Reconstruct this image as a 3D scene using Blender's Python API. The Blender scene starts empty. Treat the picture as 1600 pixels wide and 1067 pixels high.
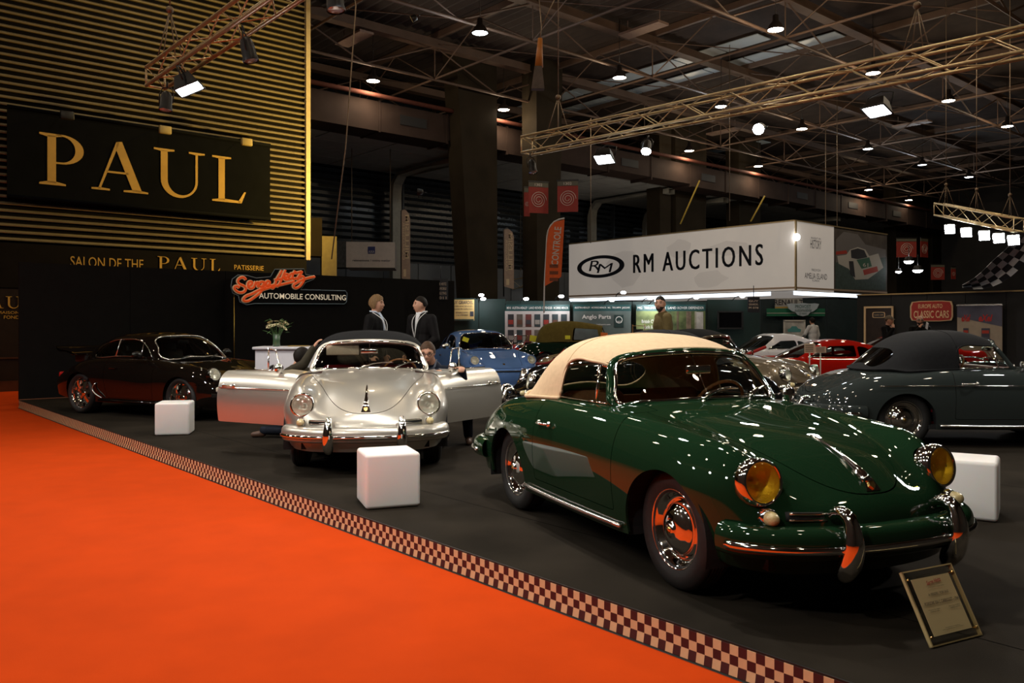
import bpy, math, random
import numpy as np
from mathutils import Vector, Matrix
R_ = random.Random(7)
PI = math.pi
scene = bpy.context.scene
COL = scene.collection

# ------------------------------------------------------------------ camera
FOC, HOR, CAMH = 1300.0, 509.0, 1.40          # focal length in px of a 1600 px frame, horizon row, eye height over the stand floor
cam_d = bpy.data.cameras.new('camera'); cam = bpy.data.objects.new('camera', cam_d); COL.objects.link(cam)
cam.location = (0, 0, CAMH); cam.rotation_euler = (PI/2, 0, 0)
cam_d.sensor_width = 36.0; cam_d.lens = 36.0*FOC/1600.0
cam_d.shift_y = -(533.5-HOR)/1600.0
cam_d.clip_start = 0.05; cam_d.clip_end = 300
scene.camera = cam
# ------------------------------------------------------------------ world, exposure
world = bpy.data.worlds.new('hall_air'); scene.world = world; world.use_nodes = True
world.node_tree.nodes['Background'].inputs[0].default_value = (1.0, 0.8, 0.6, 1)
world.node_tree.nodes['Background'].inputs[1].default_value = 0.006
vs = scene.view_settings
vs.view_transform = 'Standard'; vs.look = 'None'; vs.gamma = 1.0; vs.use_curve_mapping = False
vs.exposure = 0.0
scene.cycles.use_denoising = True
scene.cycles.max_bounces = 7; scene.cycles.diffuse_bounces = 3; scene.cycles.glossy_bounces = 4
scene.cycles.transparent_max_bounces = 12; scene.cycles.sample_clamp_indirect = 6.0
scene.cycles.caustics_reflective = False; scene.cycles.caustics_refractive = False
# light powers, tuned here
HIGHBAY_W = 58.0     # each high bay lamp under the roof
FLOOD_W = 290.0        # each flood lamp on the lighting trusses
AISLE_K = 1.0         # share of that for the added floods over the aisle
WARM_W = 1800.0        # wall washers by the tea-room building

# ------------------------------------------------------------------ helpers
def at(px, py, d=None, z=None):
    """world point seen at a pixel of the photograph, at depth d or height z"""
    if d is None:
        d = (CAMH - z)*FOC/(py - HOR)
    return Vector(((px-800.0)*d/FOC, d, CAMH - (py-HOR)*d/FOC))
EV = Vector((0.650, -0.760, 0)); NV = Vector((0.760, 0.650, 0))      # along the stand's edge, and into the stand
def W(a, b, z=0.0):
    return Vector((0, 4.815, 0)) + EV*a + NV*b + Vector((0, 0, z))
EANG = math.atan2(EV.y, EV.x); NANG = math.atan2(NV.y, NV.x)

def tag(o, label=None, cat=None, group=None, kind=None):
    if label: o['label'] = label
    if cat: o['category'] = cat
    if group: o['group'] = group
    if kind: o['kind'] = kind
    return o
def empty(name, loc=(0,0,0), rz=0.0, parent=None):
    o = bpy.data.objects.new(name, None); COL.objects.link(o)
    o.location = loc; o.rotation_euler = (0, 0, rz); o.empty_display_size = 0.1
    if parent: o.parent = parent
    return o
def link(name, me, parent=None, loc=None, rot=None):
    o = bpy.data.objects.new(name, me); COL.objects.link(o)
    if parent: o.parent = parent
    if loc is not None: o.location = loc
    if rot is not None: o.rotation_euler = rot
    return o
def copy_tree(o, parent=None):
    c = o.copy(); COL.objects.link(c); c.parent = parent
    for ch in list(o.children): copy_tree(ch, c)
    return c

# ---- materials
MATS = {}
def mat(name, col, rough=0.5, metal=0.0, coat=0.0, noise=0.0, nscale=8.0, emit=0.0, ecol=None, bump=0.0, bscale=60.0, spec=0.5, coat_rough=0.03, sheen=0.0, col2=None):
    if name in MATS: return MATS[name]
    m = bpy.data.materials.new(name); m.use_nodes = True; nt = m.node_tree; b = nt.nodes['Principled BSDF']
    b.inputs['Base Color'].default_value = (*col, 1); b.inputs['Roughness'].default_value = rough
    b.inputs['Metallic'].default_value = metal; b.inputs['Coat Weight'].default_value = coat
    b.inputs['Coat Roughness'].default_value = coat_rough; b.inputs['Specular IOR Level'].default_value = spec
    if sheen: b.inputs['Sheen Weight'].default_value = sheen
    if emit:
        b.inputs['Emission Color'].default_value = (*(ecol or col), 1); b.inputs['Emission Strength'].default_value = emit
    if noise or bump:
        tc = nt.nodes.new('ShaderNodeTexCoord')
    if noise:
        n = nt.nodes.new('ShaderNodeTexNoise'); n.inputs['Scale'].default_value = nscale; n.inputs['Detail'].default_value = 6
        nt.links.new(tc.outputs['Object'], n.inputs['Vector'])
        rp = nt.nodes.new('ShaderNodeMapRange'); rp.inputs['From Min'].default_value = 0.3; rp.inputs['From Max'].default_value = 0.7
        nt.links.new(n.outputs['Fac'], rp.inputs['Value'])
        mx = nt.nodes.new('ShaderNodeMix'); mx.data_type = 'RGBA'
        c2 = col2 or tuple(max(0, c*(1+noise)) for c in col)
        mx.inputs[6].default_value = (*(col if col2 else tuple(c*(1-noise) for c in col)), 1); mx.inputs[7].default_value = (*c2, 1)
        nt.links.new(rp.outputs[0], mx.inputs[0]); nt.links.new(mx.outputs[2], b.inputs['Base Color'])
    if bump:
        n2 = nt.nodes.new('ShaderNodeTexNoise'); n2.inputs['Scale'].default_value = bscale; n2.inputs['Detail'].default_value = 4
        nt.links.new(tc.outputs['Object'], n2.inputs['Vector'])
        bp = nt.nodes.new('ShaderNodeBump'); bp.inputs['Strength'].default_value = bump; bp.inputs['Distance'].default_value = 0.01
        nt.links.new(n2.outputs['Fac'], bp.inputs['Height']); nt.links.new(bp.outputs['Normal'], b.inputs['Normal'])
    MATS[name] = m
    return m
def emitter(name, col, strength):
    if name in MATS: return MATS[name]
    m = bpy.data.materials.new(name); m.use_nodes = True; nt = m.node_tree; nt.nodes.clear()
    o = nt.nodes.new('ShaderNodeOutputMaterial'); e = nt.nodes.new('ShaderNodeEmission')
    e.inputs[0].default_value = (*col, 1); e.inputs[1].default_value = strength
    nt.links.new(e.outputs[0], o.inputs[0]); MATS[name] = m
    return m
def pane_mat(name, tint=(0.8,0.85,0.82), ior=1.5, rough=0.0):
    """thin window glass: clear with a Fresnel reflection"""
    if name in MATS: return MATS[name]
    m = bpy.data.materials.new(name); m.use_nodes = True; nt = m.node_tree; nt.nodes.clear()
    o = nt.nodes.new('ShaderNodeOutputMaterial'); mx = nt.nodes.new('ShaderNodeMixShader')
    t = nt.nodes.new('ShaderNodeBsdfTransparent'); g = nt.nodes.new('ShaderNodeBsdfGlossy'); lw = nt.nodes.new('ShaderNodeLayerWeight'); pw_ = nt.nodes.new('ShaderNodeMath'); f = nt.nodes.new('ShaderNodeMath')
    t.inputs[0].default_value = (*tint, 1); g.inputs['Roughness'].default_value = rough; lw.inputs[0].default_value = 0.5; pw_.operation = 'POWER'; pw_.inputs[1].default_value = 5.0; f.operation = 'MULTIPLY_ADD'; r0 = 2*((ior-1)/(ior+1))**2; f.inputs[1].default_value = 1-r0; f.inputs[2].default_value = r0
    nt.links.new(lw.outputs['Facing'], pw_.inputs[0]); nt.links.new(pw_.outputs[0], f.inputs[0])
    nt.links.new(f.outputs[0], mx.inputs[0]); nt.links.new(t.outputs[0], mx.inputs[1]); nt.links.new(g.outputs[0], mx.inputs[2])
    nt.links.new(mx.outputs[0], o.inputs[0]); MATS[name] = m
    return m

# ---- mesh builder
class MB:
    def __init__(self): self.v = []; self.f = []; self.sm = []
    def add(self, vs_, fs_, M=None, smooth=False):
        b = len(self.v)
        self.v += [tuple(M @ Vector(p)) if M is not None else tuple(p) for p in vs_]
        self.f += [tuple(i+b for i in f) for f in fs_]; self.sm += [smooth]*len(fs_)
        return self
    def box(self, c, s, M=None):
        x, y, z = c; a, b, h = s[0]/2, s[1]/2, s[2]/2
        vs_ = [(x+i*a, y+j*b, z+k*h) for k in (-1,1) for j in (-1,1) for i in (-1,1)]
        return self.add(vs_, [(0,2,3,1),(4,5,7,6),(0,1,5,4),(2,6,7,3),(0,4,6,2),(1,3,7,5)], M)
    def rbox(self, c, s, r, seg=4, M=None):
        """box with rounded edges on every side"""
        x, y, z = c; h = [max(k/2-r, 0) for k in s]; vs_ = []; fs_ = []
        n = 4*seg; rings = []
        lat = [-PI/2 + PI*i/(2*seg+1) for i in range(2*seg+2)]
        for ti, th in enumerate([(-PI/2 + (PI/2)*i/seg) for i in range(seg+1)] + [((PI/2)*i/seg) for i in range(seg+1)]):
            sz = -1 if ti <= seg else 1; ring = []
            for q in range(4):
                for i in range(seg+1):
                    ph = q*PI/2 + (PI/2)*i/seg
                    sx = 1 if q in (0, 3) else -1; sy = 1 if q in (0, 1) else -1
                    ring.append((x+sx*h[0]+r*math.cos(th)*math.cos(ph), y+sy*h[1]+r*math.cos(th)*math.sin(ph), z+sz*h[2]+r*math.sin(th)))
            rings.append(ring)
        m = len(rings[0])
        for ring in rings: vs_ += ring
        for i in range(len(rings)-1):
            for j in range(m): fs_.append((i*m+j, i*m+(j+1)%m, (i+1)*m+(j+1)%m, (i+1)*m+j))
        fs_.append(tuple(reversed(range(m)))); fs_.append(tuple((len(rings)-1)*m+j for j in range(m)))
        return self.add(vs_, fs_, M, True)
    def tube(self, pts, r, n=8, closed=False, cap=True, M=None, flat=1.0, up=None):
        """tube along points; r a number or one per point; flat squeezes it along the second axis"""
        pts = [Vector(p) for p in pts]; m = len(pts); rr = r if hasattr(r, '__len__') else [r]*m
        vs_ = []; fs_ = []; prev = None
        for i, p in enumerate(pts):
            a = pts[(i-1) % m] if (closed or i > 0) else p; b = pts[(i+1) % m] if (closed or i < m-1) else p
            t = (b-a); t = t.normalized() if t.length > 1e-9 else Vector((0,0,1))
            if prev is None:
                ref = Vector(up) if up else (Vector((0,0,1)) if abs(t.z) < 0.9 else Vector((1,0,0)))
                u = (ref - t*ref.dot(t)).normalized()
            else:
                u = prev - t*prev.dot(t); u = u.normalized() if u.length > 1e-6 else t.orthogonal().normalized()
            prev = u; w = t.cross(u)
            for k in range(n):
                an = 2*PI*k/n
                vs_.append(p + (u*math.cos(an) + w*math.sin(an)*flat)*rr[i])
        rng = m if closed else m-1
        for i in range(rng):
            for k in range(n):
                j = (i+1) % m; fs_.append((i*n+k, i*n+(k+1)%n, j*n+(k+1)%n, j*n+k))
        if cap and not closed:
            fs_.append(tuple(reversed(range(n)))); fs_.append(tuple((m-1)*n+k for k in range(n)))
        return self.add(vs_, fs_, M, True)
    def lathe(self, prof, n=32, M=None, close=False, smooth=True):
        """profile of (r, h) turned about local z"""
        vs_ = []; fs_ = []; m = len(prof)
        for r, h in prof:
            for k in range(n):
                a = 2*PI*k/n; vs_.append((r*math.cos(a), r*math.sin(a), h))
        for i in range(m if close else m-1):
            j = (i+1) % m
            for k in range(n): fs_.append((i*n+k, i*n+(k+1)%n, j*n+(k+1)%n, j*n+k))
        return self.add(vs_, fs_, M, smooth)
    def prism(self, poly, h, M=None):
        """polygon in local xy raised from z=0 to z=h"""
        n = len(poly)
        vs_ = [(x, y, 0) for x, y in poly] + [(x, y, h) for x, y in poly]
        fs_ = [tuple(reversed(range(n))), tuple(range(n, 2*n))] + [(i, (i+1)%n, n+(i+1)%n, n+i) for i in range(n)]
        return self.add(vs_, fs_, M)
    def sphere(self, c, r, n=12, m=8, M=None):
        rr = r if hasattr(r, '__len__') else (r, r, r); vs_ = []; fs_ = []
        for i in range(m+1):
            th = PI*i/m
            for k in range(n):
                a = 2*PI*k/n
                vs_.append((c[0]+rr[0]*math.sin(th)*math.cos(a), c[1]+rr[1]*math.sin(th)*math.sin(a), c[2]+rr[2]*math.cos(th)))
        for i in range(m):
            for k in range(n): fs_.append((i*n+k, (i+1)*n+k, (i+1)*n+(k+1)%n, i*n+(k+1)%n))
        return self.add(vs_, fs_, M, True)
    def mesh(self, name, material):
        me = bpy.data.meshes.new(name); me.from_pydata(self.v, [], self.f)
        if any(self.sm): me.polygons.foreach_set('use_smooth', self.sm)
        if material: me.materials.append(material)
        me.update(); return me
    def build(self, name, material, parent=None, loc=None, rot=None):
        return link(name, self.mesh(name, material), parent, loc, rot)
def basis(x, y, z, o):
    return Matrix(((x[0],y[0],z[0],o[0]),(x[1],y[1],z[1],o[1]),(x[2],y[2],z[2],o[2]),(0,0,0,1)))
def frame_z(o, zdir, up=(0,0,1)):
    z = Vector(zdir).normalized(); u = Vector(up)
    if abs(z.dot(u)) > 0.98: u = Vector((1,0,0))
    x = u.cross(z).normalized(); y = z.cross(x)
    return basis(x, y, z, Vector(o))

# ---- smooth surfaces through a net of points, and cutting them
def spline_at(t, Y, te):
    """natural cubic spline through Y (n, ...) at knots t, read at te"""
    t = np.asarray(t, float); Y = np.asarray(Y, float); te = np.asarray(te, float); n = len(t); h = np.diff(t)
    sh = Y.shape; Y2 = Y.reshape(n, -1)
    A = np.zeros((n, n)); B = np.zeros((n, Y2.shape[1])); A[0,0] = A[-1,-1] = 1
    for i in range(1, n-1):
        A[i,i-1] = h[i-1]; A[i,i] = 2*(h[i-1]+h[i]); A[i,i+1] = h[i]
        B[i] = 6*((Y2[i+1]-Y2[i])/h[i] - (Y2[i]-Y2[i-1])/h[i-1])
    Mm = np.linalg.solve(A, B)
    k = np.clip(np.searchsorted(t, te, side='right')-1, 0, n-2); hk = h[k][:,None]
    a = (t[k+1]-te)[:,None]; b = (te-t[k])[:,None]
    out = Mm[k]*a**3/(6*hk) + Mm[k+1]*b**3/(6*hk) + (Y2[k]/hk - Mm[k]*hk/6)*a + (Y2[k+1]/hk - Mm[k+1]*hk/6)*b
    return out.reshape((len(te),)+sh[1:])
def curve_pts(pts, n, closed=False):
    P_ = np.array([tuple(p) for p in pts], float)
    if closed: P_ = np.concatenate([P_[-3:], P_, P_[:4]])
    t = np.concatenate([[0], np.cumsum(np.linalg.norm(np.diff(P_, axis=0), axis=1))])
    if closed:
        return [tuple(p) for p in spline_at(t, P_, np.linspace(t[3], t[-4], n, endpoint=False))]
    return [tuple(p) for p in spline_at(t, P_, np.linspace(0, t[-1], n))]
class Surf:
    def __init__(self, V, N, F): self.V = V; self.N = N; self.F = F
    def cut(self, f):
        """split along f = 0: (inside f < 0, outside f > 0)"""
        val = f(self.V); neg = val < 0; keys = {}
        mixed = []
        for k, fc in enumerate(self.F):
            c = sum(1 for i in fc if neg[i])
            if 0 < c < len(fc):
                for q in range(len(fc)):
                    i, j = fc[q], fc[(q+1) % len(fc)]
                    if neg[i] != neg[j]: keys.setdefault((i, j) if i < j else (j, i), len(keys))
        if keys:
            ij = np.array(list(keys)); a, b = self.V[ij[:,0]], self.V[ij[:,1]]; fa, fb = val[ij[:,0]].copy(), val[ij[:,1]].copy()
            lo = np.zeros(len(ij)); hi = np.ones(len(ij))
            for it in range(7):
                t = lo + (hi-lo)*np.clip(fa/(fa-fb), 0.05, 0.95) if it < 6 else lo + (hi-lo)*np.clip(fa/(fa-fb), 0, 1)
                fp = f(a+(b-a)*t[:,None]); sm = (fp < 0) == (fa < 0)
                if it < 6:
                    lo = np.where(sm, t, lo); fa = np.where(sm, fp, fa); hi = np.where(sm, hi, t); fb = np.where(sm, fb, fp)
            n = self.N[ij[:,0]]*(1-t)[:,None] + self.N[ij[:,1]]*t[:,None]
            n /= np.maximum(1e-9, np.linalg.norm(n, axis=1, keepdims=True))
            V = np.concatenate([self.V, a+(b-a)*t[:,None]]); N = np.concatenate([self.N, n])
        else: V, N = self.V, self.N
        n0 = len(self.V)
        def xp(i, j): return n0 + keys[(i, j) if i < j else (j, i)]
        ins = []; outs = []
        for fc in self.F:
            c = sum(1 for i in fc if neg[i])
            if c == len(fc): ins.append(fc)
            elif c == 0: outs.append(fc)
            else:
                A = []; B = []; m = len(fc)
                for q in range(m):
                    i, j = fc[q], fc[(q+1) % m]
                    (A if neg[i] else B).append(i)
                    if neg[i] != neg[j]:
                        x = xp(i, j); A.append(x); B.append(x)
                if len(A) > 2: ins.append(tuple(A))
                if len(B) > 2: outs.append(tuple(B))
        return Surf(V, N, ins).clean(), Surf(V, N, outs).clean()
    def clean(self):
        used = sorted({i for f in self.F for i in f}); mp = {i: k for k, i in enumerate(used)}
        if not used: return Surf(np.zeros((0,3)), np.zeros((0,3)), [])
        return Surf(self.V[used], self.N[used], [tuple(mp[i] for i in f) for f in self.F])
    def offset(self, d): return Surf(self.V + self.N*d, self.N, self.F)
    def xform(self, M):
        m = np.array(M); A = m[:3,:3]; v = self.V @ A.T + m[:3,3]; n = self.N @ A.T
        return Surf(v, n, self.F)
    def mirrored(self):
        s = np.array([1,-1,1.0]); return Surf(self.V*s, self.N*s, [tuple(reversed(f)) for f in self.F])
    def mesh(self, name, material, lip=0.0, back=False):
        """lip: the edges are turned inward by this much; back: closed behind as a shell of that thickness"""
        V = [tuple(v) for v in self.V]; F = list(self.F); n0 = len(F); NL = None
        if lip:
            ed = {}
            for f in F:
                for q in range(len(f)):
                    a, b = f[q], f[(q+1) % len(f)]; k = (a, b) if a < b else (b, a)
                    ed[k] = None if k in ed else (a, b)
            bd = [e for e in ed.values() if e]; mp = {}; mp2 = {}
            def low(i):
                if i not in mp2: mp2[i] = len(V); V.append(tuple(self.V[i]-self.N[i]*lip))
                return mp2[i]
            def top(i):
                if i not in mp: mp[i] = len(V); V.append(tuple(self.V[i]))
                return mp[i]
            for a, b in bd: F.append((top(b), top(a), low(a), low(b)))
            if back:
                for f in self.F: F.append(tuple(low(i) for i in reversed(f)))
        me = bpy.data.meshes.new(name); me.from_pydata(V, [], F)
        if material: me.materials.append(material)
        me.polygons.foreach_set('use_smooth', [True]*n0 + [bool(back)]*(len(F)-n0)); me.update()
        me.validate()
        nn = np.zeros((len(V), 3)); nn[:len(self.N)] = self.N
        if len(me.vertices) == len(V):
            me.normals_split_custom_set_from_vertices([tuple(x) for x in nn])   # zero keeps the automatic normal
        return me
    def build(self, name, material, parent=None, lip=0.0, back=False):
        return link(name, self.mesh(name, material, lip, back), parent)
def net(rows, nu, nv, mirror=True, dense=None):
    """smooth surface through rows of points (each from the lower edge to the centre line)"""
    A = np.array(rows, float)
    if mirror:
        B = A[:, :-1][:, ::-1].copy(); B[..., 1] *= -1; A = np.concatenate([A, B], axis=1)
    du = np.linalg.norm(np.diff(A, axis=0), axis=2).mean(axis=1); dv = np.linalg.norm(np.diff(A, axis=1), axis=2).mean(axis=0)
    if mirror: dv = 0.5*(dv+dv[::-1])
    tu = np.concatenate([[0], np.cumsum(du)]); tv = np.concatenate([[0], np.cumsum(dv)])
    eu = np.linspace(0, tu[-1], nu); ev = np.linspace(0, tv[-1], nv)
    G = spline_at(tv, A.transpose(1,0,2), ev).transpose(1,0,2)       # rows x nv
    G = spline_at(tu, G, eu)                                         # nu x nv
    gu = np.gradient(G, axis=0); gv = np.gradient(G, axis=1)
    N = np.cross(gu, gv); N /= np.maximum(1e-12, np.linalg.norm(N, axis=2, keepdims=True))
    c = G.reshape(-1,3).mean(axis=0); flip = np.sum(N*(G-c)) < 0
    if flip: N = -N
    idx = np.arange(nu*nv).reshape(nu, nv)
    a, b, c_, d = idx[:-1,:-1].ravel(), idx[1:,:-1].ravel(), idx[1:,1:].ravel(), idx[:-1,1:].ravel()
    Q = np.stack([a,b,c_,d], 1) if not flip else np.stack([a,d,c_,b], 1)
    return Surf(G.reshape(-1,3), N.reshape(-1,3), [tuple(q) for q in Q.tolist()])
# signed outlines for cutting
def f_poly(pts, i=0, j=2, r=0.0):
    """signed distance to a polygon in the plane of coordinates i, j, rounded by r"""
    P_ = np.array(pts, float); n = len(P_)
    def f(V):
        p = V[:, [i, j]]; d = np.full(len(p), 1e9); s = np.ones(len(p))
        for k in range(n):
            a, b = P_[k], P_[k-1]; e = b-a; w = p-a
            q = w - e*np.clip((w@e)/(e@e), 0, 1)[:,None]; d = np.minimum(d, np.sum(q*q, 1))
            c1 = p[:,1] >= a[1]; c2 = p[:,1] < b[1]; c3 = e[0]*w[:,1] > e[1]*w[:,0]
            s = np.where((c1&c2&c3)|(~c1&~c2&~c3), -s, s)
        return s*np.sqrt(d) - r
    return f
def f_circle(cx, cz, r, i=0, j=2): return lambda V: np.hypot(V[:,i]-cx, V[:,j]-cz) - r
def f_plane(nx, ny, nz, d): return lambda V: V[:,0]*nx + V[:,1]*ny + V[:,2]*nz - d
def f_and(*fs): return lambda V: np.maximum.reduce([f(V) for f in fs])
def f_or(*fs): return lambda V: np.minimum.reduce([f(V) for f in fs])
def f_grow(f, g): return lambda V: f(V) - g
def split_gap(S, f, g=0.003):
    """cut a panel out with a real shut line of width 2g: (panel, rest)"""
    a, _ = S.cut(f_grow(f, -g)); _, b = S.cut(f_grow(f, g))
    return a, b

# ---- lettering
def text_mesh(txt, size, material, depth=0.0, align='CENTER', shear=0.0, spacing=1.0, bold=0.0, word=1.0):
    cu = bpy.data.curves.new('lettering', 'FONT'); cu.body = txt; cu.size = size; cu.align_x = align; cu.align_y = 'CENTER'
    cu.extrude = depth; cu.shear = shear; cu.space_character = spacing; cu.space_word = word; cu.offset = bold; cu.resolution_u = 3
    o = bpy.data.objects.new('lettering', cu); COL.objects.link(o)
    bpy.context.view_layer.update()
    me = bpy.data.meshes.new_from_object(o.evaluated_get(bpy.context.evaluated_depsgraph_get()))
    bpy.data.objects.remove(o); bpy.data.curves.remove(cu)
    me.materials.clear(); me.materials.append(material)
    return me
def fit_text(name, txt, material, M, width, height, parent=None, **kw):
    """lettering fitted to width x height on the plane of matrix M (x right, y up, z towards the reader)"""
    me = text_mesh(txt, 1.0, material, **kw)
    co = np.zeros(len(me.vertices)*3); me.vertices.foreach_get('co', co); co = co.reshape(-1,3)
    lo, hi = co[:,:2].min(0), co[:,:2].max(0); s = np.array([width, height])/np.maximum(hi-lo, 1e-6)
    co[:,:2] = (co[:,:2]-(lo+hi)/2)*s
    m = np.array(M); co = co @ m[:3,:3].T + m[:3,3]
    me.vertices.foreach_set('co', co.ravel()); me.update()
    return link(name, me, parent)
# ================================================================== the hall
M_orange = mat('orange_carpet', (0.58,0.052,0.002), 0.95, noise=0.06, nscale=3, bump=0.25, bscale=350, spec=0.1)
M_dkcarpet = mat('charcoal_carpet', (0.022,0.0175,0.0125), 0.9, noise=0.28, nscale=1.6, bump=0.25, bscale=300, spec=0.05)
M_hallfloor = mat('hall_floor', (0.05,0.045,0.04), 0.7, noise=0.2, nscale=1.0)
M_blackcloth = mat('black_stretch_cloth', (0.006,0.0055,0.005), 0.9, noise=0.15, nscale=5, spec=0.2)
RIS = 0.15; ACOR = -14.3; BWID = 10.2
def slab(name, a0, a1, b0, b1, z0, z1, m, kind='structure'):
    c = [W(a0,b0), W(a1,b0), W(a1,b1), W(a0,b1)]
    vs_ = [(p.x,p.y,z0) for p in c] + [(p.x,p.y,z1) for p in c]
    o = MB().add(vs_, [(3,2,1,0),(4,5,6,7),(0,1,5,4),(1,2,6,5),(2,3,7,6),(3,0,4,7)]).build(name, m)
    return tag(o, kind=kind) if kind else o
hf = slab('floor', -75, 30, -30, 75, -0.45, -0.17, M_hallfloor)
tag(slab("aisle_carpet", -19.1, 9, -11, 12.0, -0.17, -RIS, M_orange), 'bright orange carpet of the visitor aisle', 'carpet', kind='structure')
pl = slab('stand_floor', ACOR, 9, 0.012, BWID, -0.168, 0.0, M_dkcarpet); tag(pl, 'charcoal carpeted platform of the car stand', 'platform')
tag(slab('stand_floor', -14.0, 9, 12.01, 40, -0.168, 0.0, mat('dark_stand_floor',(0.02,0.02,0.021),0.6,noise=0.2)), 'dark floor of the neighbouring stands', 'platform')
# thin carpet seams on the stand floor
for bs in (0.88, 4.9):
    c = [W(ACOR,bs), W(9,bs), W(9,bs+0.006), W(ACOR,bs+0.006)]; MB().add([(p.x,p.y,0.0008) for p in c], [(0,1,2,3)]).build('carpet_seam', mat('seam_black',(0.004,0.004,0.004),0.9,spec=0.0), pl)
# chequered skirting along the platform edge: every square a tile
chk = empty('chequered_skirting', W(-3,0)); tag(chk, 'burgundy and cream chequered skirting along the platform edge', 'skirting')
chk.location = (0,0,0)
M_cream = mat('cream_check', (0.72,0.50,0.27), 0.6, noise=0.06, nscale=20); M_burg = mat('burgundy_check', (0.055,0.008,0.008), 0.6, noise=0.1, nscale=20)
cs = 0.0445
def face_quad(b, a0, a1, z0, z1, off=0.0, foot=0.0):
    p, q = W(a0,-off), W(a1,-off); r, s = W(a0,-off-foot), W(a1,-off-foot)
    b.add([(r.x,r.y,z0),(s.x,s.y,z0),(q.x,q.y,z1),(p.x,p.y,z1)], [(0,1,2,3)])
bk = MB(); c = [W(ACOR,0), W(9,0)]
back = MB(); pts = [(W(ACOR,-0.001),W(9,-0.001))]
for p, q in pts:
    r, s = p+NV*0.012, q+NV*0.012
    back.add([(p.x,p.y,-RIS),(q.x,q.y,-RIS),(q.x,q.y,0.0),(p.x,p.y,0.0),(r.x,r.y,-RIS),(s.x,s.y,-RIS),(s.x,s.y,0.0),(r.x,r.y,0.0)], [(0,1,2,3),(3,2,6,7)])
    p2, q2 = p-NV*0.02, q-NV*0.02
    back.add([(p2.x,p2.y,-RIS+0.002),(q2.x,q2.y,-RIS+0.002),(q.x,q.y,-RIS+0.012),(p.x,p.y,-RIS+0.012)], [(0,1,2,3)])
back.build('backing_strip', mat('black_vinyl_edge', (0.008,0.007,0.006), 0.5, noise=0.1), chk)
rest = {0: MB(), 1: MB()}; tiles = []
n = 0; a = 3.4
cols = int((3.4-ACOR)/cs)
tile_me = {}
for i in range(cols):
    for j in range(3):
        a1 = 3.4 - i*cs; a0 = a1 - cs; z1 = -0.008 - j*cs; z0 = z1 - cs; par = (i+j) % 2
        foot = 0.008 if j == 2 else 0.0
        if i < 100:
            key = (par, j == 2)
            if key not in tile_me:
                t = MB(); f = foot
                t.add([(0,0,0.003),(-cs,0,0.003),(-cs,-cs,0.003+f),(0,-cs,0.003+f),(0,0,0),(-cs,0,0),(-cs,-cs,0),(0,-cs,0)], [(0,1,2,3),(4,5,1,0),(5,6,2,1),(6,7,3,2),(7,4,0,3)])
                tile_me[key] = t.mesh('check', M_burg if par else M_cream)
            o = link('check', tile_me[key], chk)
            o.matrix_world = basis(EV, Vector((0,0,1)), -NV, W(a1, -0.001, z1))
        else:
            face_quad(rest[par], a0, a1, z0, z1, 0.003 + foot*0, foot)
o = rest[0].build('far_cream_checks', M_cream, chk); o['kind'] = 'stuff'
o = rest[1].build('far_burgundy_checks', M_burg, chk); o['kind'] = 'stuff'

# ---- stand back wall (black cloth panels) along the inner end of the stand
def wall_box(a, b0, b1, z0, z1, th=0.08):
    c = [W(a,b0), W(a,b1), W(a-th,b1), W(a-th,b0)]
    vs_ = [(p.x,p.y,z0) for p in c] + [(p.x,p.y,z1) for p in c]
    return vs_, [(3,2,1,0),(4,5,6,7),(0,1,5,4),(1,2,6,5),(2,3,7,6),(3,0,4,7)]
sw_ = empty('wall_stand_back', (0,0,0)); tag(sw_, 'tall black cloth wall behind the dark coupe', 'wall', kind='structure')
edges = [0.0, 1.98, 3.96, 5.94, 7.92, BWID]
for i in range(5):
    MB().add(*wall_box(ACOR, edges[i]+0.004, edges[i+1]-0.004, 0.0, 2.60)).build('wall_panel', M_blackcloth, sw_)
MB().add(*wall_box(ACOR+0.03, 0, BWID, 0.0, 0.015, 0.06)).build('wall_foot_rail', mat('worn_red_rail', (0.20,0.07,0.03), 0.6, noise=0.2), sw_)
# store room block standing out of the wall, with a thin brass corner strip
st = empty('wall_store_block', (0,0,0)); tag(st, 'black cloth store block behind the white counter', 'wall', kind='structure')
def block(b, a0, a1, b0, b1, z0, z1):
    c = [W(a0,b0), W(a1,b0), W(a1,b1), W(a0,b1)]
    vs_ = [(p.x,p.y,z0) for p in c] + [(p.x,p.y,z1) for p in c]
    return b.add(vs_, [(3,2,1,0),(4,5,6,7),(0,1,5,4),(1,2,6,5),(2,3,7,6),(3,0,4,7)])
sb0 = 3.95
block(MB(), ACOR, ACOR+0.5, sb0, 8.3, 0.0, 2.42).build('store_wall', M_blackcloth, st)
p = W(ACOR+0.5, sb0)
MB().tube([(p.x,p.y,0.0),(p.x,p.y,2.30)], 0.010, 6).build('brass_corner_strip', mat('brass_strip', (0.55,0.36,0.08), 0.35, 1.0), st)

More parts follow.
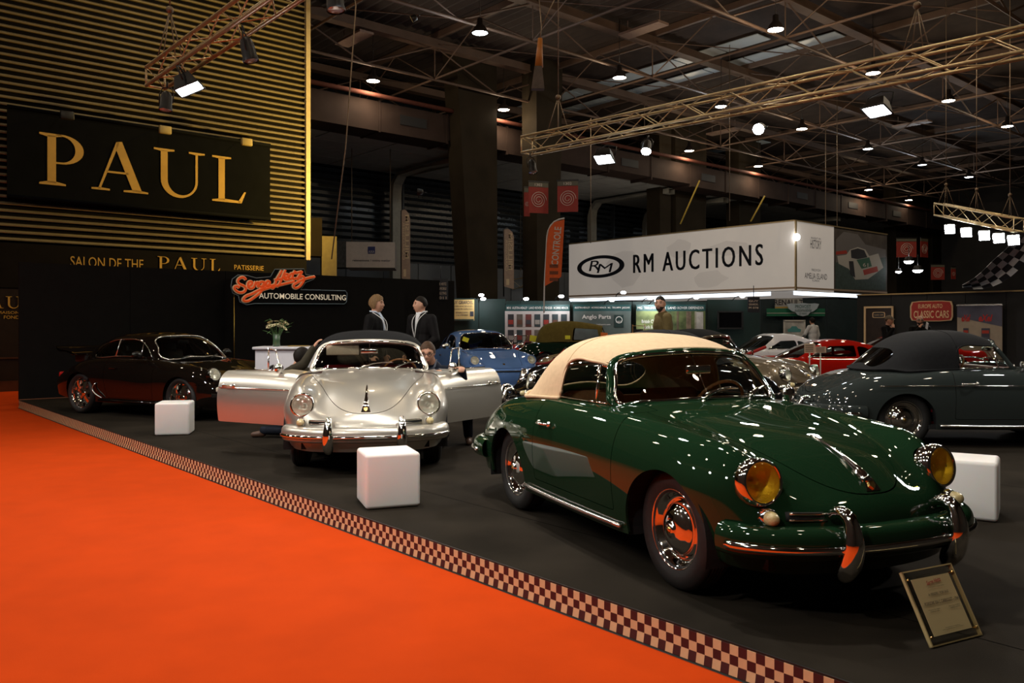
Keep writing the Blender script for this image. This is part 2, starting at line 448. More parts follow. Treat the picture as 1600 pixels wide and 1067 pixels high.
# ---- tea-room building with the slatted front
AB = -19.03; BR = 8.24
M_slat = mat('slat_cladding', (0.19,0.155,0.09), 0.6, noise=0.10, nscale=4, spec=0.25)
M_dkwall = mat('dark_facade', (0.006,0.005,0.0045), 0.8, noise=0.2, nscale=3, spec=0.08)
fac = empty('wall_tearoom', (0,0,0)); tag(fac, 'building front clad in horizontal ochre slats', 'building', kind='structure')
block(MB(), AB-6, AB-0.10, -14, BR, -0.17, 14.0).build('facade_core', M_dkwall, fac)
pit = 0.168; ns = int((13.5-3.42)/pit); slat_me = None
for i in range(ns):
    if slat_me is None:
        L = BR+12; t = MB(); pr = [(0,0),(0.085,-0.004),(0.095,0.02),(0.06,0.058),(0,0.075)]
        nn = len(pr); vs_ = [(0,y,z) for y,z in pr]+[(L,y,z) for y,z in pr]
        t.add(vs_, [(k,(k+1)%nn,nn+(k+1)%nn,nn+k) for k in range(nn)]+[tuple(reversed(range(nn))),tuple(range(nn,2*nn))])
        slat_me = t.mesh('slat', M_slat)
    o = link('slat', slat_me, fac); o.matrix_world = basis(NV, EV, Vector((0,0,1)), W(AB-0.10,-12,3.43+i*pit))
p = W(AB, BR)
block(MB(), AB-0.12, AB+0.03, BR, BR+0.14, 3.35, 14.0).build('corner_trim', mat('corner_trim_paint', (0.40,0.32,0.20), 0.5, noise=0.1), fac)
block(MB(), AB-0.12, AB+0.05, -14, BR, 2.30, 3.36).build('fascia_panel', M_dkwall, fac)
for k in range(8): block(MB(), AB-0.11, AB+0.02, -8+k*2.0+0.02, -8+k*2.0+1.98, -0.15, 2.28).build('shopfront_panel', mat('shopfront_brown', (0.012,0.007,0.005), 0.5, noise=0.2, spec=0.2), fac)
block(MB(), AB-0.11, AB+0.05, -12, BR, 0.62, 0.66).build('shopfront_rail', mat('dark_wood_rail', (0.05,0.02,0.01), 0.3, coat=0.4, noise=0.2), fac)
block(MB(), AB-0.11, AB+0.05, -12, BR, -0.15, 0.10).build('shopfront_plinth', mat('dark_wood_rail', (0.05,0.02,0.01), 0.3), fac)

# ---- serif capitals drawn as outlines (unit height), joined into meshes
def ring_pts(cx, cy, rx, ry, a0, a1, n): return [(cx+rx*math.cos(a0+(a1-a0)*i/n), cy+ry*math.sin(a0+(a1-a0)*i/n)) for i in range(n+1)]
def strip(outer, inner):
    n = len(outer); return [(outer[i], outer[i+1], inner[i+1], inner[i]) for i in range(n-1)]
SERIF = {}
SERIF['P'] = (0.78, [[(.14,.04),(.29,.04),(.29,.96),(.14,.96)],[(0,0),(.46,0),(.46,.035),(.29,.07),(.14,.07),(0,.035)],[(0,.965),(.14,.93),(.29,.94),(.40,.96),(.40,1.0),(0,1.0)]]
   + strip(ring_pts(.38,.71,.40,.29,PI/2,-PI/2,16), ring_pts(.38,.71,.25,.255,PI/2,-PI/2,16)) + [[(.29,.965),(.38,.965),(.38,1.0),(.29,1.0)],[(.29,.42),(.38,.42),(.38,.455),(.29,.455)]])
SERIF['A'] = (1.05, [[(.12,.02),(.165,.02),(.50,.93),(.52,1.0),(.46,1.0)],[(.46,1.0),(.57,1.02),(.96,.02),(.78,.02),(.46,.84)],[(.27,.36),(.70,.36),(.685,.40),(.285,.40)],[(0,0),(.34,0),(.34,.035),(.17,.05),(0,.035)],[(.60,0),(1.08,0),(1.08,.035),(.86,.06),(.60,.035)]])
SERIF['U'] = (1.08, [[(.14,.36),(.28,.36),(.28,.96),(.14,.96)],[(.86,.36),(.91,.36),(.91,.96),(.86,.96)],[(0,.965),(.14,.945),(.28,.945),(.42,.965),(.42,1.0),(0,1.0)],[(.72,.965),(.86,.945),(.91,.945),(1.06,.965),(1.06,1.0),(.72,1.0)]]
   + strip(ring_pts(.525,.36,.385,.37,PI,2*PI,18), ring_pts(.57,.36,.29,.31,PI,2*PI,18)))
SERIF['L'] = (0.76, [[(.14,.04),(.28,.04),(.28,.96),(.14,.96)],[(0,0),(.64,0),(.64,.05),(.28,.07),(.14,.06),(0,.035)],[(0,.965),(.14,.945),(.28,.945),(.42,.965),(.42,1.0),(0,1.0)],[(.58,.03),(.66,0.0),(.76,.26),(.72,.26)]])
def serif_word(name, word, M, width, height, material, parent=None, gap=0.16, one=False, depth=0.012):
    tot = sum(SERIF[c_][0] for c_ in word) + gap*(len(word)-1); sx = width/tot; x = -tot/2; objs = []; b = MB()
    for c_ in word:
        if not one: b = MB()
        for pl_ in SERIF[c_][1]:
            pp = [((x+u)*sx, (v-0.5)*height) for u, v in pl_]
            ar = sum(pp[i][0]*pp[(i+1)%len(pp)][1]-pp[(i+1)%len(pp)][0]*pp[i][1] for i in range(len(pp)))
            b.prism(pp if ar > 0 else pp[::-1], depth, M)
        x += SERIF[c_][0] + gap
        if not one: b.build('letter', material, parent)
    if one: b.build(name, material, parent)
# plane of the facade: x along the wall, y up, z out towards the aisle
def wall_frame(a, b, z): return basis(NV, Vector((0,0,1)), EV, W(a,b,z))
def b_on(a, px):
    """where along b a column of the photo meets the plane a = const"""
    k = (px-800.0)/FOC; o = W(a,0); return (k*o.y-o.x)/(NV.x-k*NV.y)
def z_on(a, b, py): return CAMH-(py-HOR)*W(a,b).y/FOC
AS = AB+0.30
sgn = empty('hanging_banner', (0,0,0)); tag(sgn, 'large black banner with four tall gold letters on the slatted wall', 'sign')
b0, b1 = b_on(AS,11), b_on(AS,422); zt = z_on(AS,b0,166); zb = z_on(AS,b0,306)
M_banner = mat('banner_black', (0.0035,0.004,0.0048), 0.85, noise=0.15, nscale=3, spec=0.05)
block(MB(), AS-0.03, AS, b0, b1, zb, zt).build('banner_cloth', M_banner, sgn)
q0, q1 = W(AS+.01,b0), W(AS+.01,b1)
for zz in (zt, zb): MB().tube([(q0.x,q0.y,zz),(q1.x,q1.y,zz)], 0.045, 8).build('banner_rail', M_banner, sgn)
M_goldp = mat('gold_lettering', (0.46,0.28,0.045), 0.45, noise=0.05)
l0, l1 = b_on(AS,61), b_on(AS,384); zl0 = z_on(AS,l0,287); zl1 = z_on(AS,l0,206)
serif_word('lettering', 'PAUL', wall_frame(AS+0.005, (l0+l1)/2, (zl0+zl1)/2+0.0), l1-l0, (zl1-zl0), M_goldp, sgn, gap=0.14)
M_spotgrey = mat('lamp_housing_black', (0.012,0.012,0.012), 0.4, 0.3, noise=0.1)
for px in (97, 248, 374):
    bb = b_on(AS,px); s_ = empty('banner_lamp', W(AS+0.5,bb,zt-0.12)); tag(s_, {97:'small dark flood lamp over the letter P of the banner', 248:'small flood lamp on an arm over the letter U of the banner', 374:'small flood lamp on an arm over the letter L of the banner'}[px], 'lamp', 'banner lamps')
    s_.rotation_euler = (0,0,NANG)
    m = MB(); m.rbox((0,0,0),(.30,.10,.20),.02,2); m.build('housing', M_spotgrey if px == 97 else mat('ochre_lamp', (0.35,0.27,0.10),0.5,noise=0.1), s_)
    MB().tube([(0,.0,.08),(0,.25,.14),(0,.50,.16)], .02, 6).build('arm', M_spotgrey, s_)
# gold lettering on the fascia and on the shop front
fs = empty('fascia_lettering', (0,0,0)); tag(fs, 'gold tea-room lettering on the dark fascia under the slats', 'sign')
AF = AB+0.058
def on_wall(px0, px1, py0, py1, a=AF):
    u0, u1 = b_on(a,px0), b_on(a,px1); z1 = z_on(a,u0,py0); z0 = z_on(a,u0,py1); return u0, u1, z0, z1
def wtext(name, txt, px0, px1, py0, py1, m, parent, a=AF, **kw):
    u0, u1, z0, z1 = on_wall(px0,px1,py0,py1,a); return fit_text(name, txt, m, wall_frame(a,(u0+u1)/2,(z0+z1)/2), u1-u0, z1-z0, parent, **kw)
wtext('words', 'SALON DE THE', 110, 224, 400, 416, M_goldp, fs, depth=0.004)
u0, u1, z0, z1 = on_wall(246,344,399,419)
serif_word('words', 'PAUL', wall_frame(AF,(u0+u1)/2,(z0+z1)/2-0.02), u1-u0, (z1-z0), M_goldp, fs, gap=0.22, one=True)
wtext('words', 'PATISSERIE', 366, 412, 413.5, 421, M_goldp, fs, depth=0.004)
f2 = empty('shopfront_lettering', (0,0,0)); tag(f2, 'gold lettering on the dark shop front at the left edge', 'sign')
AF2 = AB+0.03
u0, u1, z0, z1 = on_wall(-42,28+26,462,481,AF2)
serif_word('words', 'PAUL', wall_frame(AF2,(u0+u1)/2,(z0+z1)/2), u1-u0, z1-z0, M_goldp, f2, gap=0.2, one=True)
wtext('words', 'MAISON DE QUALITE', -4, 84, 486, 491, M_goldp, f2, a=AF2, depth=0.003); wtext('words', 'FONDEE EN 1889', 6, 72, 493, 498, M_goldp, f2, a=AF2, depth=0.003)
# ================================================================== hall shell, roof and far side
M_steel = mat('roof_steel', (0.125,0.075,0.05), 0.6, noise=0.15, nscale=2)
M_deck = mat('roof_deck', (0.045,0.030,0.023), 0.8, noise=0.25, nscale=1.5)
M_duct = mat('duct_paint', (0.045,0.029,0.023), 0.8, noise=0.12, nscale=2, spec=0.1)
M_column = mat('column_paint', (0.030,0.022,0.013), 0.8, noise=0.2, nscale=1.2, spec=0.1)
M_pale = mat('pale_concrete', (0.34,0.33,0.30), 0.8, noise=0.1, nscale=2)
M_louvre = mat('louvre_blue_grey', (0.045,0.055,0.065), 0.5, noise=0.15, nscale=3)
M_cladding = mat('grey_cladding', (0.15,0.16,0.17), 0.7, noise=0.1, nscale=2)
ZR = 12.4
# corrugated roof deck
rd = MB(); nb = 190; b0_ = -8.0
for i in range(nb):
    p, q = W(-60, b0_+i*0.42), W(14, b0_+i*0.42); p2, q2 = W(-60, b0_+i*0.42+0.21), W(14, b0_+i*0.42+0.21); p3, q3 = W(-60, b0_+(i+1)*0.42), W(14, b0_+(i+1)*0.42)
    rd.add([(p.x,p.y,ZR),(q.x,q.y,ZR),(q2.x,q2.y,ZR+0.09),(p2.x,p2.y,ZR+0.09),(q3.x,q3.y,ZR),(p3.x,p3.y,ZR)], [(0,1,2,3),(3,2,4,5)])
tag(rd.build('ceiling', M_deck), 'dark corrugated roof deck high over the hall', 'ceiling', kind='structure')
def seg(b, P0, P1, r, n=4): b.tube([P0, P1], r, n, cap=False)
# rafters running into the hall, each a lattice with a deep top beam
for k, a in enumerate((-44,-38.5,-33,-27.5,-22,-16.5,-11,-5.5,0,5.5)):
    t = empty('roof_truss', W(a,0,11)); t.location = (0,0,0); tag(t, kind='structure')
    b_lo, b_hi = -6, 66
    p, q = W(a,b_lo,ZR-0.35), W(a,b_hi,ZR-0.35)
    m = MB(); block(m, a-0.13, a+0.13, b_lo, b_hi, ZR-0.55, ZR-0.25); block(m, a-0.20, a+0.20, b_lo, b_hi, ZR-0.57, ZR-0.53); m.build('top_beam', M_steel, t)
    m = MB(); seg(m, W(a,b_lo,ZR-1.75), W(a,b_hi,ZR-1.75), 0.055, 6); m.build('lower_chord', M_steel, t)
    m = MB(); bb = b_lo; i = 0
    while bb < b_hi-1:
        seg(m, W(a,bb,ZR-1.75), W(a,bb+3,ZR-0.5), 0.035); seg(m, W(a,bb+3,ZR-0.5), W(a,bb+6,ZR-1.75), 0.035); seg(m, W(a,bb+3,ZR-0.5), W(a,bb+3,ZR-1.75), 0.022)
        bb += 6
    m.build('web_bars', M_steel, t)
for k, b in enumerate((-3,3,9,15,21,27,33,39,45,51,57)):
    t = empty('purlin_truss', (0,0,0)); tag(t, kind='structure')
    m = MB(); block(m, -50, 8, b-0.07, b+0.07, ZR-0.25, ZR-0.02); m.build('purlin_beam', M_steel, t)
    m = MB(); seg(m, W(-50,b,ZR-1.72), W(8,b,ZR-1.72), 0.045, 6); m.build('lower_chord', M_steel, t)
    m = MB(); a = -49.5
    while a < 6:
        seg(m, W(a,b,ZR-1.72), W(a+2.75,b,ZR-0.2), 0.028); seg(m, W(a+2.75,b,ZR-0.2), W(a+5.5,b,ZR-1.72), 0.028)
        seg(m, W(a,b,ZR-0.4), W(a+5.5,b+3,ZR-1.72), 0.020); a += 5.5
    m.build('web_bars', M_steel, t)
# pale skylight strips
M_sky = mat('skylight_polycarbonate', (0.55,0.62,0.66), 0.4, noise=0.1, nscale=1)
for i, (b, a0, a1) in enumerate(((24.6,-30,-14),(26.6,-30,-12),(40.5,-44,-24),(-1.5,-30,-20))):
    sk = empty('skylight_strip', (0,0,0)); tag(sk, kind='structure')
    a = a0
    while a < a1-0.1: block(MB(), a, a+1.92, b-0.45, b+0.45, ZR-0.06, ZR-0.03).build('pane', M_sky, sk); a += 2.0
# square ceiling panels (heaters) below the deck
for i, (px, py) in enumerate(((553,62),(1005,48),(1345,133),(1130,207),(1425,195))):
    p = at(px,py,z=ZR-0.75); o = MB(); x = EV*0.9; y = NV*0.28
    vs_ = [p-x-y, p+x-y, p+x+y, p-x+y]; vs_ = vs_ + [v+Vector((0,0,.08)) for v in vs_]
    o.add(vs_, [(3,2,1,0),(4,5,6,7),(0,1,5,4),(1,2,6,5),(2,3,7,6),(3,0,4,7)])
    o.add([p-x*0.8, p-x*0.8+Vector((0.02,0,0)), p-x*0.8+Vector((0.02,0,.55)), p-x*0.8+Vector((0,0,.55))], [(0,1,2,3)]); o.add([p+x*0.8, p+x*0.8+Vector((0.02,0,0)), p+x*0.8+Vector((0.02,0,.55)), p+x*0.8+Vector((0,0,.55))], [(0,1,2,3)])
    tag(o.build('heater_panel', mat('heater_panel_paint', (0.30,0.20,0.15), 0.6, noise=0.1)), 'flat radiant heater panel hung under the roof deck', 'heater', 'radiant heater panels')
# ---- air duct along the far side
AD = -23.0
dct = empty('air_duct', (0,0,0)); tag(dct, 'long square brown air duct along the far side of the hall', 'duct')
bb = 7.0
while bb < 60:
    drop = 0.35 if int((bb-7)/6.2) % 2 else 0.0
    block(MB(), AD-1.3, AD, bb+0.02, bb+3.06, 8.62+drop*0.3, 9.72).build('duct_section', M_duct, dct)
    block(MB(), AD-1.33, AD+0.03, bb-0.04, bb+0.04, 8.58, 9.76).build('duct_flange', M_duct, dct)
    if int(bb) % 2: block(MB(), AD, AD+0.03, bb+0.9, bb+2.1, 9.02, 9.38).build('vent_grille', mat('vent_black', (0.008,0.007,0.007), 0.7), dct)
    bb += 3.1
m = MB(); seg(m, W(AD+0.25,6,9.85), W(AD+0.25,60,9.85), 0.09, 8); m.build('fire_pipe', mat('red_brown_pipe', (0.09,0.03,0.02), 0.8, noise=0.1, spec=0.1), dct)
# soffit of square panels behind the duct, louvred window wall, cladding
sof = empty('ceiling_soffit', (0,0,0)); tag(sof, kind='structure')
bb = 6.0
while bb < 60:
    a = -30.4
    while a < AD-1.4: block(MB(), a+0.03, a+1.47, bb+0.03, bb+2.97, 8.70, 8.76).build('soffit_panel', M_pale, sof); a += 1.5
    bb += 3.0
block(MB(), -30.5, AD-1.3, 6, 60, 8.77, 8.80).build('soffit_backing', mat('soffit_dark', (0.02,0.02,0.02), 0.8), sof)
AW = -30.4
lw = empty('wall_louvred', (0,0,0)); tag(lw, 'far wall of dark horizontal louvres', 'wall', kind='structure')
block(MB(), AW-0.4, AW-0.25, 2, 62, -0.17, 12.4).build('wall_core', mat('night_glass', (0.012,0.016,0.020), 0.25, noise=0.1), lw)
lm = None
z = 4.55
while z < 8.6:
    if lm is None:
        t = MB(); t.add([(0,0,0),(58,0,0),(58,.20,.10),(0,.20,.10),(0,0,.02),(58,0,.02),(58,.20,.12),(0,.20,.12)], [(3,2,1,0),(4,5,6,7),(2,3,7,6),(0,1,5,4)]); lm = t.mesh('louvre_blade', M_louvre)
    o = link('louvre_blade', lm, lw); o.matrix_world = basis(NV, EV, Vector((0,0,1)), W(AW-0.2,3,z)); z += 0.30
for bb in range(4, 60, 5): block(MB(), AW-0.24, AW+0.05, bb, bb+0.10, 4.4, 8.65).build('mullion', M_louvre, lw)
for i in range(58):
    block(MB(), AW-0.24, AW-0.10+0.05*(i%2), 3+i, 4+i, 2.6, 4.45).build('cladding_panel', M_cladding, lw)
block(MB(), AW-0.24, AW-0.05, 3, 61, -0.17, 2.6).build('lower_panel', mat('lower_dark', (0.02,0.02,0.022), 0.7, noise=0.2), lw)
# outer walls of the hall
for nm, args in (('wall_far', (-62, 16, 66, 66.3, -0.17, 12.6)), ('wall_right', (14, 14.3, -9, 66, -0.17, 12.6)), ('wall_near', (-62, 14, -9.3, -9, -0.17, 12.6)), ('wall_left', (-62.3, -62, -9, 66, -0.17, 12.6))):
    m = MB(); block(m, *args); tag(m.build(nm, mat('hall_wall_dark', (0.035,0.030,0.027), 0.8, noise=0.2, nscale=1)), kind='structure')
# ---- bent pale portal posts in front of the louvres and dark tapered columns
def portal(px):
    b = b_on(AW+0.5, px); o = MB(); x = 0.24
    pts = [(0,-0.17),(0,7.7),(0.12,8.15),(0.5,8.5),(5.8,8.62)]
    vs_ = []; fs_ = []
    for i, (da, z) in enumerate(pts):
        hz = 0.0
        for (u, w) in ((-x,-0.14),(x,-0.14),(x,0.14),(-x,0.14)):
            if i < 2: p = W(AW+0.5+w, b+u, z)
            elif i == 4: p = W(AW+0.5+da, b+u, z-0.14+w)
            else: p = W(AW+0.5+da+w*(1-i*0.2), b+u, z-w*0.6)
            vs_.append(p)
    for i in range(len(pts)-1):
        for k in range(4): fs_.append((i*4+k, i*4+(k+1)%4, (i+1)*4+(k+1)%4, (i+1)*4+k))
    return o.add(vs_, fs_).build('column_portal', mat('portal_steel', (0.36,0.34,0.28), 0.5, noise=0.1))
for px in (618, 925, 1010, 1190, 1500): tag(portal(px), kind='structure')
def column(px0, px1, px0t, px1t, a, name='column_hall'):
    u0, u1 = b_on(a,px0), b_on(a,px1); t0, t1 = b_on(a,px0t), b_on(a,px1t); o = MB(); dp = 0.9
    lo = [W(a,u0,-0.17), W(a,u1,-0.17), W(a-dp,u1,-0.17), W(a-dp,u0,-0.17)]; hi = [W(a,t0,ZR), W(a,t1,ZR), W(a-dp,t1,ZR), W(a-dp,t0,ZR)]
    o.add(lo+hi, [(0,1,5,4),(1,2,6,5),(2,3,7,6),(3,0,4,7),(4,5,6,7)])
    return tag(o.build(name, M_column), kind='structure')
column(741,778,712,776,-22.3); column(840,872,838,879,-21.5)
for px, w in ((1080,44),(1172,30),(1425,46),(1476,34),(1040,14)): column(px-w/2,px+w/2,px-w/2-3,px+w/2+2,-24.5)

# ================================================================== lamps under the roof
E_hb = emitter('high_bay_glow', (1.0,0.86,0.66), 55.0); E_hbc = emitter('high_bay_glow_cool', (0.75,0.90,1.0), 40.0); E_hbd = emitter('high_bay_glow_dim', (0.8,0.9,1.0), 6.0)
M_bell = mat('lamp_bell', (0.05,0.04,0.035), 0.4, 0.6, noise=0.1)
hb_me = {}
def high_bay(p, kind='warm', power=1.0, label='round high bay lamp glowing under the roof', group='high bay lamps'):
    if not hb_me:
        b = MB(); b.lathe([(0.235,0.0),(0.24,0.03),(0.20,0.14),(0.12,0.24),(0.09,0.26),(0.085,0.44),(0.05,0.46),(0.0005,0.46)],20); b.tube([(0,0,.46),(0,0,ZR-10.2-0.1)], 0.012, 4)
        hb_me['bell'] = b.mesh('bell', M_bell)
        for k, m in (('warm',E_hb),('cool',E_hbc),('dim',E_hbd)): hb_me[k] = MB().lathe([(0.228,0.012),(0.0005,0.012)],20).mesh('glass_disc', m)
    o = empty('high_bay_lamp', p); tag(o, label, 'lamp', group)
    link('bell', hb_me['bell'], o); link('glass_disc', hb_me[kind], o)
    if power > 0:
        l = bpy.data.lights.new('lamp_light', 'POINT'); l.energy = HIGHBAY_W*power; l.shadow_soft_size = 0.2
        l.color = {'warm':(1.0,0.80,0.55),'cool':(0.8,0.92,1.0),'dim':(.8,.9,1)}[kind]
        lo = bpy.data.objects.new('lamp_light', l); COL.objects.link(lo); lo.parent = o; lo.location = (0,0,-0.28)
    return o
seen = [(750,52,'cool'),(583,127,'warm'),(787,172,'warm'),(968,122,'warm'),(1212,47,'warm'),(1077,236,'warm'),(1185,260,'warm'),(1253,202,'warm'),(1356,233,'cool'),(1482,158,'warm'),(1574,198,'warm'),
        (1364,115,'warm'),(1127,167,'cool'),(1357,297,'warm'),(1420,313,'warm'),(1514,277,'cool'),(1441,258,'dim')]
for px, py, k in seen:
    high_bay(at(px,py,z=10.2), k, 1.8 if py < 300 else 1.0, 'round %s high bay lamp glowing under the roof' % {'warm':'warm white','cool':'bluish white','dim':'dim'}[k], '%s high bay lamps' % k)
# the same lamp grid goes on over the stand and the aisle, outside the picture
for a, b in ((-16.5,-4),(-16.5,4),(-11,-6),(-11,0),(-11,6),(-5.5,-6),(-5.5,0),(-5.5,6),(-5.5,12),(0,-6),(0,0),(0,6),(0,12),(5.5,-6),(5.5,0),(5.5,6)):
    high_bay(W(a,b,10.2), 'warm', 1.0, 'round warm white high bay lamp glowing under the roof', 'warm high bay lamps')
for a, b in ((-5.5,18),(0,18)): high_bay(W(a,b,10.2), 'warm', 4.0, 'round warm white high bay lamp glowing under the roof', 'warm high bay lamps')  # two added lamps, out of view, to brighten the booths on the right
# ================================================================== lighting trusses and floods
M_truss = mat('golden_lit_aluminium', (0.72,0.56,0.32), 0.38, 0.75, noise=0.08, nscale=5)  # gold tint puts the warm light from above into the metal's colour
M_dkhous = mat('black_lamp_metal', (0.012,0.011,0.011), 0.45, 0.2, noise=0.1)
E_flood = emitter('flood_glow', (0.92,0.95,1.0), 60.0)
M_wire = mat('steel_wire', (0.25,0.18,0.12), 0.5, 0.7)
def lattice(name, P0, P1, label, w=0.29, hooks=(0.05,0.5,0.95), top=ZR-1.7):
    P0 = Vector(P0); P1 = Vector(P1); L = (P1-P0).length; d = (P1-P0).normalized(); s = Vector((-d.y,d.x,0)).normalized(); u = Vector((0,0,1))
    t = empty(name, P0); tag(t, label, 'truss'); cs_ = [(s*i*w/2+u*j*w/2) for i in (-1,1) for j in (-1,1)]
    for c_ in cs_: MB().tube([c_, c_+d*L], 0.025, 8).build('chord', M_truss, t)
    n = int(L/0.42); m = MB()
    for k in range(n):
        x0, x1 = d*(L*k/n), d*(L*(k+1)/n)
        for (i, j) in ((0,1),(2,3),(0,2),(1,3)):
            a_, b_ = (cs_[i], cs_[j]) if k % 2 else (cs_[j], cs_[i]); m.tube([a_+x0, b_+x1], 0.0095, 4, cap=False)
    for e in (Vector(), d*L):
        for (i, j) in ((0,1),(2,3),(0,2),(1,3)): m.tube([cs_[i]+e, cs_[j]+e], 0.014, 5)
    m.build('lacing', M_truss, t)
    for h in hooks:
        m = MB()
        c = d*(L*h); apex = c+u*0.75
        for c_ in (cs_[1], cs_[3]): m.tube([c+c_-d*0.12, apex], 0.008, 4); m.tube([c+c_+d*0.12, apex], 0.008, 4)
        m.tube([apex, Vector((apex.x,apex.y,top-P0.z))], 0.010, 5); m.sphere(apex, 0.05, 8, 6)
        m.build('hanging_cable', M_wire, t)
    return t
TZ = 4.72
a_l, b_l = -11.15+3.1, 0.62
P = at(243,122,z=TZ); EL = EV
P2 = P + EV*9.5
lattice('lighting_truss', P, P2, 'box lattice lighting truss hanging before the slatted wall', w=0.24, hooks=(0.06,0.55))
Q1 = at(823,228,z=TZ); Q2 = at(1600,66,z=TZ); dq = (Q2-Q1).normalized(); Q2 = Q2 + dq*3
lattice('lighting_truss', Q1, Q2, 'long box lattice truss hanging across the hall, tinted as if lit golden', hooks=(0.07,0.62))
def truss_at(P, d, px):
    """point on a truss line seen in photo column px"""
    k = (px-800.0)/FOC; t = (k*P.y-P.x)/(d.x-k*d.y); return P + d*t
def aim(o, direction): o.rotation_euler = Vector(direction).to_track_quat('-Z','Y').to_euler()
def flood(p, direction, label, power=1.0, size=(0.42,0.26), lamp=True, em=None):
    """flood lamp: box housing with a glowing face along local -z, yoke on top"""
    o = empty('flood_lamp', p); aim(o, direction); tag(o, label, 'lamp', 'flood lamps on the rigs')
    b = MB(); w, h = size; n = 4
    vs_ = [(-w/2,-h/2,0),(w/2,-h/2,0),(w/2,h/2,0),(-w/2,h/2,0),(-w*.3,-h*.3,.17),(w*.3,-h*.3,.17),(w*.3,h*.3,.17),(-w*.3,h*.3,.17)]
    b.add(vs_, [(4,5,6,7),(0,1,5,4),(1,2,6,5),(2,3,7,6),(3,0,4,7)])
    for q in ((-w/2,-h/2,w/2,-h/2),(w/2,-h/2,w/2,h/2),(w/2,h/2,-w/2,h/2),(-w/2,h/2,-w/2,-h/2)): b.tube([(q[0],q[1],-0.004),(q[2],q[3],-0.004)], .012, 5)
    b.build('housing', M_dkhous, o)
    MB().add([(-w/2+.01,-h/2+.01,0),(w/2-.01,-h/2+.01,0),(w/2-.01,h/2-.01,0),(-w/2+.01,h/2-.01,0)], [(3,2,1,0)]).build('glowing_face', em or E_flood, o)
    MB().tube([(-w/2-.02,0,.06),(-w/2-.02,0,.24),(0,0,.30),(w/2+.02,0,.24),(w/2+.02,0,.06)], .012, 6).build('yoke', M_dkhous, o)
    if lamp:
        l = bpy.data.lights.new('lamp_light', 'SPOT'); l.energy = FLOOD_W*power; l.spot_size = 2.3; l.spot_blend = 0.6; l.shadow_soft_size = 0.15; l.color = (1.0,0.95,0.88)
        lo = bpy.data.objects.new('lamp_light', l); COL.objects.link(lo); lo.parent = o; lo.location = (0,0,-0.05)
    return o
def par_can(p, direction, label, lit=False):
    p = Vector((p[0],p[1],TZ-0.455)); o = empty('spot_lamp', p); aim(o, direction); tag(o, label, 'lamp', 'spot lamps on the rigs'); o.scale = (.66,.66,.66)
    MB().lathe([(0.125,-0.10),(0.13,-0.08),(0.115,-0.02),(0.11,.18),(0.085,.26),(0.04,.30),(0.0005,.30)],20).build('can', M_dkhous, o)
    b = MB(); b.lathe([(0.118,-0.085),(0.09,-0.10),(0.05,-0.112),(0.0005,-0.116)],20); b.build('lens', E_flood if lit else M_lensdim, o)
    MB().tube([(-.135,0,.05),(-.14,0,.26),(-.08,0,.38),(.08,0,.38),(.14,0,.26),(.135,0,.05)], .012, 6).build('yoke', M_dkhous, o)
    MB().tube([(0,0,.38),(0,0,.50)], .02, 6).build('clamp', M_dkhous, o)
    return o
M_lensdim = mat('spot_lens', (0.75,0.78,0.80), 0.05, 0.6, 1.0)
dn = Vector((0,0,-1)); low = Vector((0,0,-0.42))
c = truss_at(P, EV, 296); flood(Vector((c.x,c.y,TZ-0.42)), (0.45,0.05,-1), 'lit flood lamp on the truss before the slatted wall', 1.0, (0.34,0.30))
c = truss_at(P, EV, 390); par_can(Vector((c.x,c.y,TZ-0.60)), (0.25,0.0,-1), 'black spot lamp on the truss, higher of the two before the slatted wall')
c = truss_at(P, EV, 259); par_can(Vector((c.x,c.y,TZ-0.66)), (0.0,-0.15,-1), 'black spot lamp hanging from the end of the slatted-wall truss')
c = truss_at(P, EV, 524); par_can(Vector((c.x,c.y,TZ-0.66)), (0.1,-0.1,-1), 'black spot lamp at the top edge beside the slatted building')
for px, kind, dr in ((944,'f',(-0.25,-0.45,-1)),(1010,'p',(-0.25,-0.75,-1)),(1186,'p',(-0.45,-0.9,-0.35)),(1370,'f',(-0.35,-0.25,-1)),(832,'d',(0.15,-0.3,-1))):
    c = truss_at(Q1, dq, px); p = Vector((c.x,c.y,TZ-0.50))
    if kind == 'f': flood(p, dr, 'lit flood lamp on the long truss, %s' % ('nearer its far end' if px < 1000 else 'above the grey cabriolet'), 1.0, (0.32,0.25))
    else: par_can(p+Vector((0,0,-0.05)), dr, {1010:'glowing spot lamp on the long truss beside a flood lamp',1186:'glowing spot lamp pointed at the viewer on the long truss',832:'dark spot lamp hanging at the end of the long truss'}[px], kind == 'p')
# more floods of the same rig over the aisle side of the truss, outside the picture
for i, t_ in enumerate((5.5, 8.0)):
    c = P + EV*t_; flood(Vector((c.x,c.y,TZ-0.42)), (0.35,0.25,-1), '%s lit flood lamp toward the near end of the slatted-wall truss' % ('first','second')[i], 1.0)
for i, t_ in enumerate((0.5,)):
    c = Q2 - dq*(0.4+t_); flood(Vector((c.x,c.y,TZ-0.42)), (-0.5,-0.2,-1), 'lit flood lamp on the near end of the long truss', 0.8)
# slim bar of five floods over the right-hand stands
R1 = at(1467,327,24); R2 = at(1592,352,21.5)
lattice('lighting_truss', R1, R2, 'short lattice bar carrying five bright floods on the right', w=0.34, hooks=(0.1,0.5,0.9))
for i, (px, py) in enumerate(((1484,357),(1510,362),(1538,367),(1561,371),(1584,374))):
    d_ = 24-2.5*(px-1467)/125; flood(at(px,py+1,d_), (-0.5,-0.75,-0.55), '%s of the five bright floods under the short bar' % ('first','second','third','fourth','fifth')[i], 0.25, (0.27,0.30), lamp=i in (0,2,4))
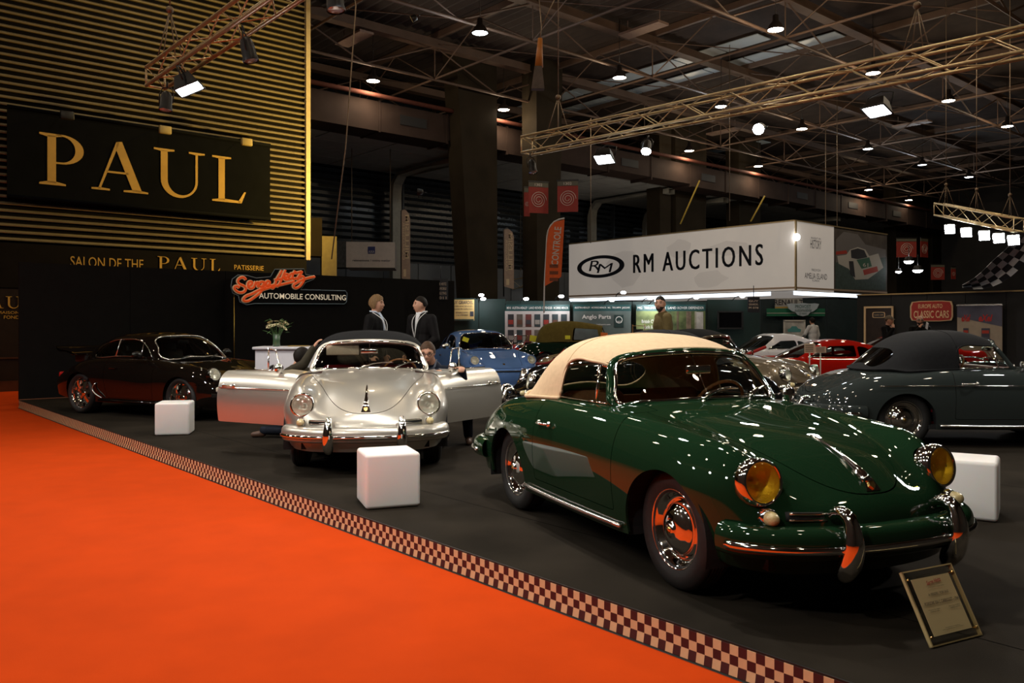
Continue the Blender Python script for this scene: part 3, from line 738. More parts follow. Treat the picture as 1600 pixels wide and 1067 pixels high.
# thin ropes and hoists hanging from the roof
def rope(pts, label, r=0.012, m=None, cat='cable'):
    tag(MB().tube(pts, r, 5).build('hanging_cable', m or M_wire), label, cat)
M_ropey = mat('yellow_strap', (0.55,0.38,0.05), 0.7, noise=0.1)
p0, p1, p2 = at(846,42,18), at(838,0,18), at(870,0,18)
ho = empty('chain_hoist', at(843,140,18)); tag(ho, 'chain hoist with cloth bag over the end of the long truss', 'hoist'); oz = ho.location.copy()
def loc_(px, py, d=18): return at(px,py,d)-oz
MB().tube([loc_(838,-60), loc_(846,42), loc_(844,60)], .012, 5).build('sling', M_wire, ho); MB().tube([loc_(885,-40), loc_(846,42)], .012, 5).build('sling', M_wire, ho)
MB().tube([loc_(844,60), loc_(842,105)], [.05,.09], 8).build('hoist_body', mat('orange_hoist', (0.45,0.16,0.03), 0.5, noise=0.1), ho)
MB().prism([(-.14,0),(.14,0),(.09,.48),(-.07,.48)], .2, basis((1,0,0),(0,0,1),(0,-1,0),loc_(840,142))).build('chain_bag', mat('grey_bag', (0.10,0.08,0.07), 0.8, noise=0.2), ho)
rope([at(551,-30,15), at(556,10,15), at(540,230,15), at(518,405,15)], 'long rope hanging beside the slatted building')
for px, y0, y1, d_, nm in ((923,225,380,30,'strap running up from the far end of the white auction sign'),(1140,110,345,32,'wire from roof to the middle of the white auction sign'),(1290,230,360,33,'wire from roof to the side face of the white auction sign'),(1308,190,360,34,'second wire behind the side face of the auction sign')):
    rope([at(px,y0-40,d_), at(px,y1,d_)], nm, 0.014)
rope([at(1093,282,31), at(1063,350,31)], 'slanted yellow strap lifting the auction sign', 0.03, M_ropey); rope([at(1195,306,31), at(1173,346,31)], 'slanted tan strap lifting the auction sign', 0.03, M_ropey)
# added truss of floods, unseen over the aisle, to light the stand's near side
A1, A2 = W(-9.5,-4.6,TZ+.3), W(6.0,-4.6,TZ+.3)
lattice('lighting_truss', A1, A2, 'added unseen lattice truss lighting the stand from over the orange aisle', hooks=(0.1,0.5,0.9))
for i, t_ in enumerate((1.0,4.4,7.8,11.2)):
    c = A1 + EV*t_; flood(Vector((c.x,c.y,TZ-0.10)), (0.42,0.42,-1.0), '%s added flood lamp along the unseen aisle truss' % ('first','second','third','fourth')[i], AISLE_K)
# warm lamps that wash the slatted front (outside the picture, over the aisle)
for i, (a, b, z) in enumerate(((AB+3.0, 10.2, 5.2),(AB+3.6, 9.6, 9.8))):
    o = empty('wall_washer', W(a,b,z)); aim(o, (W(AB,6.6 if i == 0 else 5.5,5.6 if i == 0 else 7)-W(a,b,z))); tag(o, 'warm wall washer lamp near the slatted front, %s' % ('lower' if i == 0 else 'upper'), 'lamp')
    l = bpy.data.lights.new('lamp_light', 'SPOT'); l.energy = WARM_W*(1.0 if i == 0 else 0.28); l.spot_size = 2.2; l.spot_blend = 0.8; l.shadow_soft_size = 0.12; l.color = (1.0,0.66,0.14)
    lo = bpy.data.objects.new('lamp_light', l); COL.objects.link(lo); lo.parent = o; lo.location = (0,0,-0.06)
    MB().lathe([(0.09,-0.02),(0.10,0.0),(0.08,.12),(0.0005,.16)],16).build('can', M_dkhous, o); MB().lathe([(0.088,-0.01),(0.0005,-0.012)],16).build('lens', emitter('warm_lens', (1,.6,.2), 8), o)
    MB().tube([(0,0,.15),(0,0,.25)], .015, 5).build('bracket', M_dkhous, o)
# ================================================================== cars
def paint(name, col, metal=0.0, rough=0.35, coat=1.0):
    return mat(name, col, rough, metal, coat, coat_rough=0.015, spec=0.0)
M_chrome = mat('chrome', (0.86,0.85,0.82), 0.06, 1.0)
M_alu = mat('brushed_aluminium', (0.75,0.73,0.68), 0.25, 1.0)
M_rubber = mat('tyre_rubber', (0.012,0.011,0.010), 0.62, noise=0.25, nscale=30, bump=0.1)
M_black = mat('black_underside', (0.006,0.006,0.006), 0.8, noise=0.2)
M_trimblk = mat('black_rubber_trim', (0.012,0.012,0.012), 0.5, noise=0.1)
M_glass = pane_mat('car_window_glass', (0.78,0.82,0.78))
M_glassdk = pane_mat('tinted_car_glass', (0.30,0.33,0.31))
M_plastic = pane_mat('clear_vinyl', (0.65,0.62,0.55), rough=0.06)
M_lensY = pane_mat('amber_tinted_lens', (1.0,0.90,0.46))
M_lensC = pane_mat('clear_lens', (0.95,0.95,0.91))
M_refl = mat('headlamp_reflector', (0.95,0.93,0.88), 0.36, 0.7, bump=0.4, bscale=55)
M_reflY = mat('yellow_headlamp_reflector', (0.98,0.86,0.46), 0.42, 0.45, bump=0.6, bscale=55)
M_orange_l = mat('orange_indicator', (0.9,0.25,0.02), 0.15, 0.0, 1.0)
M_red_l = mat('red_tail_lens', (0.5,0.01,0.01), 0.12, 0.0, 1.0)
M_gold = mat('gold_crest', (0.85,0.55,0.18), 0.25, 1.0)
M_tan = mat('tan_leather', (0.36,0.17,0.07), 0.5, noise=0.15, nscale=40)
M_wood = mat('steering_wood', (0.30,0.12,0.04), 0.25, coat=0.6, noise=0.3, nscale=50)
M_redlea = mat('red_leather', (0.20,0.006,0.010), 0.45, noise=0.15, nscale=40)
M_blklea = mat('black_leather', (0.012,0.011,0.011), 0.45, noise=0.15, nscale=40)
M_visor = mat('beige_visor', (0.42,0.33,0.24), 0.7, noise=0.05)

def wheel_meshes(kind):
    key = 'wheel_'+kind
    if key in MESHES: return MESHES[key]
    big = kind != 'steel'
    r0 = 0.245 if big else 0.205; ro = 0.318
    tw = 0.085 if not big else 0.10
    prof = [(r0-0.01, tw*0.75), (r0+0.03*(ro-r0)/0.115, tw), (r0+0.6*(ro-r0), tw*1.03), (ro-0.014, tw*0.86), (ro-0.003, tw*0.68)]
    k = tw*0.58
    for g in range(5):
        x1 = k - g*(2*k/5); x2 = x1 - 2*k/5
        prof += [(ro, x1), (ro, x2+0.006), (ro-0.007, x2+0.005), (ro-0.007, x2+0.001)]
    prof += [(ro-0.003, -tw*0.68), (ro-0.014, -tw*0.86), (r0+0.6*(ro-r0), -tw*1.03), (r0-0.01, -tw*0.75)]
    t = MB().lathe(prof, 56).mesh('tire', M_rubber)
    if not big:
        b = MB(); b.lathe([(0.10,-0.06),(0.18,-0.05),(0.195,0.0),(0.198,0.055),(0.206,0.072),(0.214,0.074),(0.216,0.066),(0.212,0.060)], 56)
        b.lathe([(0.198,0.058),(0.186,0.048),(0.176,0.022),(0.166,0.014),(0.152,0.020),(0.140,0.032),(0.120,0.034)], 56)
        rim = b.mesh('rim', M_chrome)
        c = MB().lathe([(0.138,0.030),(0.139,0.045),(0.132,0.056),(0.118,0.060),(0.108,0.070),(0.085,0.082),(0.055,0.089),(0.036,0.091),(0.034,0.099),(0.022,0.104),(0.0005,0.106)], 48).mesh('hub_cap', M_chrome)
        e = MB().lathe([(0.020,0.1045),(0.018,0.109),(0.0005,0.110)], 20).mesh('crest', M_gold)
        parts = [('rim', rim), ('hub_cap', c), ('crest', e)]
    else:
        chrome = kind == 'cup'
        mm = M_chrome if chrome else M_alu
        b = MB(); b.lathe([(0.20,-0.08),(0.225,-0.06),(0.232,0.05),(0.245,0.078),(0.253,0.080),(0.254,0.070)], 56)
        for i in range(5):                                    # five flat spokes
            a = 2*PI*i/5 + 0.3; M = Matrix.Rotation(a, 4, 'Z')
            vs_ = []
            for (x, w, h, dp) in ((0.03,0.050,0.045,0.05),(0.10,0.040,0.040,0.05),(0.17,0.046,0.025,0.05),(0.232,0.070,0.005,0.05)):
                vs_ += [(x,-w,h-0.012),(x,-w*0.55,h),(x,w*0.55,h),(x,w,h-0.012),(x,w,h-dp),(x,-w,h-dp)]
            fs_ = []
            for s in range(3):
                for q in range(6): fs_.append((s*6+q, s*6+(q+1)%6, (s+1)*6+(q+1)%6, (s+1)*6+q))
            b.add(vs_, [tuple(reversed(f)) for f in fs_], M, False)
        rim = b.mesh('rim', mm)
        c = MB().lathe([(0.062,0.0),(0.060,0.046),(0.050,0.052),(0.0005,0.055)], 28).mesh('hub_cap', mm)
        d = MB().lathe([(0.05,-0.045),(0.165,-0.045),(0.167,-0.03),(0.165,-0.018),(0.05,-0.018)], 36).mesh('brake_disc', M_alu)
        cal = MB(); 
        for i in range(7):
            a = -0.55+1.1*i/6; cal.box((0.155*math.cos(a),0.155*math.sin(a),-0.02),(0.075,0.035,0.06), None)
        cal = cal.mesh('brake_caliper', mat('red_caliper', (0.45,0.01,0.005), 0.35, 0.0, 0.8))
        parts = [('rim', rim), ('hub_cap', c), ('brake_disc', d), ('brake_caliper', cal)]
    MESHES[key] = [('tire', t)] + parts
    return MESHES[key]
MESHES = {}
def put_wheel(root, x, y, kind='steel', r=0.318, turn=0.0, width=1.0):
    w = empty('wheel', (x, y, r), 0, root)
    s = 1 if y > 0 else -1
    w.rotation_euler = (-s*PI/2, 0, turn)
    for n, me in wheel_meshes(kind):
        link(n, me, w)
    w.scale = (r/0.318, r/0.318, width)
    return w

def headlamp(root, x, y, z, axis, r, yellow=False, chrome=M_chrome, name='headlight'):
    key = ('lamp', yellow, round(r,3), chrome.name)
    if key not in MESHES:
        bez = MB().lathe([(r*0.86,0.012),(r*0.90,0.020),(r*0.98,0.018),(r*1.04,0.004),(r*1.085,-0.015),(r*1.10,-0.035),(r*1.04,-0.07)], 40).mesh('bezel', chrome)
        ref = MB().lathe([(r*0.88,0.012),(r*0.80,-0.025),(r*0.62,-0.055),(r*0.36,-0.075),(r*0.12,-0.08),(r*0.10,-0.04),(0.0005,-0.035)], 36).mesh('reflector', M_reflY if yellow else M_refl)
        pr = [(r*0.88,0.010)]+[(r*0.88*math.cos(a), 0.010+0.030*math.sin(a)) for a in [PI/2*i/8 for i in range(1,8)]]+[(0.0005,0.040)]
        pr += [(max(0.0005,q[0]*0.985), q[1]-0.004) for q in reversed(pr)]
        le = MB().lathe(pr, 40).mesh('lens', M_lensY if yellow else M_lensC)
        nt = None
        MESHES[key] = (bez, ref, le)
    bez, ref, le = MESHES[key]
    h = empty(name, (0,0,0), 0, root)
    h.matrix_local = frame_z((x,y,z), axis)
    link('bezel', bez, h); link('reflector', ref, h); link('lens', le, h)
    return h

# ------------------------------------------------------------------ the rounded fifties/sixties cabriolet
B356 = [
 [(1.42,.70,.24),(1.52,.665,.23),(1.60,.60,.225),(1.67,.50,.22),(1.72,.37,.22),(1.75,.24,.22),(1.765,.12,.22),(1.77,0,.22)],
 [(1.37,.735,.24),(1.52,.705,.33),(1.63,.63,.36),(1.71,.52,.37),(1.765,.385,.37),(1.795,.25,.37),(1.81,.125,.37),(1.815,0,.37)],
 [(1.32,.755,.24),(1.46,.745,.41),(1.56,.69,.495),(1.635,.58,.525),(1.715,.42,.513),(1.76,.265,.51),(1.775,.13,.512),(1.78,0,.515)],
 [(1.27,.77,.24),(1.39,.775,.46),(1.48,.735,.60),(1.545,.605,.675),(1.60,.45,.615),(1.645,.29,.598),(1.67,.145,.604),(1.68,0,.607)],
 [(1.20,.785,.24),(1.28,.80,.48),(1.35,.775,.655),(1.41,.63,.785),(1.445,.475,.715),(1.475,.31,.705),(1.49,.155,.718),(1.495,0,.725)],
 [(1.08,.795,.24),(1.12,.818,.48),(1.16,.795,.685),(1.20,.67,.825),(1.215,.495,.79),(1.23,.325,.792),(1.238,.165,.808),(1.24,0,.813)],
 [(.86,.80,.23),(.87,.83,.48),(.88,.81,.70),(.90,.695,.850),(.91,.53,.842),(.915,.35,.850),(.918,.175,.862),(.92,0,.866)],
 [(.60,.80,.215),(.60,.835,.48),(.60,.818,.70),(.60,.722,.858),(.60,.57,.884),(.60,.385,.898),(.60,.19,.907),(.60,0,.910)],
 [(.30,.80,.21),(.30,.835,.48),(.30,.82,.70),(.30,.738,.860),(.30,.60,.902),(.30,.41,.926),(.30,.2,.938),(.30,0,.942)],
 [(-.2,.80,.21),(-.2,.835,.48),(-.2,.822,.70),(-.2,.748,.858),(-.2,.615,.905),(-.2,.42,.930),(-.2,.2,.942),(-.2,0,.946)],
 [(-.7,.795,.21),(-.7,.838,.48),(-.7,.828,.69),(-.7,.745,.848),(-.7,.60,.897),(-.7,.41,.918),(-.7,.2,.928),(-.7,0,.931)],
 [(-1.05,.79,.22),(-1.05,.832,.48),(-1.05,.818,.675),(-1.05,.725,.820),(-1.05,.56,.866),(-1.05,.38,.884),(-1.05,.19,.894),(-1.05,0,.897)],
 [(-1.36,.78,.24),(-1.37,.81,.47),(-1.38,.785,.655),(-1.40,.675,.785),(-1.41,.515,.815),(-1.415,.34,.822),(-1.42,.17,.828),(-1.42,0,.83)],
 [(-1.58,.75,.24),(-1.62,.77,.45),(-1.66,.725,.60),(-1.70,.605,.685),(-1.72,.455,.692),(-1.73,.30,.69),(-1.735,.15,.69),(-1.735,0,.69)],
 [(-1.72,.70,.25),(-1.80,.69,.40),(-1.87,.61,.49),(-1.92,.49,.53),(-1.945,.36,.53),(-1.96,.24,.525),(-1.965,.12,.525),(-1.97,0,.525)],
 [(-1.80,.65,.26),(-1.89,.58,.30),(-1.95,.48,.32),(-1.985,.37,.325),(-2.0,.27,.325),(-2.01,.18,.325),(-2.015,.09,.325),(-2.015,0,.325)]]
T356 = [
 [(.25,.63,.90),(.17,.59,1.02),(.09,.53,1.14),(.085,.44,1.207),(.125,.30,1.236),(.145,.15,1.246),(.15,0,1.249)],
 [(-.08,.665,.90),(-.09,.64,1.03),(-.10,.60,1.14),(-.10,.51,1.235),(-.10,.35,1.297),(-.10,.18,1.323),(-.10,0,1.33)],
 [(-.40,.68,.90),(-.40,.655,1.04),(-.40,.61,1.155),(-.40,.515,1.255),(-.40,.35,1.318),(-.40,.18,1.338),(-.40,0,1.345)],
 [(-.66,.69,.89),(-.68,.65,1.02),(-.70,.59,1.13),(-.72,.49,1.215),(-.74,.34,1.27),(-.75,.17,1.295),(-.75,0,1.30)],
 [(-.86,.685,.876),(-.88,.628,.970),(-.92,.552,1.052),(-.96,.445,1.108),(-.99,.31,1.140),(-1.0,.16,1.153),(-1.0,0,1.157)],
 [(-1.00,.66,.868),(-1.10,.590,.878),(-1.20,.49,.886),(-1.28,.38,.878),(-1.32,.26,.874),(-1.34,.13,.872),(-1.345,0,.871)]]
WS356 = [
 [(.24,.615,.895),(.31,.51,.912),(.36,.35,.924),(.39,.175,.931),(.40,0,.933)],
 [(.185,.585,1.00),(.245,.49,1.02),(.29,.335,1.032),(.315,.165,1.038),(.325,0,1.04)],
 [(.11,.54,1.11),(.16,.45,1.132),(.20,.31,1.147),(.225,.15,1.155),(.232,0,1.158)],
 [(.075,.505,1.165),(.12,.42,1.192),(.155,.28,1.208),(.175,.14,1.216),(.18,0,1.219)]]
DOOR356 = [(-.43,.33),(-.425,.80),(-.40,1.05),(.585,1.05),(.625,.80),(.63,.33)]
HOOD356 = [(.50,-.56),(.50,.56),(.95,.51),(1.25,.425),(1.45,.36),(1.60,.27),(1.70,.14),(1.725,0),(1.70,-.14),(1.60,-.27),(1.45,-.36),(1.25,-.425),(.95,-.51)]
LID356 = [(-1.42,-.34),(-1.42,.34),(-1.62,.36),(-1.82,.33),(-1.885,.2),(-1.89,-.2),(-1.82,-.33),(-1.62,-.36)]
def smooth_poly(pts, n=64): return [p[:2] for p in curve_pts([(a,b,0) for a,b in pts], n, True)]

def f_tube(o, ax, r):
    o = np.array(o); ax = np.array(ax)/np.linalg.norm(ax)
    def f(V):
        d = V-o; t = d@ax; return np.maximum(np.linalg.norm(d-t[:,None]*ax, axis=1)-r, -t-.14)
    return f
def body_356():
    if 'b356' in MESHES: return MESHES['b356']
    S = net(B356, 170, 150)
    side = lambda V: 0.42-np.abs(V[:,1])
    _, S = S.cut(f_and(f_circle(1.06,.29,.348), side))
    _, S = S.cut(f_and(f_circle(-1.05,.285,.340), side))
    for s_ in (-1,1): _, S = S.cut(f_tube((1.595,s_*.595,.650), (.97,s_*.07,.16), .104))
    cock = f_and(f_poly(smooth_poly([(.385,0),(.375,.2),(.32,.42),(.235,.565),(.05,.625),(-.3,.65),(-.7,.655),(-.92,.52),(-1.0,.2),(-1.0,-.2),(-.92,-.52),(-.7,-.655),(-.3,-.65),(.05,-.625),(.235,-.565),(.32,-.42),(.375,-.2)],90),0,1), lambda V: 0.7-V[:,2])
    _, S = S.cut(cock)
    door = f_poly([(-.49,.35),(-.49,.80),(-.47,1.3),(.50,1.3),(.545,.80),(.565,.35)], 0, 2, 0.02)
    dl, S = split_gap(S, f_and(door, lambda V: 0.5-V[:,1]))
    dr, S = split_gap(S, f_and(door, lambda V: 0.5+V[:,1]))
    hd = f_and(f_poly(smooth_poly(HOOD356,90),0,1), lambda V: 0.50-V[:,2])
    hood, S = split_gap(S, hd)
    ld = f_and(f_poly(smooth_poly(LID356,60),0,1), lambda V: 0.50-V[:,2])
    lid, S = split_gap(S, ld)
    T = net(T356, 90, 90)
    win = f_poly([(.235,.918),(.09,1.125),(.03,1.152),(-.28,1.168),(-.37,1.15),(-.39,.918)], 0, 2, 0.008)
    winL = f_and(win, lambda V: 0.3-np.abs(V[:,1]))
    sw, T = T.cut(winL)
    # below the side window and ahead of the rear edge the door carries the glass: no cloth there
    _, T = T.cut(f_and(lambda V: V[:,2]-0.919, lambda V: -0.395-V[:,0], lambda V: 0.3-np.abs(V[:,1])))
    _, T = T.cut(f_and(f_poly([(.35,.87),(.35,.97),(.10,1.14),(.06,1.185),(.03,1.15),(.235,.915)],0,2), lambda V: 0.3-np.abs(V[:,1])))
    rwf = f_and(f_poly(smooth_poly([(-.42,.945),(-.20,.925),(.20,.925),(.42,.945),(.44,1.02),(.34,1.105),(.15,1.13),(-.15,1.13),(-.34,1.105),(-.44,1.02)],60),1,2), lambda V: V[:,0]+0.8)
    rw, T = T.cut(rwf)
    G = net(WS356, 24, 48)
    MESHES['b356'] = dict(body=S, dl=dl, dr=dr, hood=hood, lid=lid, top=T, sw=sw, rw=rw, ws=G)
    return MESHES['b356']

def sweep_bumper(path, z0, flip=1):
    """blade of a bumper along a plan path of (x, y)"""
    P_ = np.array(curve_pts([(a,b,0) for a,b in path], 60))[:, :2]
    t = np.gradient(P_, axis=0); t /= np.linalg.norm(t, axis=1, keepdims=True); n = np.stack([t[:,1], -t[:,0]], 1)*flip
    sec = [(-.07,.075),(-.02,.078),(.012,.066),(.030,.040),(.036,.005),(.034,-.03),(.022,-.058),(-.01,-.072),(-.06,-.066)]
    rows = []
    for p, q in zip(P_, n): rows.append([(p[0]+q[0]*o, p[1]+q[1]*o, z0+h) for o, h in sec])
    # closed, rounded ends
    S = net(rows, 90, 26, mirror=False)
    strip = [(p[0]+q[0]*.036, p[1]+q[1]*.036, z0-.014) for p, q in zip(P_, n)]
    return S, strip[2:-2]

def make_356(name, label, paint_m, top_m, trim_m, loc, rz, group, yellow=False, doors_open=(0.0,0.0), side_strip=False, lens_dir=0.0, wheel_turn=0.0):
    D = body_356(); root = empty(name, loc, rz); tag(root, label, 'car', group)
    def shared(key, S, nm, m, lip=0.012, back=False, parent=root):
        k = (key, m.name)
        if k not in MESHES: MESHES[k] = S.mesh(nm, m, lip, back)
        return link(nm, MESHES[k], parent)
    shared('356body', D['body'], 'body', paint_m, 0.014); shared('356hood', D['hood'], 'hood', paint_m, 0.014)
    shared('356lid', D['lid'], 'engine_lid', paint_m)
    # engine lid grilles
    for s in (-1, 1):
        g = MB()
        for i in range(7): g.box((-1.50-i*.033, s*.17, .79-i*.0165),(.018,.20,.012))
        g.build('engine_grille', M_chrome, root)
    # doors, hinged at their front edges
    for s, k in ((1,'dl'), (-1,'dr')):
        hinge = Vector((.55, s*.80, 0)); 
        dm = D[k]; kk = ('356door', s, paint_m.name)
        if kk not in MESHES:
            MESHES[kk] = Surf(dm.V-np.array(hinge), dm.N, dm.F).mesh('door', paint_m, 0.045, True)
        d = link('door', MESHES[kk], root, hinge); d_open = doors_open[0] if s > 0 else doors_open[1]; d.rotation_euler = (0,0,s*-d_open)
        b = MB()
        b.tube(curve_pts([(-.425,s*.842,.735),(-.39,s*.862,.737),(-.30,s*.866,.737),(-.265,s*.846,.735)],12), .009, 8)
        b.lathe([(.018,0),(.018,.008),(.010,.012),(.0005,.012)],14,frame_z((-.425,s*.826,.735),(0,s,0.1))); b.lathe([(.022,0),(.022,.010),(.012,.016),(.0005,.016)],14,frame_z((-.265,s*.828,.735),(0,s,0.1)))
        o = b.build('door_handle', M_chrome, d); o.location = -hinge
        if d_open or side_strip:
            o = MB().tube(curve_pts([(x, s*(.838 if x > -.3 else .839), .715) for x in (.53,.3,0,-.2,-.48)],14), .006, 6).build('side_moulding', M_chrome, d); o.location = -hinge
        # vent window post, glass and mirror stand on the door
        b = MB(); b.tube([(.23,s*.628,.91),(.085,s*.55,1.128)], .009, 6); b.tube([(.07,s*.648,.905),(.025,s*.60,1.148)], .011, 6); b.tube([(.085,s*.55,1.128),(.025,s*.60,1.148)], .008, 6)
        b.tube([(.24,s*.63,.908),(.05,s*.652,.908),(-.39,s*.672,.908)], .008, 6)
        o = b.build('vent_window_frame', M_chrome, d); o.location = -hinge
        if s*lens_dir >= 0 or d_open:
            b = MB(); b.tube(curve_pts([(.30,s*.69,.875),(.30,s*.70,.89),(.298,s*.715,.91)],8), .008, 8)
            b.lathe([(.0005,-.03),(.03,-.026),(.052,-.012),(.057,.002),(.055,.008),(.0005,.008)],20,frame_z((.292,s*.725,.935),(-1,-s*.15,0)))
            b.sphere((.30,s*.69,.875),(.03,.018,.012),10,6)
            o = b.build('door_mirror', M_chrome, d); o.location = -hinge
        tri = D['sw']
        b = MB(); z0, z1 = .95, 1.19
        if not d_open:
            gl, _ = tri.cut(lambda V: -s*V[:,1]); gl = gl.offset(-0.006)
            o = Surf(gl.V-np.array(hinge), gl.N, gl.F).build('window_glass', M_glass, d)
        inner = MB().rbox((.03, s*.70, .61),(.94,.03,.48),.012,2).build('door_card', trim_m, d); inner.location = -hinge
    # soft top
    shared('356top', D['top'], 'soft_top', top_m, 0.012, True)
    k = ('356hem', top_m.name)
    if k not in MESHES:
        b = MB()
        hem = [(-.40,.686,.898),(-.66,.698,.886),(-.88,.694,.874),(-1.00,.668,.868),(-1.11,.592,.887),(-1.20,.497,.884),(-1.285,.385,.876),(-1.325,.26,.872),(-1.345,.13,.870),(-1.35,0,.869)]
        full = hem + [(x,-y,z) for x,y,z in reversed(hem[:-1])]
        b.tube(curve_pts(full, 90), .013, 8)
        for s in (-1,1):
            b.tube(curve_pts([(.235,s*.63,.918),(.165,s*.59,1.02),(.09,s*.545,1.130),(.03,s*.588,1.158),(-.1,s*.600,1.168),(-.29,s*.607,1.174),(-.375,s*.622,1.140),(-.398,s*.676,.918)],40), .010, 6)
        b.tube(curve_pts([(.10,.50,1.17),(.12,.42,1.213),(.145,.28,1.240),(.165,0,1.252),(.145,-.28,1.240),(.12,-.42,1.213),(.10,-.50,1.17)],30), .012, 6)
        # seam welts across the roof
        b.tube(curve_pts([(-.40,.617,1.145),(-.40,.574,1.205),(-.40,.515,1.256),(-.40,.35,1.319),(-.40,.18,1.339),(-.40,0,1.346),(-.40,-.18,1.339),(-.40,-.35,1.319),(-.40,-.515,1.256),(-.40,-.574,1.205),(-.40,-.617,1.145)],40), .005, 6)
        MESHES[k] = b.mesh('top_hem', top_m)
    link('top_hem', MESHES[k], root)
    shared('356rw', D['rw'].offset(-0.004), 'rear_window', M_plastic, 0)
    # windscreen
    shared('356ws', D['ws'], 'windscreen', M_glass, 0)
    if '356wsf' not in MESHES:
        half = [(.40,0,.933),(.39,.175,.931),(.36,.35,.924),(.31,.51,.912),(.255,.59,.905),(.225,.605,.935),(.185,.585,1.00),(.115,.545,1.105),(.085,.505,1.155),(.115,.42,1.190),(.155,.28,1.208),(.175,.14,1.216)]
        full = half + [(.18,0,1.219)] + [(x,-y,z) for x,y,z in reversed(half[1:])]
        cp = np.array(curve_pts(full,120,True)); ctr_ = cp.mean(0)
        MESHES['356wsf'] = MB().tube([tuple(p) for p in cp+np.array((.016,0,.006))], .0135, 8, closed=True).mesh('windscreen_frame', M_chrome)
        big = ctr_ + (cp-ctr_)*np.array((1.03,1.045,1.07)) + np.array((-.004,0,-.002))
        MESHES['356wss'] = MB().tube([tuple(p) for p in big], .026, 8, closed=True)
        b = MB(); b.tube([(.392,0,.933),(.175,0,1.219)], .004, 6); b.rbox((.265,0,1.115),(.025,.19,.055),.012,2)
        MESHES['356rvm'] = b.mesh('interior_mirror', M_chrome)
        MESHES['356wip'] = []
        for y0, y1 in ((-.10,.20),(.28,.52)):
            b = MB()
            x0 = .47-.12*abs(y0)
            b.lathe([(.016,-.02),(.016,.012),(.009,.022),(.0005,.024)],12,frame_z((x0,y0,.915),(.2,0,1)))
            b.tube(curve_pts([(x0,y0,.94),(x0-.045,(y0*.55+y1*.45),.985),(.385-abs(y1)*.14,y1,1.0)],12), [.011-.0004*i for i in range(12)], 6)
            b.tube(curve_pts([(.425-.1*abs(y0),y0*.85+y1*.15,.965),(.395-.1*abs(y1),(y0*.4+y1*.6),.99),(.36-.12*abs(y1),y1*1.2-y0*.2,.992)],8), .006, 4)
            MESHES['356wip'].append(b.mesh('wiper', M_chrome))
    kf = ('356wss', paint_m.name)
    if kf not in MESHES: MESHES[kf] = MESHES['356wss'].mesh('windscreen_surround', paint_m)
    link('windscreen_surround', MESHES[kf], root)
    link('windscreen_frame', MESHES['356wsf'], root); link('interior_mirror', MESHES['356rvm'], root); [link('wiper', w_, root) for w_ in MESHES['356wip']]
    # cabin
    kt = ('356cab', trim_m.name)
    if kt not in MESHES:
        t = MB(); t.box((-.2,0,.27),(1.25,1.30,.04))
        for s in (-1,1): t.box((-.59,s*.64,.62),(.22,.03,.44)); t.box((.36,s*.60,.55),(.18,.03,.44))
        t.box((-.98,0,.60),(.04,.95,.50)); t.rbox((-.84,0,.56),(.24,1.0,.36),.06,3)
        t.box((.42,0,.58),(.03,1.0,.54))
        dash = MB(); dash.rbox((.24,0,.855),(.18,1.10,.11),.045,3)
        seat = MB(); seat.rbox((-.20,0,.42),(.52,.50,.18),.07,4)
        sb = MB(); Mx = Matrix.Translation((-.50,0,.66)) @ Matrix.Rotation(-.28,4,'Y'); sb.rbox((0,0,0),(.15,.50,.56),.07,4,Mx)
        MESHES[kt] = (t.mesh('cabin_tub', trim_m), dash.mesh('dashboard', trim_m), seat.mesh('seat_cushion', trim_m), sb.mesh('seat_backrest', trim_m))
        st = MB(); ring = [(0.195*math.cos(a), 0.195*math.sin(a), 0) for a in [2*PI*i/32 for i in range(32)]]
        st.tube(ring, .012, 8, closed=True)
        MESHES['356sw'] = st.mesh('steering_rim', M_wood)
        sp = MB(); sp.tube([(-.19,0,0),(0,0,-.03),(.19,0,0)], .008, 6); sp.tube([(0,-.19,0),(0,0,-.03)], .008, 6); sp.lathe([(.04,-.04),(.04,-.02),(.0005,-.012)],16); sp.tube([(0,0,-.03),(0,0,-.4)], .018, 8)
        MESHES['356swh'] = sp.mesh('steering_spokes', M_alu)
    a, b, c, d = MESHES[kt]
    link('cabin_tub', a, root); link('dashboard', b, root)
    for s in (-1,1):
        se = empty('seat', (0, s*.33, 0), 0, root); link('seat_cushion', c, se); link('seat_backrest', d, se)
    stw = empty('steering_wheel', (0,0,0), 0, root); stw.matrix_local = frame_z((.02,.34,.855), (-.85,0,.52)); link('steering_rim', MESHES['356sw'], stw); link('steering_spokes', MESHES['356swh'], stw)
    # underside and wheel wells
    if '356und' not in MESHES:
        u = MB(); u.box((-.05,0,.235),(1.45,1.52,.05)); u.box((1.05,0,.36),(1.15,.85,.28)); u.box((-1.15,0,.40),(1.3,.85,.34)); u.box((1.50,0,.28),(.30,1.2,.08)); u.box((-1.62,0,.36),(.40,1.25,.14))
        MESHES['356und'] = u.mesh('underbody', M_black)
        wells = []
        for xw in (1.055,-1.05):
            for s in (-1,1):
                Mx = Matrix.Translation((xw, 0, .30)) @ Matrix.Rotation(-s*PI/2,4,'X')
                pr = [(.375,.81),(.375,.44),(.0005,.44)]; n = 28; vs_ = []; fs_ = []
                for r, h in pr:
                    for kk in range(n+1):
                        an = -0.25+ (PI+.5)*kk/n; vs_.append((xw+r*math.cos(an), s*h*(1 if r<.3 or h<.5 else .985), .30+r*math.sin(an)))
                for i in range(2):
                    for kk in range(n): fs_.append((i*(n+1)+kk,i*(n+1)+kk+1,(i+1)*(n+1)+kk+1,(i+1)*(n+1)+kk))
                vs_ = [(x,(y if abs(y)<.5 else s*.79),z) for x,y,z in vs_]
                wells.append(MB().add(vs_, fs_).mesh('wheel_well', M_black))
        MESHES['356well'] = wells
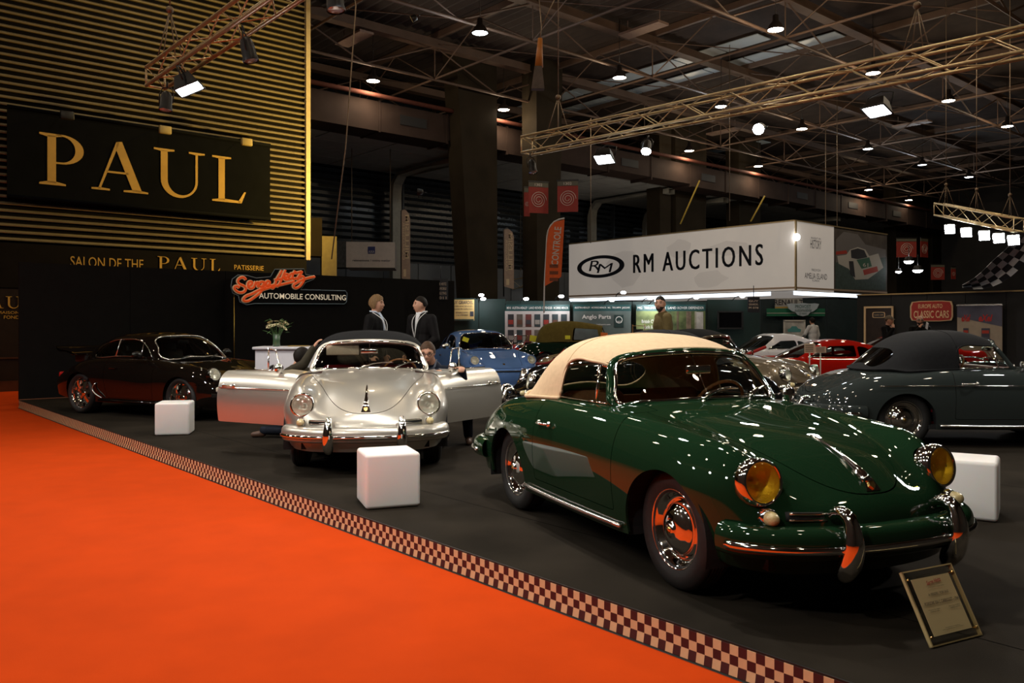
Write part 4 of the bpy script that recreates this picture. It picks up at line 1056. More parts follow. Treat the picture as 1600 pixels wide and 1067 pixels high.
    link('underbody', MESHES['356und'], root); [link('wheel_well', w_, root) for w_ in MESHES['356well']]
    for x in (1.055, -1.05):
        for s in (-1,1): put_wheel(root, x, s*.655, 'steel', turn=wheel_turn if x > 0 else 0)
    # rocker trim
    if '356rk' not in MESHES:
        MESHES['356rk'] = []
        for s in (-1,1): MESHES['356rk'].append(MB().tube(curve_pts([(.66,s*.818,.255),(.3,s*.822,.25),(-.3,s*.822,.25),(-.68,s*.818,.255)],16), .016, 8).mesh('rocker_moulding', M_alu))
    for m_ in MESHES['356rk']: link('rocker_moulding', m_, root)
    # front lamps
    for s in (-1,1):
        headlamp(root, 1.595, s*.595, .650, (.97, s*.07, .16), .110, yellow)
        ts = empty('turn_signal', (0,0,0), 0, root); ts.matrix_local = frame_z((1.655, s*.60, .492), (.93, s*.22, .05))
        if '356ts' not in MESHES:
            MESHES['356ts'] = (MB().lathe([(.046,-.06),(.045,.0),(.040,.012),(.034,.014)],24).mesh('signal_bezel', M_chrome), MB().lathe([(.036,.0),(.036,.02),(.033,.04),(.024,.058),(.012,.066),(.0005,.068)],24).mesh('signal_lens', mat('signal_lens_amber',(0.62,0.50,0.24),0.2,coat=1.0,bump=0.4,bscale=90)))
        link('signal_bezel', MESHES['356ts'][0], ts); link('signal_lens', MESHES['356ts'][1], ts)
        if ('356hg',s) not in MESHES:
            g = MB()
            for dz in (-.014,.016): g.tube(curve_pts([(1.700,s*.52,.497+dz),(1.735,s*.42,.495+dz),(1.758,s*.345,.494+dz)],8), .007, 6)
            MESHES[('356hg',s)] = g.mesh('horn_grille', M_chrome)
            g = MB().tube(curve_pts([(1.672,s*.52,.494),(1.706,s*.42,.495),(1.728,s*.345,.495)],8), .024, 8)
            MESHES[('356hs',s)] = g.mesh('grille_recess', M_black)
        hg = link('horn_grille', MESHES[('356hg',s)], root); link('grille_recess', MESHES[('356hs',s)], hg)
    # hood handle with crest
    if '356hh' not in MESHES:
        hp = [(1.28,0,.808),(1.37,0,.780),(1.48,0,.738),(1.57,0,.690),(1.64,0,.642),(1.675,0,.612)]
        b = MB(); b.tube(curve_pts(hp,16), [.007,.008,.009,.010,.011,.012,.013,.014,.016,.018,.020,.024,.028,.032,.034,.034], 10, flat=1.0, up=(0,0,1))
        b.prism([(-.045,0),(.045,0),(.030,.06),(-.030,.06)], .022, frame_z((1.695,0,.575), (.80,0,.55)))
        MESHES['356hh'] = b.mesh('hood_handle', M_chrome)
        MESHES['356cr'] = MB().prism([(-.016,.05),(.016,.05),(.018,.02),(0,.002),(-.018,.02)], .026, frame_z((1.697,0,.580), (.80,0,.55))).mesh('crest', M_gold)
    hh = link('hood_handle', MESHES['356hh'], root); link('crest', MESHES['356cr'], hh)
    # bumpers
    if '356bf' not in MESHES:
        pf = [(1.50,.765),(1.575,.75),(1.68,.68),(1.785,.545),(1.85,.36),(1.88,.15),(1.884,0)]; pf = pf + [(x,-y) for x,y in reversed(pf[:-1])]
        pr_ = [(-1.50,.80),(-1.68,.80),(-1.86,.71),(-1.99,.55),(-2.06,.33),(-2.085,.12),(-2.087,0)]; pr_ = pr_ + [(x,-y) for x,y in reversed(pr_[:-1])]
        MESHES['356bf'] = sweep_bumper(pf, .385, -1); MESHES['356br'] = sweep_bumper(pr_, .405, 1)
        gd = []
        for sx, x0 in ((1, 1.90), (-1, -2.09)):
            path = [(x0-sx*.085,.500),(x0-sx*.03,.532),(x0+sx*.025,.518),(x0+sx*.050,.47),(x0+sx*.056,.41),(x0+sx*.048,.34),(x0+sx*.02,.275),(x0-sx*.02,.225)]
            b = MB()
            pp = curve_pts([(x,0,z) for x,z in path],22); rr = [.018,.026,.030,.032]+[.034]*4+[.038,.042,.046,.049]+[.052]*6+[.050,.046,.038,.024]
            b.tube(pp, rr, 12, up=(0,1,0)); gd.append(b.mesh('bumper_guard', M_chrome))
        MESHES['356gd'] = gd
    for key, nm, gi in (('356bf','front_bumper',0), ('356br','rear_bumper',1)):
        S, strip = MESHES[key]; k = (key, paint_m.name)
        if k not in MESHES: MESHES[k] = S.mesh(nm, paint_m, .004)
        bo = link(nm, MESHES[k], root)
        if key+'s' not in MESHES: MESHES[key+'s'] = MB().tube(strip, .021, 8, flat=0.9).mesh('bumper_strip', M_alu if False else M_chrome)
        link('bumper_strip', MESHES[key+'s'], bo)
        for s in (-1,1): link('bumper_guard', MESHES['356gd'][gi], bo, (-.045 if gi == 0 else .04, s*.335, 0))
    for s in (-1,1):
        t = MB().sphere((0,0,0),(.03,.035,.05),14,8).build('tail_light', M_red_l, root, (-1.825, s*.60, .50))
    if side_strip:
        for s in (-1,1):
            MB().tube(curve_pts([(-.44,s*.842,.715),(-.8,s*.842,.712),(-1.1,s*.833,.71),(-1.36,s*.803,.705)],16), .007, 6).build('side_moulding', M_chrome, root)
            MB().tube(curve_pts([(.64,s*.836,.715),(.9,s*.826,.712),(1.2,s*.80,.70)],12), .007, 6).build('side_moulding', M_chrome, root)
    return root
# ------------------------------------------------------------------ rear-engined coupe
B911 = [
 [(1.55,.70,.2),(1.66,.665,.19),(1.75,.6,.185),(1.82,.5,.18),(1.87,.37,.18),(1.9,.24,.18),(1.91,.12,.18),(1.915,0,.18)],
 [(1.50,.745,.2),(1.66,.73,.33),(1.78,.66,.39),(1.87,.55,.41),(1.925,.4,.42),(1.955,.26,.42),(1.97,.13,.42),(1.975,0,.42)],
 [(1.45,.765,.2),(1.58,.765,.42),(1.68,.71,.52),(1.76,.60,.55),(1.84,.43,.535),(1.88,.27,.525),(1.90,.13,.525),(1.905,0,.525)],
 [(1.38,.775,.2),(1.48,.78,.47),(1.56,.745,.61),(1.615,.63,.70),(1.68,.46,.61),(1.73,.30,.575),(1.755,.15,.575),(1.765,0,.58)],
 [(1.28,.78,.2),(1.36,.80,.5),(1.42,.785,.66),(1.45,.65,.785),(1.46,.48,.695),(1.48,.32,.662),(1.49,.16,.668),(1.495,0,.672)],
 [(1.12,.785,.2),(1.13,.815,.5),(1.14,.795,.70),(1.15,.68,.825),(1.15,.50,.770),(1.15,.33,.752),(1.15,.165,.760),(1.15,0,.765)],
 [(.75,.785,.2),(.75,.815,.48),(.75,.80,.69),(.75,.70,.845),(.75,.54,.848),(.75,.36,.852),(.75,.18,.860),(.75,0,.865)],
 [(.40,.785,.2),(.40,.815,.48),(.40,.80,.69),(.40,.725,.855),(.40,.59,.895),(.40,.40,.905),(.40,.20,.91),(.40,0,.912)],
 [(0,.785,.2),(0,.815,.48),(0,.805,.69),(0,.74,.86),(0,.60,.905),(0,.41,.915),(0,.2,.92),(0,0,.92)],
 [(-.60,.785,.2),(-.60,.82,.48),(-.60,.815,.70),(-.60,.745,.86),(-.60,.60,.905),(-.60,.41,.915),(-.60,.2,.92),(-.60,0,.92)],
 [(-1.135,.80,.22),(-1.135,.845,.5),(-1.135,.835,.69),(-1.135,.75,.83),(-1.135,.60,.87),(-1.135,.40,.885),(-1.135,.2,.89),(-1.135,0,.89)],
 [(-1.50,.79,.24),(-1.50,.83,.5),(-1.50,.80,.66),(-1.50,.70,.755),(-1.50,.54,.785),(-1.50,.36,.795),(-1.50,.18,.80),(-1.50,0,.80)],
 [(-1.75,.76,.26),(-1.78,.78,.48),(-1.80,.74,.60),(-1.83,.63,.66),(-1.85,.47,.67),(-1.86,.32,.675),(-1.87,.16,.68),(-1.87,0,.68)],
 [(-1.90,.72,.28),(-1.97,.70,.44),(-2.02,.63,.52),(-2.06,.52,.545),(-2.08,.38,.55),(-2.095,.25,.55),(-2.10,.12,.55),(-2.10,0,.55)],
 [(-1.97,.68,.30),(-2.06,.60,.33),(-2.11,.50,.34),(-2.14,.40,.34),(-2.15,.28,.34),(-2.16,.19,.34),(-2.165,.09,.34),(-2.165,0,.34)]]
C911 = [
 [(.50,.655,.865),(.58,.58,.872),(.64,.46,.882),(.69,.32,.888),(.715,.2,.890),(.725,.1,.892),(.73,0,.892)],
 [(.30,.672,.88),(.32,.64,.98),(.36,.565,1.05),(.41,.43,1.075),(.445,.28,1.088),(.46,.14,1.092),(.465,0,1.094)],
 [(.05,.682,.89),(.04,.65,1.03),(.06,.595,1.14),(.10,.48,1.215),(.145,.32,1.248),(.165,.16,1.26),(.17,0,1.263)],
 [(-.25,.687,.89),(-.25,.655,1.04),(-.25,.605,1.165),(-.25,.50,1.255),(-.25,.34,1.295),(-.25,.17,1.31),(-.25,0,1.314)],
 [(-.60,.687,.89),(-.60,.65,1.04),(-.60,.595,1.155),(-.60,.49,1.243),(-.60,.33,1.28),(-.60,.165,1.295),(-.60,0,1.298)],
 [(-1.0,.665,.88),(-1.0,.62,1.0),(-1.0,.56,1.095),(-1.0,.45,1.165),(-1.0,.30,1.198),(-1.0,.15,1.208),(-1.0,0,1.21)],
 [(-1.30,.60,.85),(-1.32,.55,.93),(-1.35,.485,.99),(-1.37,.39,1.03),(-1.38,.26,1.052),(-1.385,.13,1.06),(-1.385,0,1.062)],
 [(-1.56,.52,.755),(-1.61,.46,.785),(-1.66,.39,.812),(-1.70,.31,.828),(-1.72,.21,.836),(-1.73,.1,.84),(-1.735,0,.84)]]
def body_911(wide):
    key = ('b911', wide)
    if key in MESHES: return MESHES[key]
    rows = [[(x, y*(1+(wide*math.exp(-((x+1.15)/.5)**2) + wide*.45*math.exp(-((x-1.15)/.4)**2))*max(0, min(1,(y-.4)/.4))), z) for x,y,z in r] for r in B911]
    S = net(rows, 150, 120)
    side = lambda V: 0.42-np.abs(V[:,1])
    _, S = S.cut(f_and(f_circle(1.14,.30,.352), side)); _, S = S.cut(f_and(f_circle(-1.135,.305,.362), side))
    for s_ in (-1,1): _, S = S.cut(f_tube((1.665,s_*.615,.690), (.93,s_*.05,.36), .098))
    cock = f_and(f_poly(smooth_poly([(.70,0),(.66,.30),(.56,.52),(.40,.60),(0,.63),(-.6,.63),(-1.0,.58),(-1.3,.40),(-1.35,0),(-1.3,-.40),(-1.0,-.58),(-.6,-.63),(0,-.63),(.40,-.60),(.56,-.52),(.66,-.30)],80),0,1), lambda V: 0.7-V[:,2])
    _, S = S.cut(cock)
    door = f_poly([(-.50,.30),(-.56,.55),(-.56,.75),(-.52,1.3),(.44,1.3),(.52,.75),(.52,.30)],0,2,.02)
    dl, S = split_gap(S, f_and(door, lambda V: 0.5-V[:,1])); dr, S = split_gap(S, f_and(door, lambda V: 0.5+V[:,1]))
    hd = f_and(f_poly(smooth_poly([(.80,-.60),(.80,.60),(1.2,.50),(1.55,.43),(1.74,.36),(1.785,.25),(1.79,-.25),(1.74,-.36),(1.55,-.43),(1.2,-.50)],80),0,1), lambda V: .5-V[:,2])
    hood, S = split_gap(S, hd)
    # bumper groove
    _, S2 = S.cut(f_and(lambda V: np.abs(V[:,2]-(.535+.0*V[:,0]))-.006, lambda V: 1.45-V[:,0]))
    C = net(C911, 100, 90)
    wsf = f_and(f_poly(smooth_poly([(-.585,.905),(-.30,.905),(0,.908),(.30,.905),(.585,.905),(.60,.93),(.56,1.05),(.495,1.165),(.43,1.205),(.25,1.232),(0,1.24),(-.25,1.232),(-.43,1.205),(-.495,1.165),(-.56,1.05),(-.60,.93)],80),1,2), lambda V: .115-V[:,0]+0*V[:,1])
    wsf2 = lambda V: np.maximum(wsf(V), (0.055+0.30*(1.22-V[:,2])) - V[:,0] - 0.0)
    ws, C = C.cut(wsf)
    sdl = f_and(f_poly([(.34,.925),(.06,1.135),(-.02,1.165),(-.30,1.185),(-.42,1.18),(-.46,.925)],0,2,.006), lambda V: .35-np.abs(V[:,1])); sd, C = C.cut(sdl)
    qwl = f_and(f_poly([(-.50,.925),(-.48,1.165),(-.70,1.145),(-.92,1.06),(-1.06,.945),(-1.02,.925)],0,2,.006), lambda V: .35-np.abs(V[:,1])); qw, C = C.cut(qwl)
    rwf = f_and(f_poly(smooth_poly([(-1.50,.30),(-1.50,-.30),(-1.30,-.44),(-1.02,-.44),(-.90,-.34),(-.88,0),(-.90,.34),(-1.02,.44),(-1.30,.44)],60),0,1), lambda V: .93-V[:,2]); rw, C = C.cut(rwf)
    MESHES[key] = dict(body=S2, dl=dl, dr=dr, hood=hood, cab=C, ws=ws, sd=sd, qw=qw, rw=rw)
    return MESHES[key]
def make_911(name, label, pm, loc, rz, group, wide=0.0, wheel='cup', wing=False, trim=M_chrome, glass=M_glassdk):
    D = body_911(wide); root = empty(name, loc, rz); tag(root, label, 'car', group)
    D['body'].build('body', pm, root, .012); D['hood'].build('hood', pm, root, .012); D['cab'].build('roof', pm, root, .012)
    for s, k in ((1,'dl'),(-1,'dr')):
        d = D[k].build('door', pm, root, .012)
        MB().rbox((-.38,s*.825,.74),(.15,.03,.028),.012,2).build('door_handle', pm if wing else M_chrome, d)
        b = MB(); b.tube([(.30,s*.72,.90),(.29,s*.79,.93)], .02, 6); b.sphere((.27,s*.86,.955),(.045,.10,.062),14,10); b.build('door_mirror', pm if wing else M_chrome, d)
        a, _ = D['sd'].cut(lambda V: -s*V[:,1]); a.offset(-.004).build('window_glass', glass, d)
        q, _ = D['qw'].cut(lambda V: -s*V[:,1]); q.offset(-.004).build('quarter_glass', glass, root)
        b = MB(); b.tube(curve_pts([(.36,s*.672,.925),(.065,s*.60,1.142),(-.02,s*.597,1.172),(-.30,s*.597,1.192),(-.46,s*.597,1.187),(-.72,s*.588,1.148),(-.93,s*.568,1.062),(-1.06,s*.615,.94),(-1.02,s*.66,.918),(-.5,s*.688,.918),(0,s*.688,.918)],60), .008, 5, closed=False)
        b.tube([(-.475,s*.688,.92),(-.47,s*.602,1.18)], .013, 5); b.tube([(.13,s*.686,.92),(.085,s*.61,1.11)], .009, 5)
        b.build('window_trim', trim, root)
    D['ws'].offset(-.003).build('windscreen', glass, root); D['rw'].offset(-.004).build('rear_window', glass, root)
    # windscreen rim from the cut edge of the pane
    e = {}
    for f in D['ws'].F:
        for q in range(len(f)):
            a, b_ = f[q], f[(q+1)%len(f)]; k = (min(a,b_),max(a,b_)); e[k] = e.get(k,0)+1
    adj = {}
    for (a,b_), n_ in e.items():
        if n_ == 1: adj.setdefault(a,[]).append(b_); adj.setdefault(b_,[]).append(a)
    st_ = next(iter(adj)); loop = [st_]; prev = None
    while True:
        nx = [q for q in adj[loop[-1]] if q != prev]
        if not nx or nx[0] == st_ : break
        prev = loop[-1]; loop.append(nx[0])
        if len(loop) > 2000: break
    pts = [tuple(D['ws'].V[i]+D['ws'].N[i]*.004) for i in loop][::2]
    if len(pts) > 10: MB().tube(pts, .0125, 6, closed=True).build('windscreen_rim', trim, root)
    for y0, y1 in ((.10,.42),(-.42,-.12)): MB().tube(curve_pts([(.80-.2*abs(y0),y0,.895),(.735-.15*abs((y0+y1)/2),(y0+y1)/2,.935),(.66-.25*abs(y1),y1,.925)],8), .008, 5).build('wiper', M_trimblk, root)
    # cabin
    b = MB(); b.box((-.35,0,.27),(1.9,1.30,.04)); b.box((.55,0,.60),(.04,1.2,.55)); b.box((-1.15,0,.60),(.04,1.15,.55))
    for s in (-1,1): b.box((-.3,s*.66,.58),(1.6,.03,.60))
    b.rbox((-.95,0,.55),(.3,1.1,.45),.08,3); b.build('cabin_tub', M_blklea, root)
    MB().rbox((.42,0,.845),(.26,1.20,.12),.05,3).build('dashboard', M_blklea, root)
    for s in (-1,1):
        se = empty('seat', (0,s*.34,0), 0, root); MB().rbox((-.12,0,.42),(.52,.50,.18),.07,3).build('seat_cushion', M_blklea, se)
        MB().rbox((0,0,0),(.13,.48,.62),.06,3,Matrix.Translation((-.44,0,.70)) @ Matrix.Rotation(-.25,4,'Y')).rbox((0,0,0),(.10,.26,.18),.05,3,Matrix.Translation((-.53,0,1.03)) @ Matrix.Rotation(-.2,4,'Y')).build('seat_backrest', M_blklea, se)
    MB().rbox((.25,0,1.14),(.03,.20,.06),.012,2).build('interior_mirror', M_trimblk, root)
    b = MB(); b.box((-.05,0,.225),(1.5,1.5,.05)); b.box((1.13,0,.36),(1.2,.85,.28)); b.box((-1.25,0,.40),(1.3,.85,.32)); b.box((1.62,0,.24),(.3,1.15,.06)); b.box((-1.75,0,.36),(.4,1.25,.12)); b.build('underbody', M_black, root)
    for xw in (1.14,-1.135):
        for s in (-1,1):
            n = 24; vs_ = []; fs_ = []
            for r, h in ((.375,.775),(.375,.42),(.0005,.42)):
                for kk in range(n+1): an = -.25+(PI+.5)*kk/n; vs_.append((xw+r*math.cos(an), s*h, .305+r*math.sin(an)))
            for i in range(2):
                for kk in range(n): fs_.append((i*(n+1)+kk,i*(n+1)+kk+1,(i+1)*(n+1)+kk+1,(i+1)*(n+1)+kk))
            MB().add(vs_, fs_).build('wheel_well', M_black, root)
    for s in (-1,1):
        put_wheel(root, 1.14, s*(.685+.3*wide), wheel, .318); put_wheel(root, -1.135, s*(.70+.7*wide), wheel, .322, width=1.15)
        headlamp(root, 1.665, s*.615, .690, (.93,s*.05,.36), .105, False, pm)
        b = MB().rbox((1.83,s*.60,.475),(.10,.20,.075),.02,3,None); o = b.build('front_indicator', M_orange_l if not wing else mat('clear_indicator',(.75,.68,.55),.2,coat=1.0), root); 
    if wing:
        b = MB(); rows = []
        for y in (-.62,-.56,-.3,0,.3,.56,.62):
            k = 1 if abs(y) < .6 else .6
            rows.append([(-1.62,y,.93),(-1.75,y,.975*1),(-1.95,y,1.005),(-2.12,y,1.045),(-2.16,y,1.06),(-2.14,y,1.02),(-1.95,y,.965),(-1.70,y,.915)])
        net(rows, 20, 30, mirror=False).build('tail_wing', pm, root, .01)
        MB().rbox((-1.80,0,.87),(.30,.85,.16),.04,3).build('wing_base', M_trimblk, root)
        for s in (-1,1):
            MB().tube(curve_pts([(-.72,s*.87,.50),(-.76,s*.90,.42),(-.70,s*.885,.33),(-.60,s*.84,.27)],14), [.012]*14, 6).build('stone_guard', M_alu, root)
            MB().rbox((-.93,s*.895,.56),(.10,.02,.05),.008,2).build('side_intake', M_black, root)
            MB().tube([(.66,s*.815,.235),(-.70,s*.83,.235)], .02, 6).build('sill_cover', pm, root)
        MB().rbox((.80,-.812,.66),(.05,.006,.025),.003,1).build('side_badge', M_alu, root)
    else:
        MB().tube(curve_pts([(1.46,.775,.46),(1.64,.755,.47),(1.80,.64,.475),(1.93,.40,.475),(1.99,0,.475),(1.93,-.40,.475),(1.80,-.64,.475),(1.64,-.755,.47),(1.46,-.775,.46)],60), .014, 6).build('bumper_trim', M_trimblk, root)
    for s in (-1,1): MB().rbox((-2.0,s*.50,.585),(.06,.30,.10),.02,2).build('tail_light', M_red_l, root)
    MB().prism([(-.022,.06),(.022,.06),(.024,.025),(0,0),(-.024,.025)], .004, frame_z((1.735,0,.588),(.55,0,.83))).build('crest', M_gold, root)
    return root

# ------------------------------------------------------------------ low mid-engined coupe and other far cars
def make_low(name, label, pm, loc, rz, group, L=4.15, W_=1.70, Hh=1.12, glass=M_glassdk, buttress=True, cabin=True):
    root = empty(name, loc, rz); tag(root, label, 'car', group)
    k = L/4.15; w = W_/2
    rows = [
     [(1.75,.55*w/.85,.25),(1.85,.50,.24),(1.92,.40,.24),(1.96,.28,.24),(1.98,.14,.24),(1.985,0,.24)],
     [(1.68,.66,.25),(1.84,.62,.36),(1.95,.50,.40),(2.02,.35,.41),(2.05,.18,.41),(2.06,0,.41)],
     [(1.55,.73,.25),(1.65,.76,.45),(1.72,.66,.57),(1.76,.42,.53),(1.79,.2,.52),(1.80,0,.52)],
     [(1.20,.76,.24),(1.20,.82,.50),(1.20,.70,.735),(1.20,.45,.66),(1.20,.22,.63),(1.20,0,.63)],
     [(.70,.77,.22),(.70,.80,.48),(.70,.71,.74),(.70,.48,.74),(.70,.24,.735),(.70,0,.735)],
     [(.10,.76,.21),(.10,.79,.47),(.10,.72,.72),(.10,.50,.76),(.10,.25,.77),(.10,0,.77)],
     [(-.60,.76,.21),(-.60,.80,.48),(-.60,.76,.74),(-.60,.52,.78),(-.60,.26,.79),(-.60,0,.79)],
     [(-1.15,.77,.24),(-1.15,.84,.52),(-1.15,.74,.81),(-1.15,.48,.79),(-1.15,.24,.78),(-1.15,0,.78)],
     [(-1.70,.75,.28),(-1.70,.81,.52),(-1.70,.70,.76),(-1.70,.46,.76),(-1.70,.23,.76),(-1.70,0,.76)],
     [(-1.98,.71,.30),(-2.02,.74,.50),(-2.03,.66,.70),(-2.04,.44,.73),(-2.05,.22,.735),(-2.05,0,.735)],
     [(-2.0,.68,.30),(-2.06,.66,.42),(-2.08,.58,.52),(-2.09,.40,.56),(-2.095,.2,.56),(-2.095,0,.56)]]
    rows = [[(x*k, y*w/.84, z) for x,y,z in r] for r in rows]
    S = net(rows, 110, 80); side = lambda V: .42-np.abs(V[:,1])
    _, S = S.cut(f_and(f_circle(1.18*k,.30,.345), side)); _, S = S.cut(f_and(f_circle(-1.16*k,.31,.355), side))
    door = f_poly([(-.42,.30),(-.42,.95),(.55,.95),(.60,.30)],0,2,.02)
    dl, S = split_gap(S, f_and(door, lambda V: .45-V[:,1])); dr, S = split_gap(S, f_and(door, lambda V: .45+V[:,1]))
    S.build('body', pm, root, .012)
    for d_ in (dl, dr): d_.build('door', pm, root, .012)
    if cabin:
        h = Hh
        C = [[(.78,.62,.70),(.85,.52,.72),(.92,.36,.73),(.96,.18,.735),(.98,0,.735)],
             [(.40,.64,.73),(.36,.60,.85),(.42,.50,.93),(.50,.26,.955),(.52,0,.96)],
             [(-.02,.65,.75),(-.05,.58,.95),(-.02,.47,h-.06),(.03,.25,h-.015),(.04,0,h-.01)],
             [(-.40,.66,.76),(-.40,.58,.97),(-.40,.47,h-.04),(-.40,.25,h-.005),(-.40,0,h)],
             [(-.80,.67,.77),(-.80,.60,.93),(-.80,.50,h-.12),(-.80,.25,h-.09),(-.80,0,h-.085)],
             [(-1.50,.62,.75),(-1.50,.55,.80),(-1.50,.45,.83),(-1.50,.25,.835),(-1.50,0,.835)]]
        C = [[(x*k, y*w/.84, z) for x,y,z in r] for r in C]
        G = net(C, 60, 50)
        ws, G = G.cut(f_and(f_poly(smooth_poly([(-.56,.75),(0,.755),(.56,.75),(.52,.88),(.44,1.02*h/1.12),(.25,1.065*h/1.12),(0,1.075*h/1.12),(-.25,1.065*h/1.12),(-.44,1.02*h/1.12),(-.52,.88)],60),1,2), lambda V: .02-V[:,0]))
        sdw, G = G.cut(f_and(f_poly([(.50,.775),(.05,.985),(-.42,1.0),(-.44,.785)],0,2,.005), lambda V: .35-np.abs(V[:,1])))
        qw, G = G.cut(f_and(f_poly([(-.50,.79),(-.48,.99),(-.62,.97),(-.95,.80)],0,2,.005), lambda V: .35-np.abs(V[:,1])))
        G.build('roof', pm, root, .010)
        ws.offset(-.003).build('windscreen', glass, root); [x_.cut(lambda V: -s_*V[:,1])[0].offset(-.003).build(n_, glass, root) for x_, n_ in ((sdw,'side_glass'),(qw,'quarter_glass')) for s_ in (-1,1)]
        for s in (-1,1): MB().tube([(.52,s*.64,.775),(.06,s*.545,.99),(-.43,s*.555,1.005),(-.47,s*.655,.785),(.50,s*.645,.772)], .007, 5).build('window_trim', M_chrome, root)
    MB().box((-.1,0,.6),(1.4,1.15,.25)).box((-.2,0,.33),(1.8,1.25,.25)).build('cabin_tub', M_blklea, root)
    MB().box((0,0,.24),(3.3*k,1.30,.06)).box((1.18*k,0,.40),(.9,.8,.2)).box((-1.2*k,0,.42),(1.0,.8,.26)).build('underbody', M_black, root)
    for s in (-1,1):
        put_wheel(root, 1.18*k, s*.70*w/.84, 'alloy', .305); put_wheel(root, -1.16*k, s*.71*w/.84, 'alloy', .312)
        MB().sphere((1.66*k,s*.60,.60),(.10,.085,.085),14,10).build('headlight', M_lensC, root)
        MB().lathe([(.055,0),(.055,.012),(.0005,.02)],16,frame_z((-2.07*k,s*.45,.62),(-1,0,0))).build('tail_light', M_red_l, root)
        MB().rbox((-.62*k,s*.80*w/.84,.60),(.34,.03,.07),.014,2).build('side_intake', M_black, root)
    MB().tube(curve_pts([(1.80*k,.62,.42),(1.98*k,.42,.43),(2.05*k,0,.435),(1.98*k,-.42,.43),(1.80*k,-.62,.42)],24), .016, 6).build('front_bumper', M_chrome, root)
    return root
def make_roadster(name, label, pm, loc, rz, group, canvas=None, screen=True, vintage=False, scale=1.0):
    root = empty(name, loc, rz); tag(root, label, 'car', group); root.scale = (scale,)*3
    zf = .86 if vintage else .78
    rows = [
     [(1.62,.40,.30),(1.72,.34,.30),(1.77,.22,.30),(1.79,.11,.30),(1.80,0,.30)],
     [(1.58,.58,.30),(1.72,.50,.50),(1.80,.32,.55),(1.83,.16,.56),(1.84,0,.56)],
     [(1.40,.68,.28),(1.45,.70,.58),(1.50,.48,zf-.08),(1.53,.22,zf-.06),(1.54,0,zf-.05)],
     [(1.05,.72,.26),(1.05,.75,.55),(1.05,.58,zf-.02),(1.05,.28,zf+.02),(1.05,0,zf+.03)],
     [(.50,.72,.25),(.50,.75,.52),(.50,.66,zf),(.50,.36,zf+.07),(.50,0,zf+.09)],
     [(-.20,.72,.24),(-.20,.75,.50),(-.20,.68,zf-.04),(-.20,.38,zf+.03),(-.20,0,zf+.05)],
     [(-.90,.72,.26),(-.90,.76,.52),(-.90,.66,zf-.02),(-.90,.36,zf+.03),(-.90,0,zf+.04)],
     [(-1.45,.70,.30),(-1.48,.72,.52),(-1.50,.58,zf-.10),(-1.52,.30,zf-.08),(-1.52,0,zf-.07)],
     [(-1.75,.60,.32),(-1.80,.56,.44),(-1.84,.44,.52),(-1.86,.22,.53),(-1.87,0,.53)]]
    S = net(rows, 80, 60); side = lambda V: .40-np.abs(V[:,1])
    _, S = S.cut(f_and(f_circle(1.05,.31,.35), side)); _, S = S.cut(f_and(f_circle(-1.0,.31,.35), side))
    _, S = S.cut(f_and(f_poly(smooth_poly([(.35,0),(.30,.45),(0,.55),(-.5,.55),(-.75,.40),(-.8,0),(-.75,-.40),(-.5,-.55),(0,-.55),(.30,-.45)],50),0,1), lambda V: .6-V[:,2]))
    S.build('body', pm, root, .012)
    MB().box((-.2,0,.38),(1.3,1.15,.25)).build('cabin_tub', M_blklea, root)
    MB().box((0,0,.28),(3.0,1.1,.08)).box((1.05,0,.42),(.9,.75,.2)).box((-1.0,0,.42),(.9,.75,.2)).build('underbody', M_black, root)
    for s in (-1,1):
        put_wheel(root, 1.05, s*.62, 'steel', .318); put_wheel(root, -1.0, s*.62, 'steel', .318)
        headlamp(root, 1.56 if not vintage else 1.60, s*.52, .62, (1,0,.12), .085)
        se = empty('seat', (0,s*.28,0), 0, root); MB().rbox((-.30,0,.55),(.45,.42,.16),.06,3).build('seat_cushion', M_blklea, se); MB().rbox((-.56,0,.78),(.14,.42,.46),.06,3).build('seat_backrest', M_blklea, se)
    MB().tube(curve_pts([(1.62,.66,.42),(1.80,.48,.42),(1.88,0,.42),(1.80,-.48,.42),(1.62,-.66,.42)],24), .03, 8).build('front_bumper', M_chrome, root)
    if screen:
        fr = [(.42,.50,zf+.06),(.30,.50,zf+.34),(.30,-.50,zf+.34),(.42,-.50,zf+.06)]
        MB().tube(fr, .014, 6, closed=True).build('windscreen_frame', M_chrome, root); MB().add(fr, [(0,1,2,3)]).build('windscreen', M_glass, root)
    if canvas:
        T = [[(.30,.52,zf+.05),(.30,.52,zf+.25),(.30,.46,zf+.36),(.32,.24,zf+.385),(.32,0,zf+.39)],
             [(-.2,.60,zf+.02),(-.2,.58,zf+.28),(-.2,.50,zf+.44),(-.2,.26,zf+.475),(-.2,0,zf+.48)],
             [(-.8,.62,zf+.02),(-.82,.60,zf+.28),(-.84,.52,zf+.43),(-.86,.27,zf+.465),(-.86,0,zf+.47)],
             [(-1.05,.60,zf),(-1.10,.57,zf+.20),(-1.12,.48,zf+.30),(-1.14,.25,zf+.33),(-1.14,0,zf+.335)],
             [(-1.10,.58,zf-.03),(-1.20,.50,zf-.03),(-1.25,.38,zf-.03),(-1.27,.2,zf-.03),(-1.27,0,zf-.03)]]
        t = net(T, 40, 40); _, t = t.cut(f_and(f_poly([(.22,zf+.06),(.18,zf+.30),(-.35,zf+.33),(-.38,zf+.06)],0,2,.01), lambda V: .3-np.abs(V[:,1])))
        t.build('canvas_top', canvas, root, .012, True)
    return root
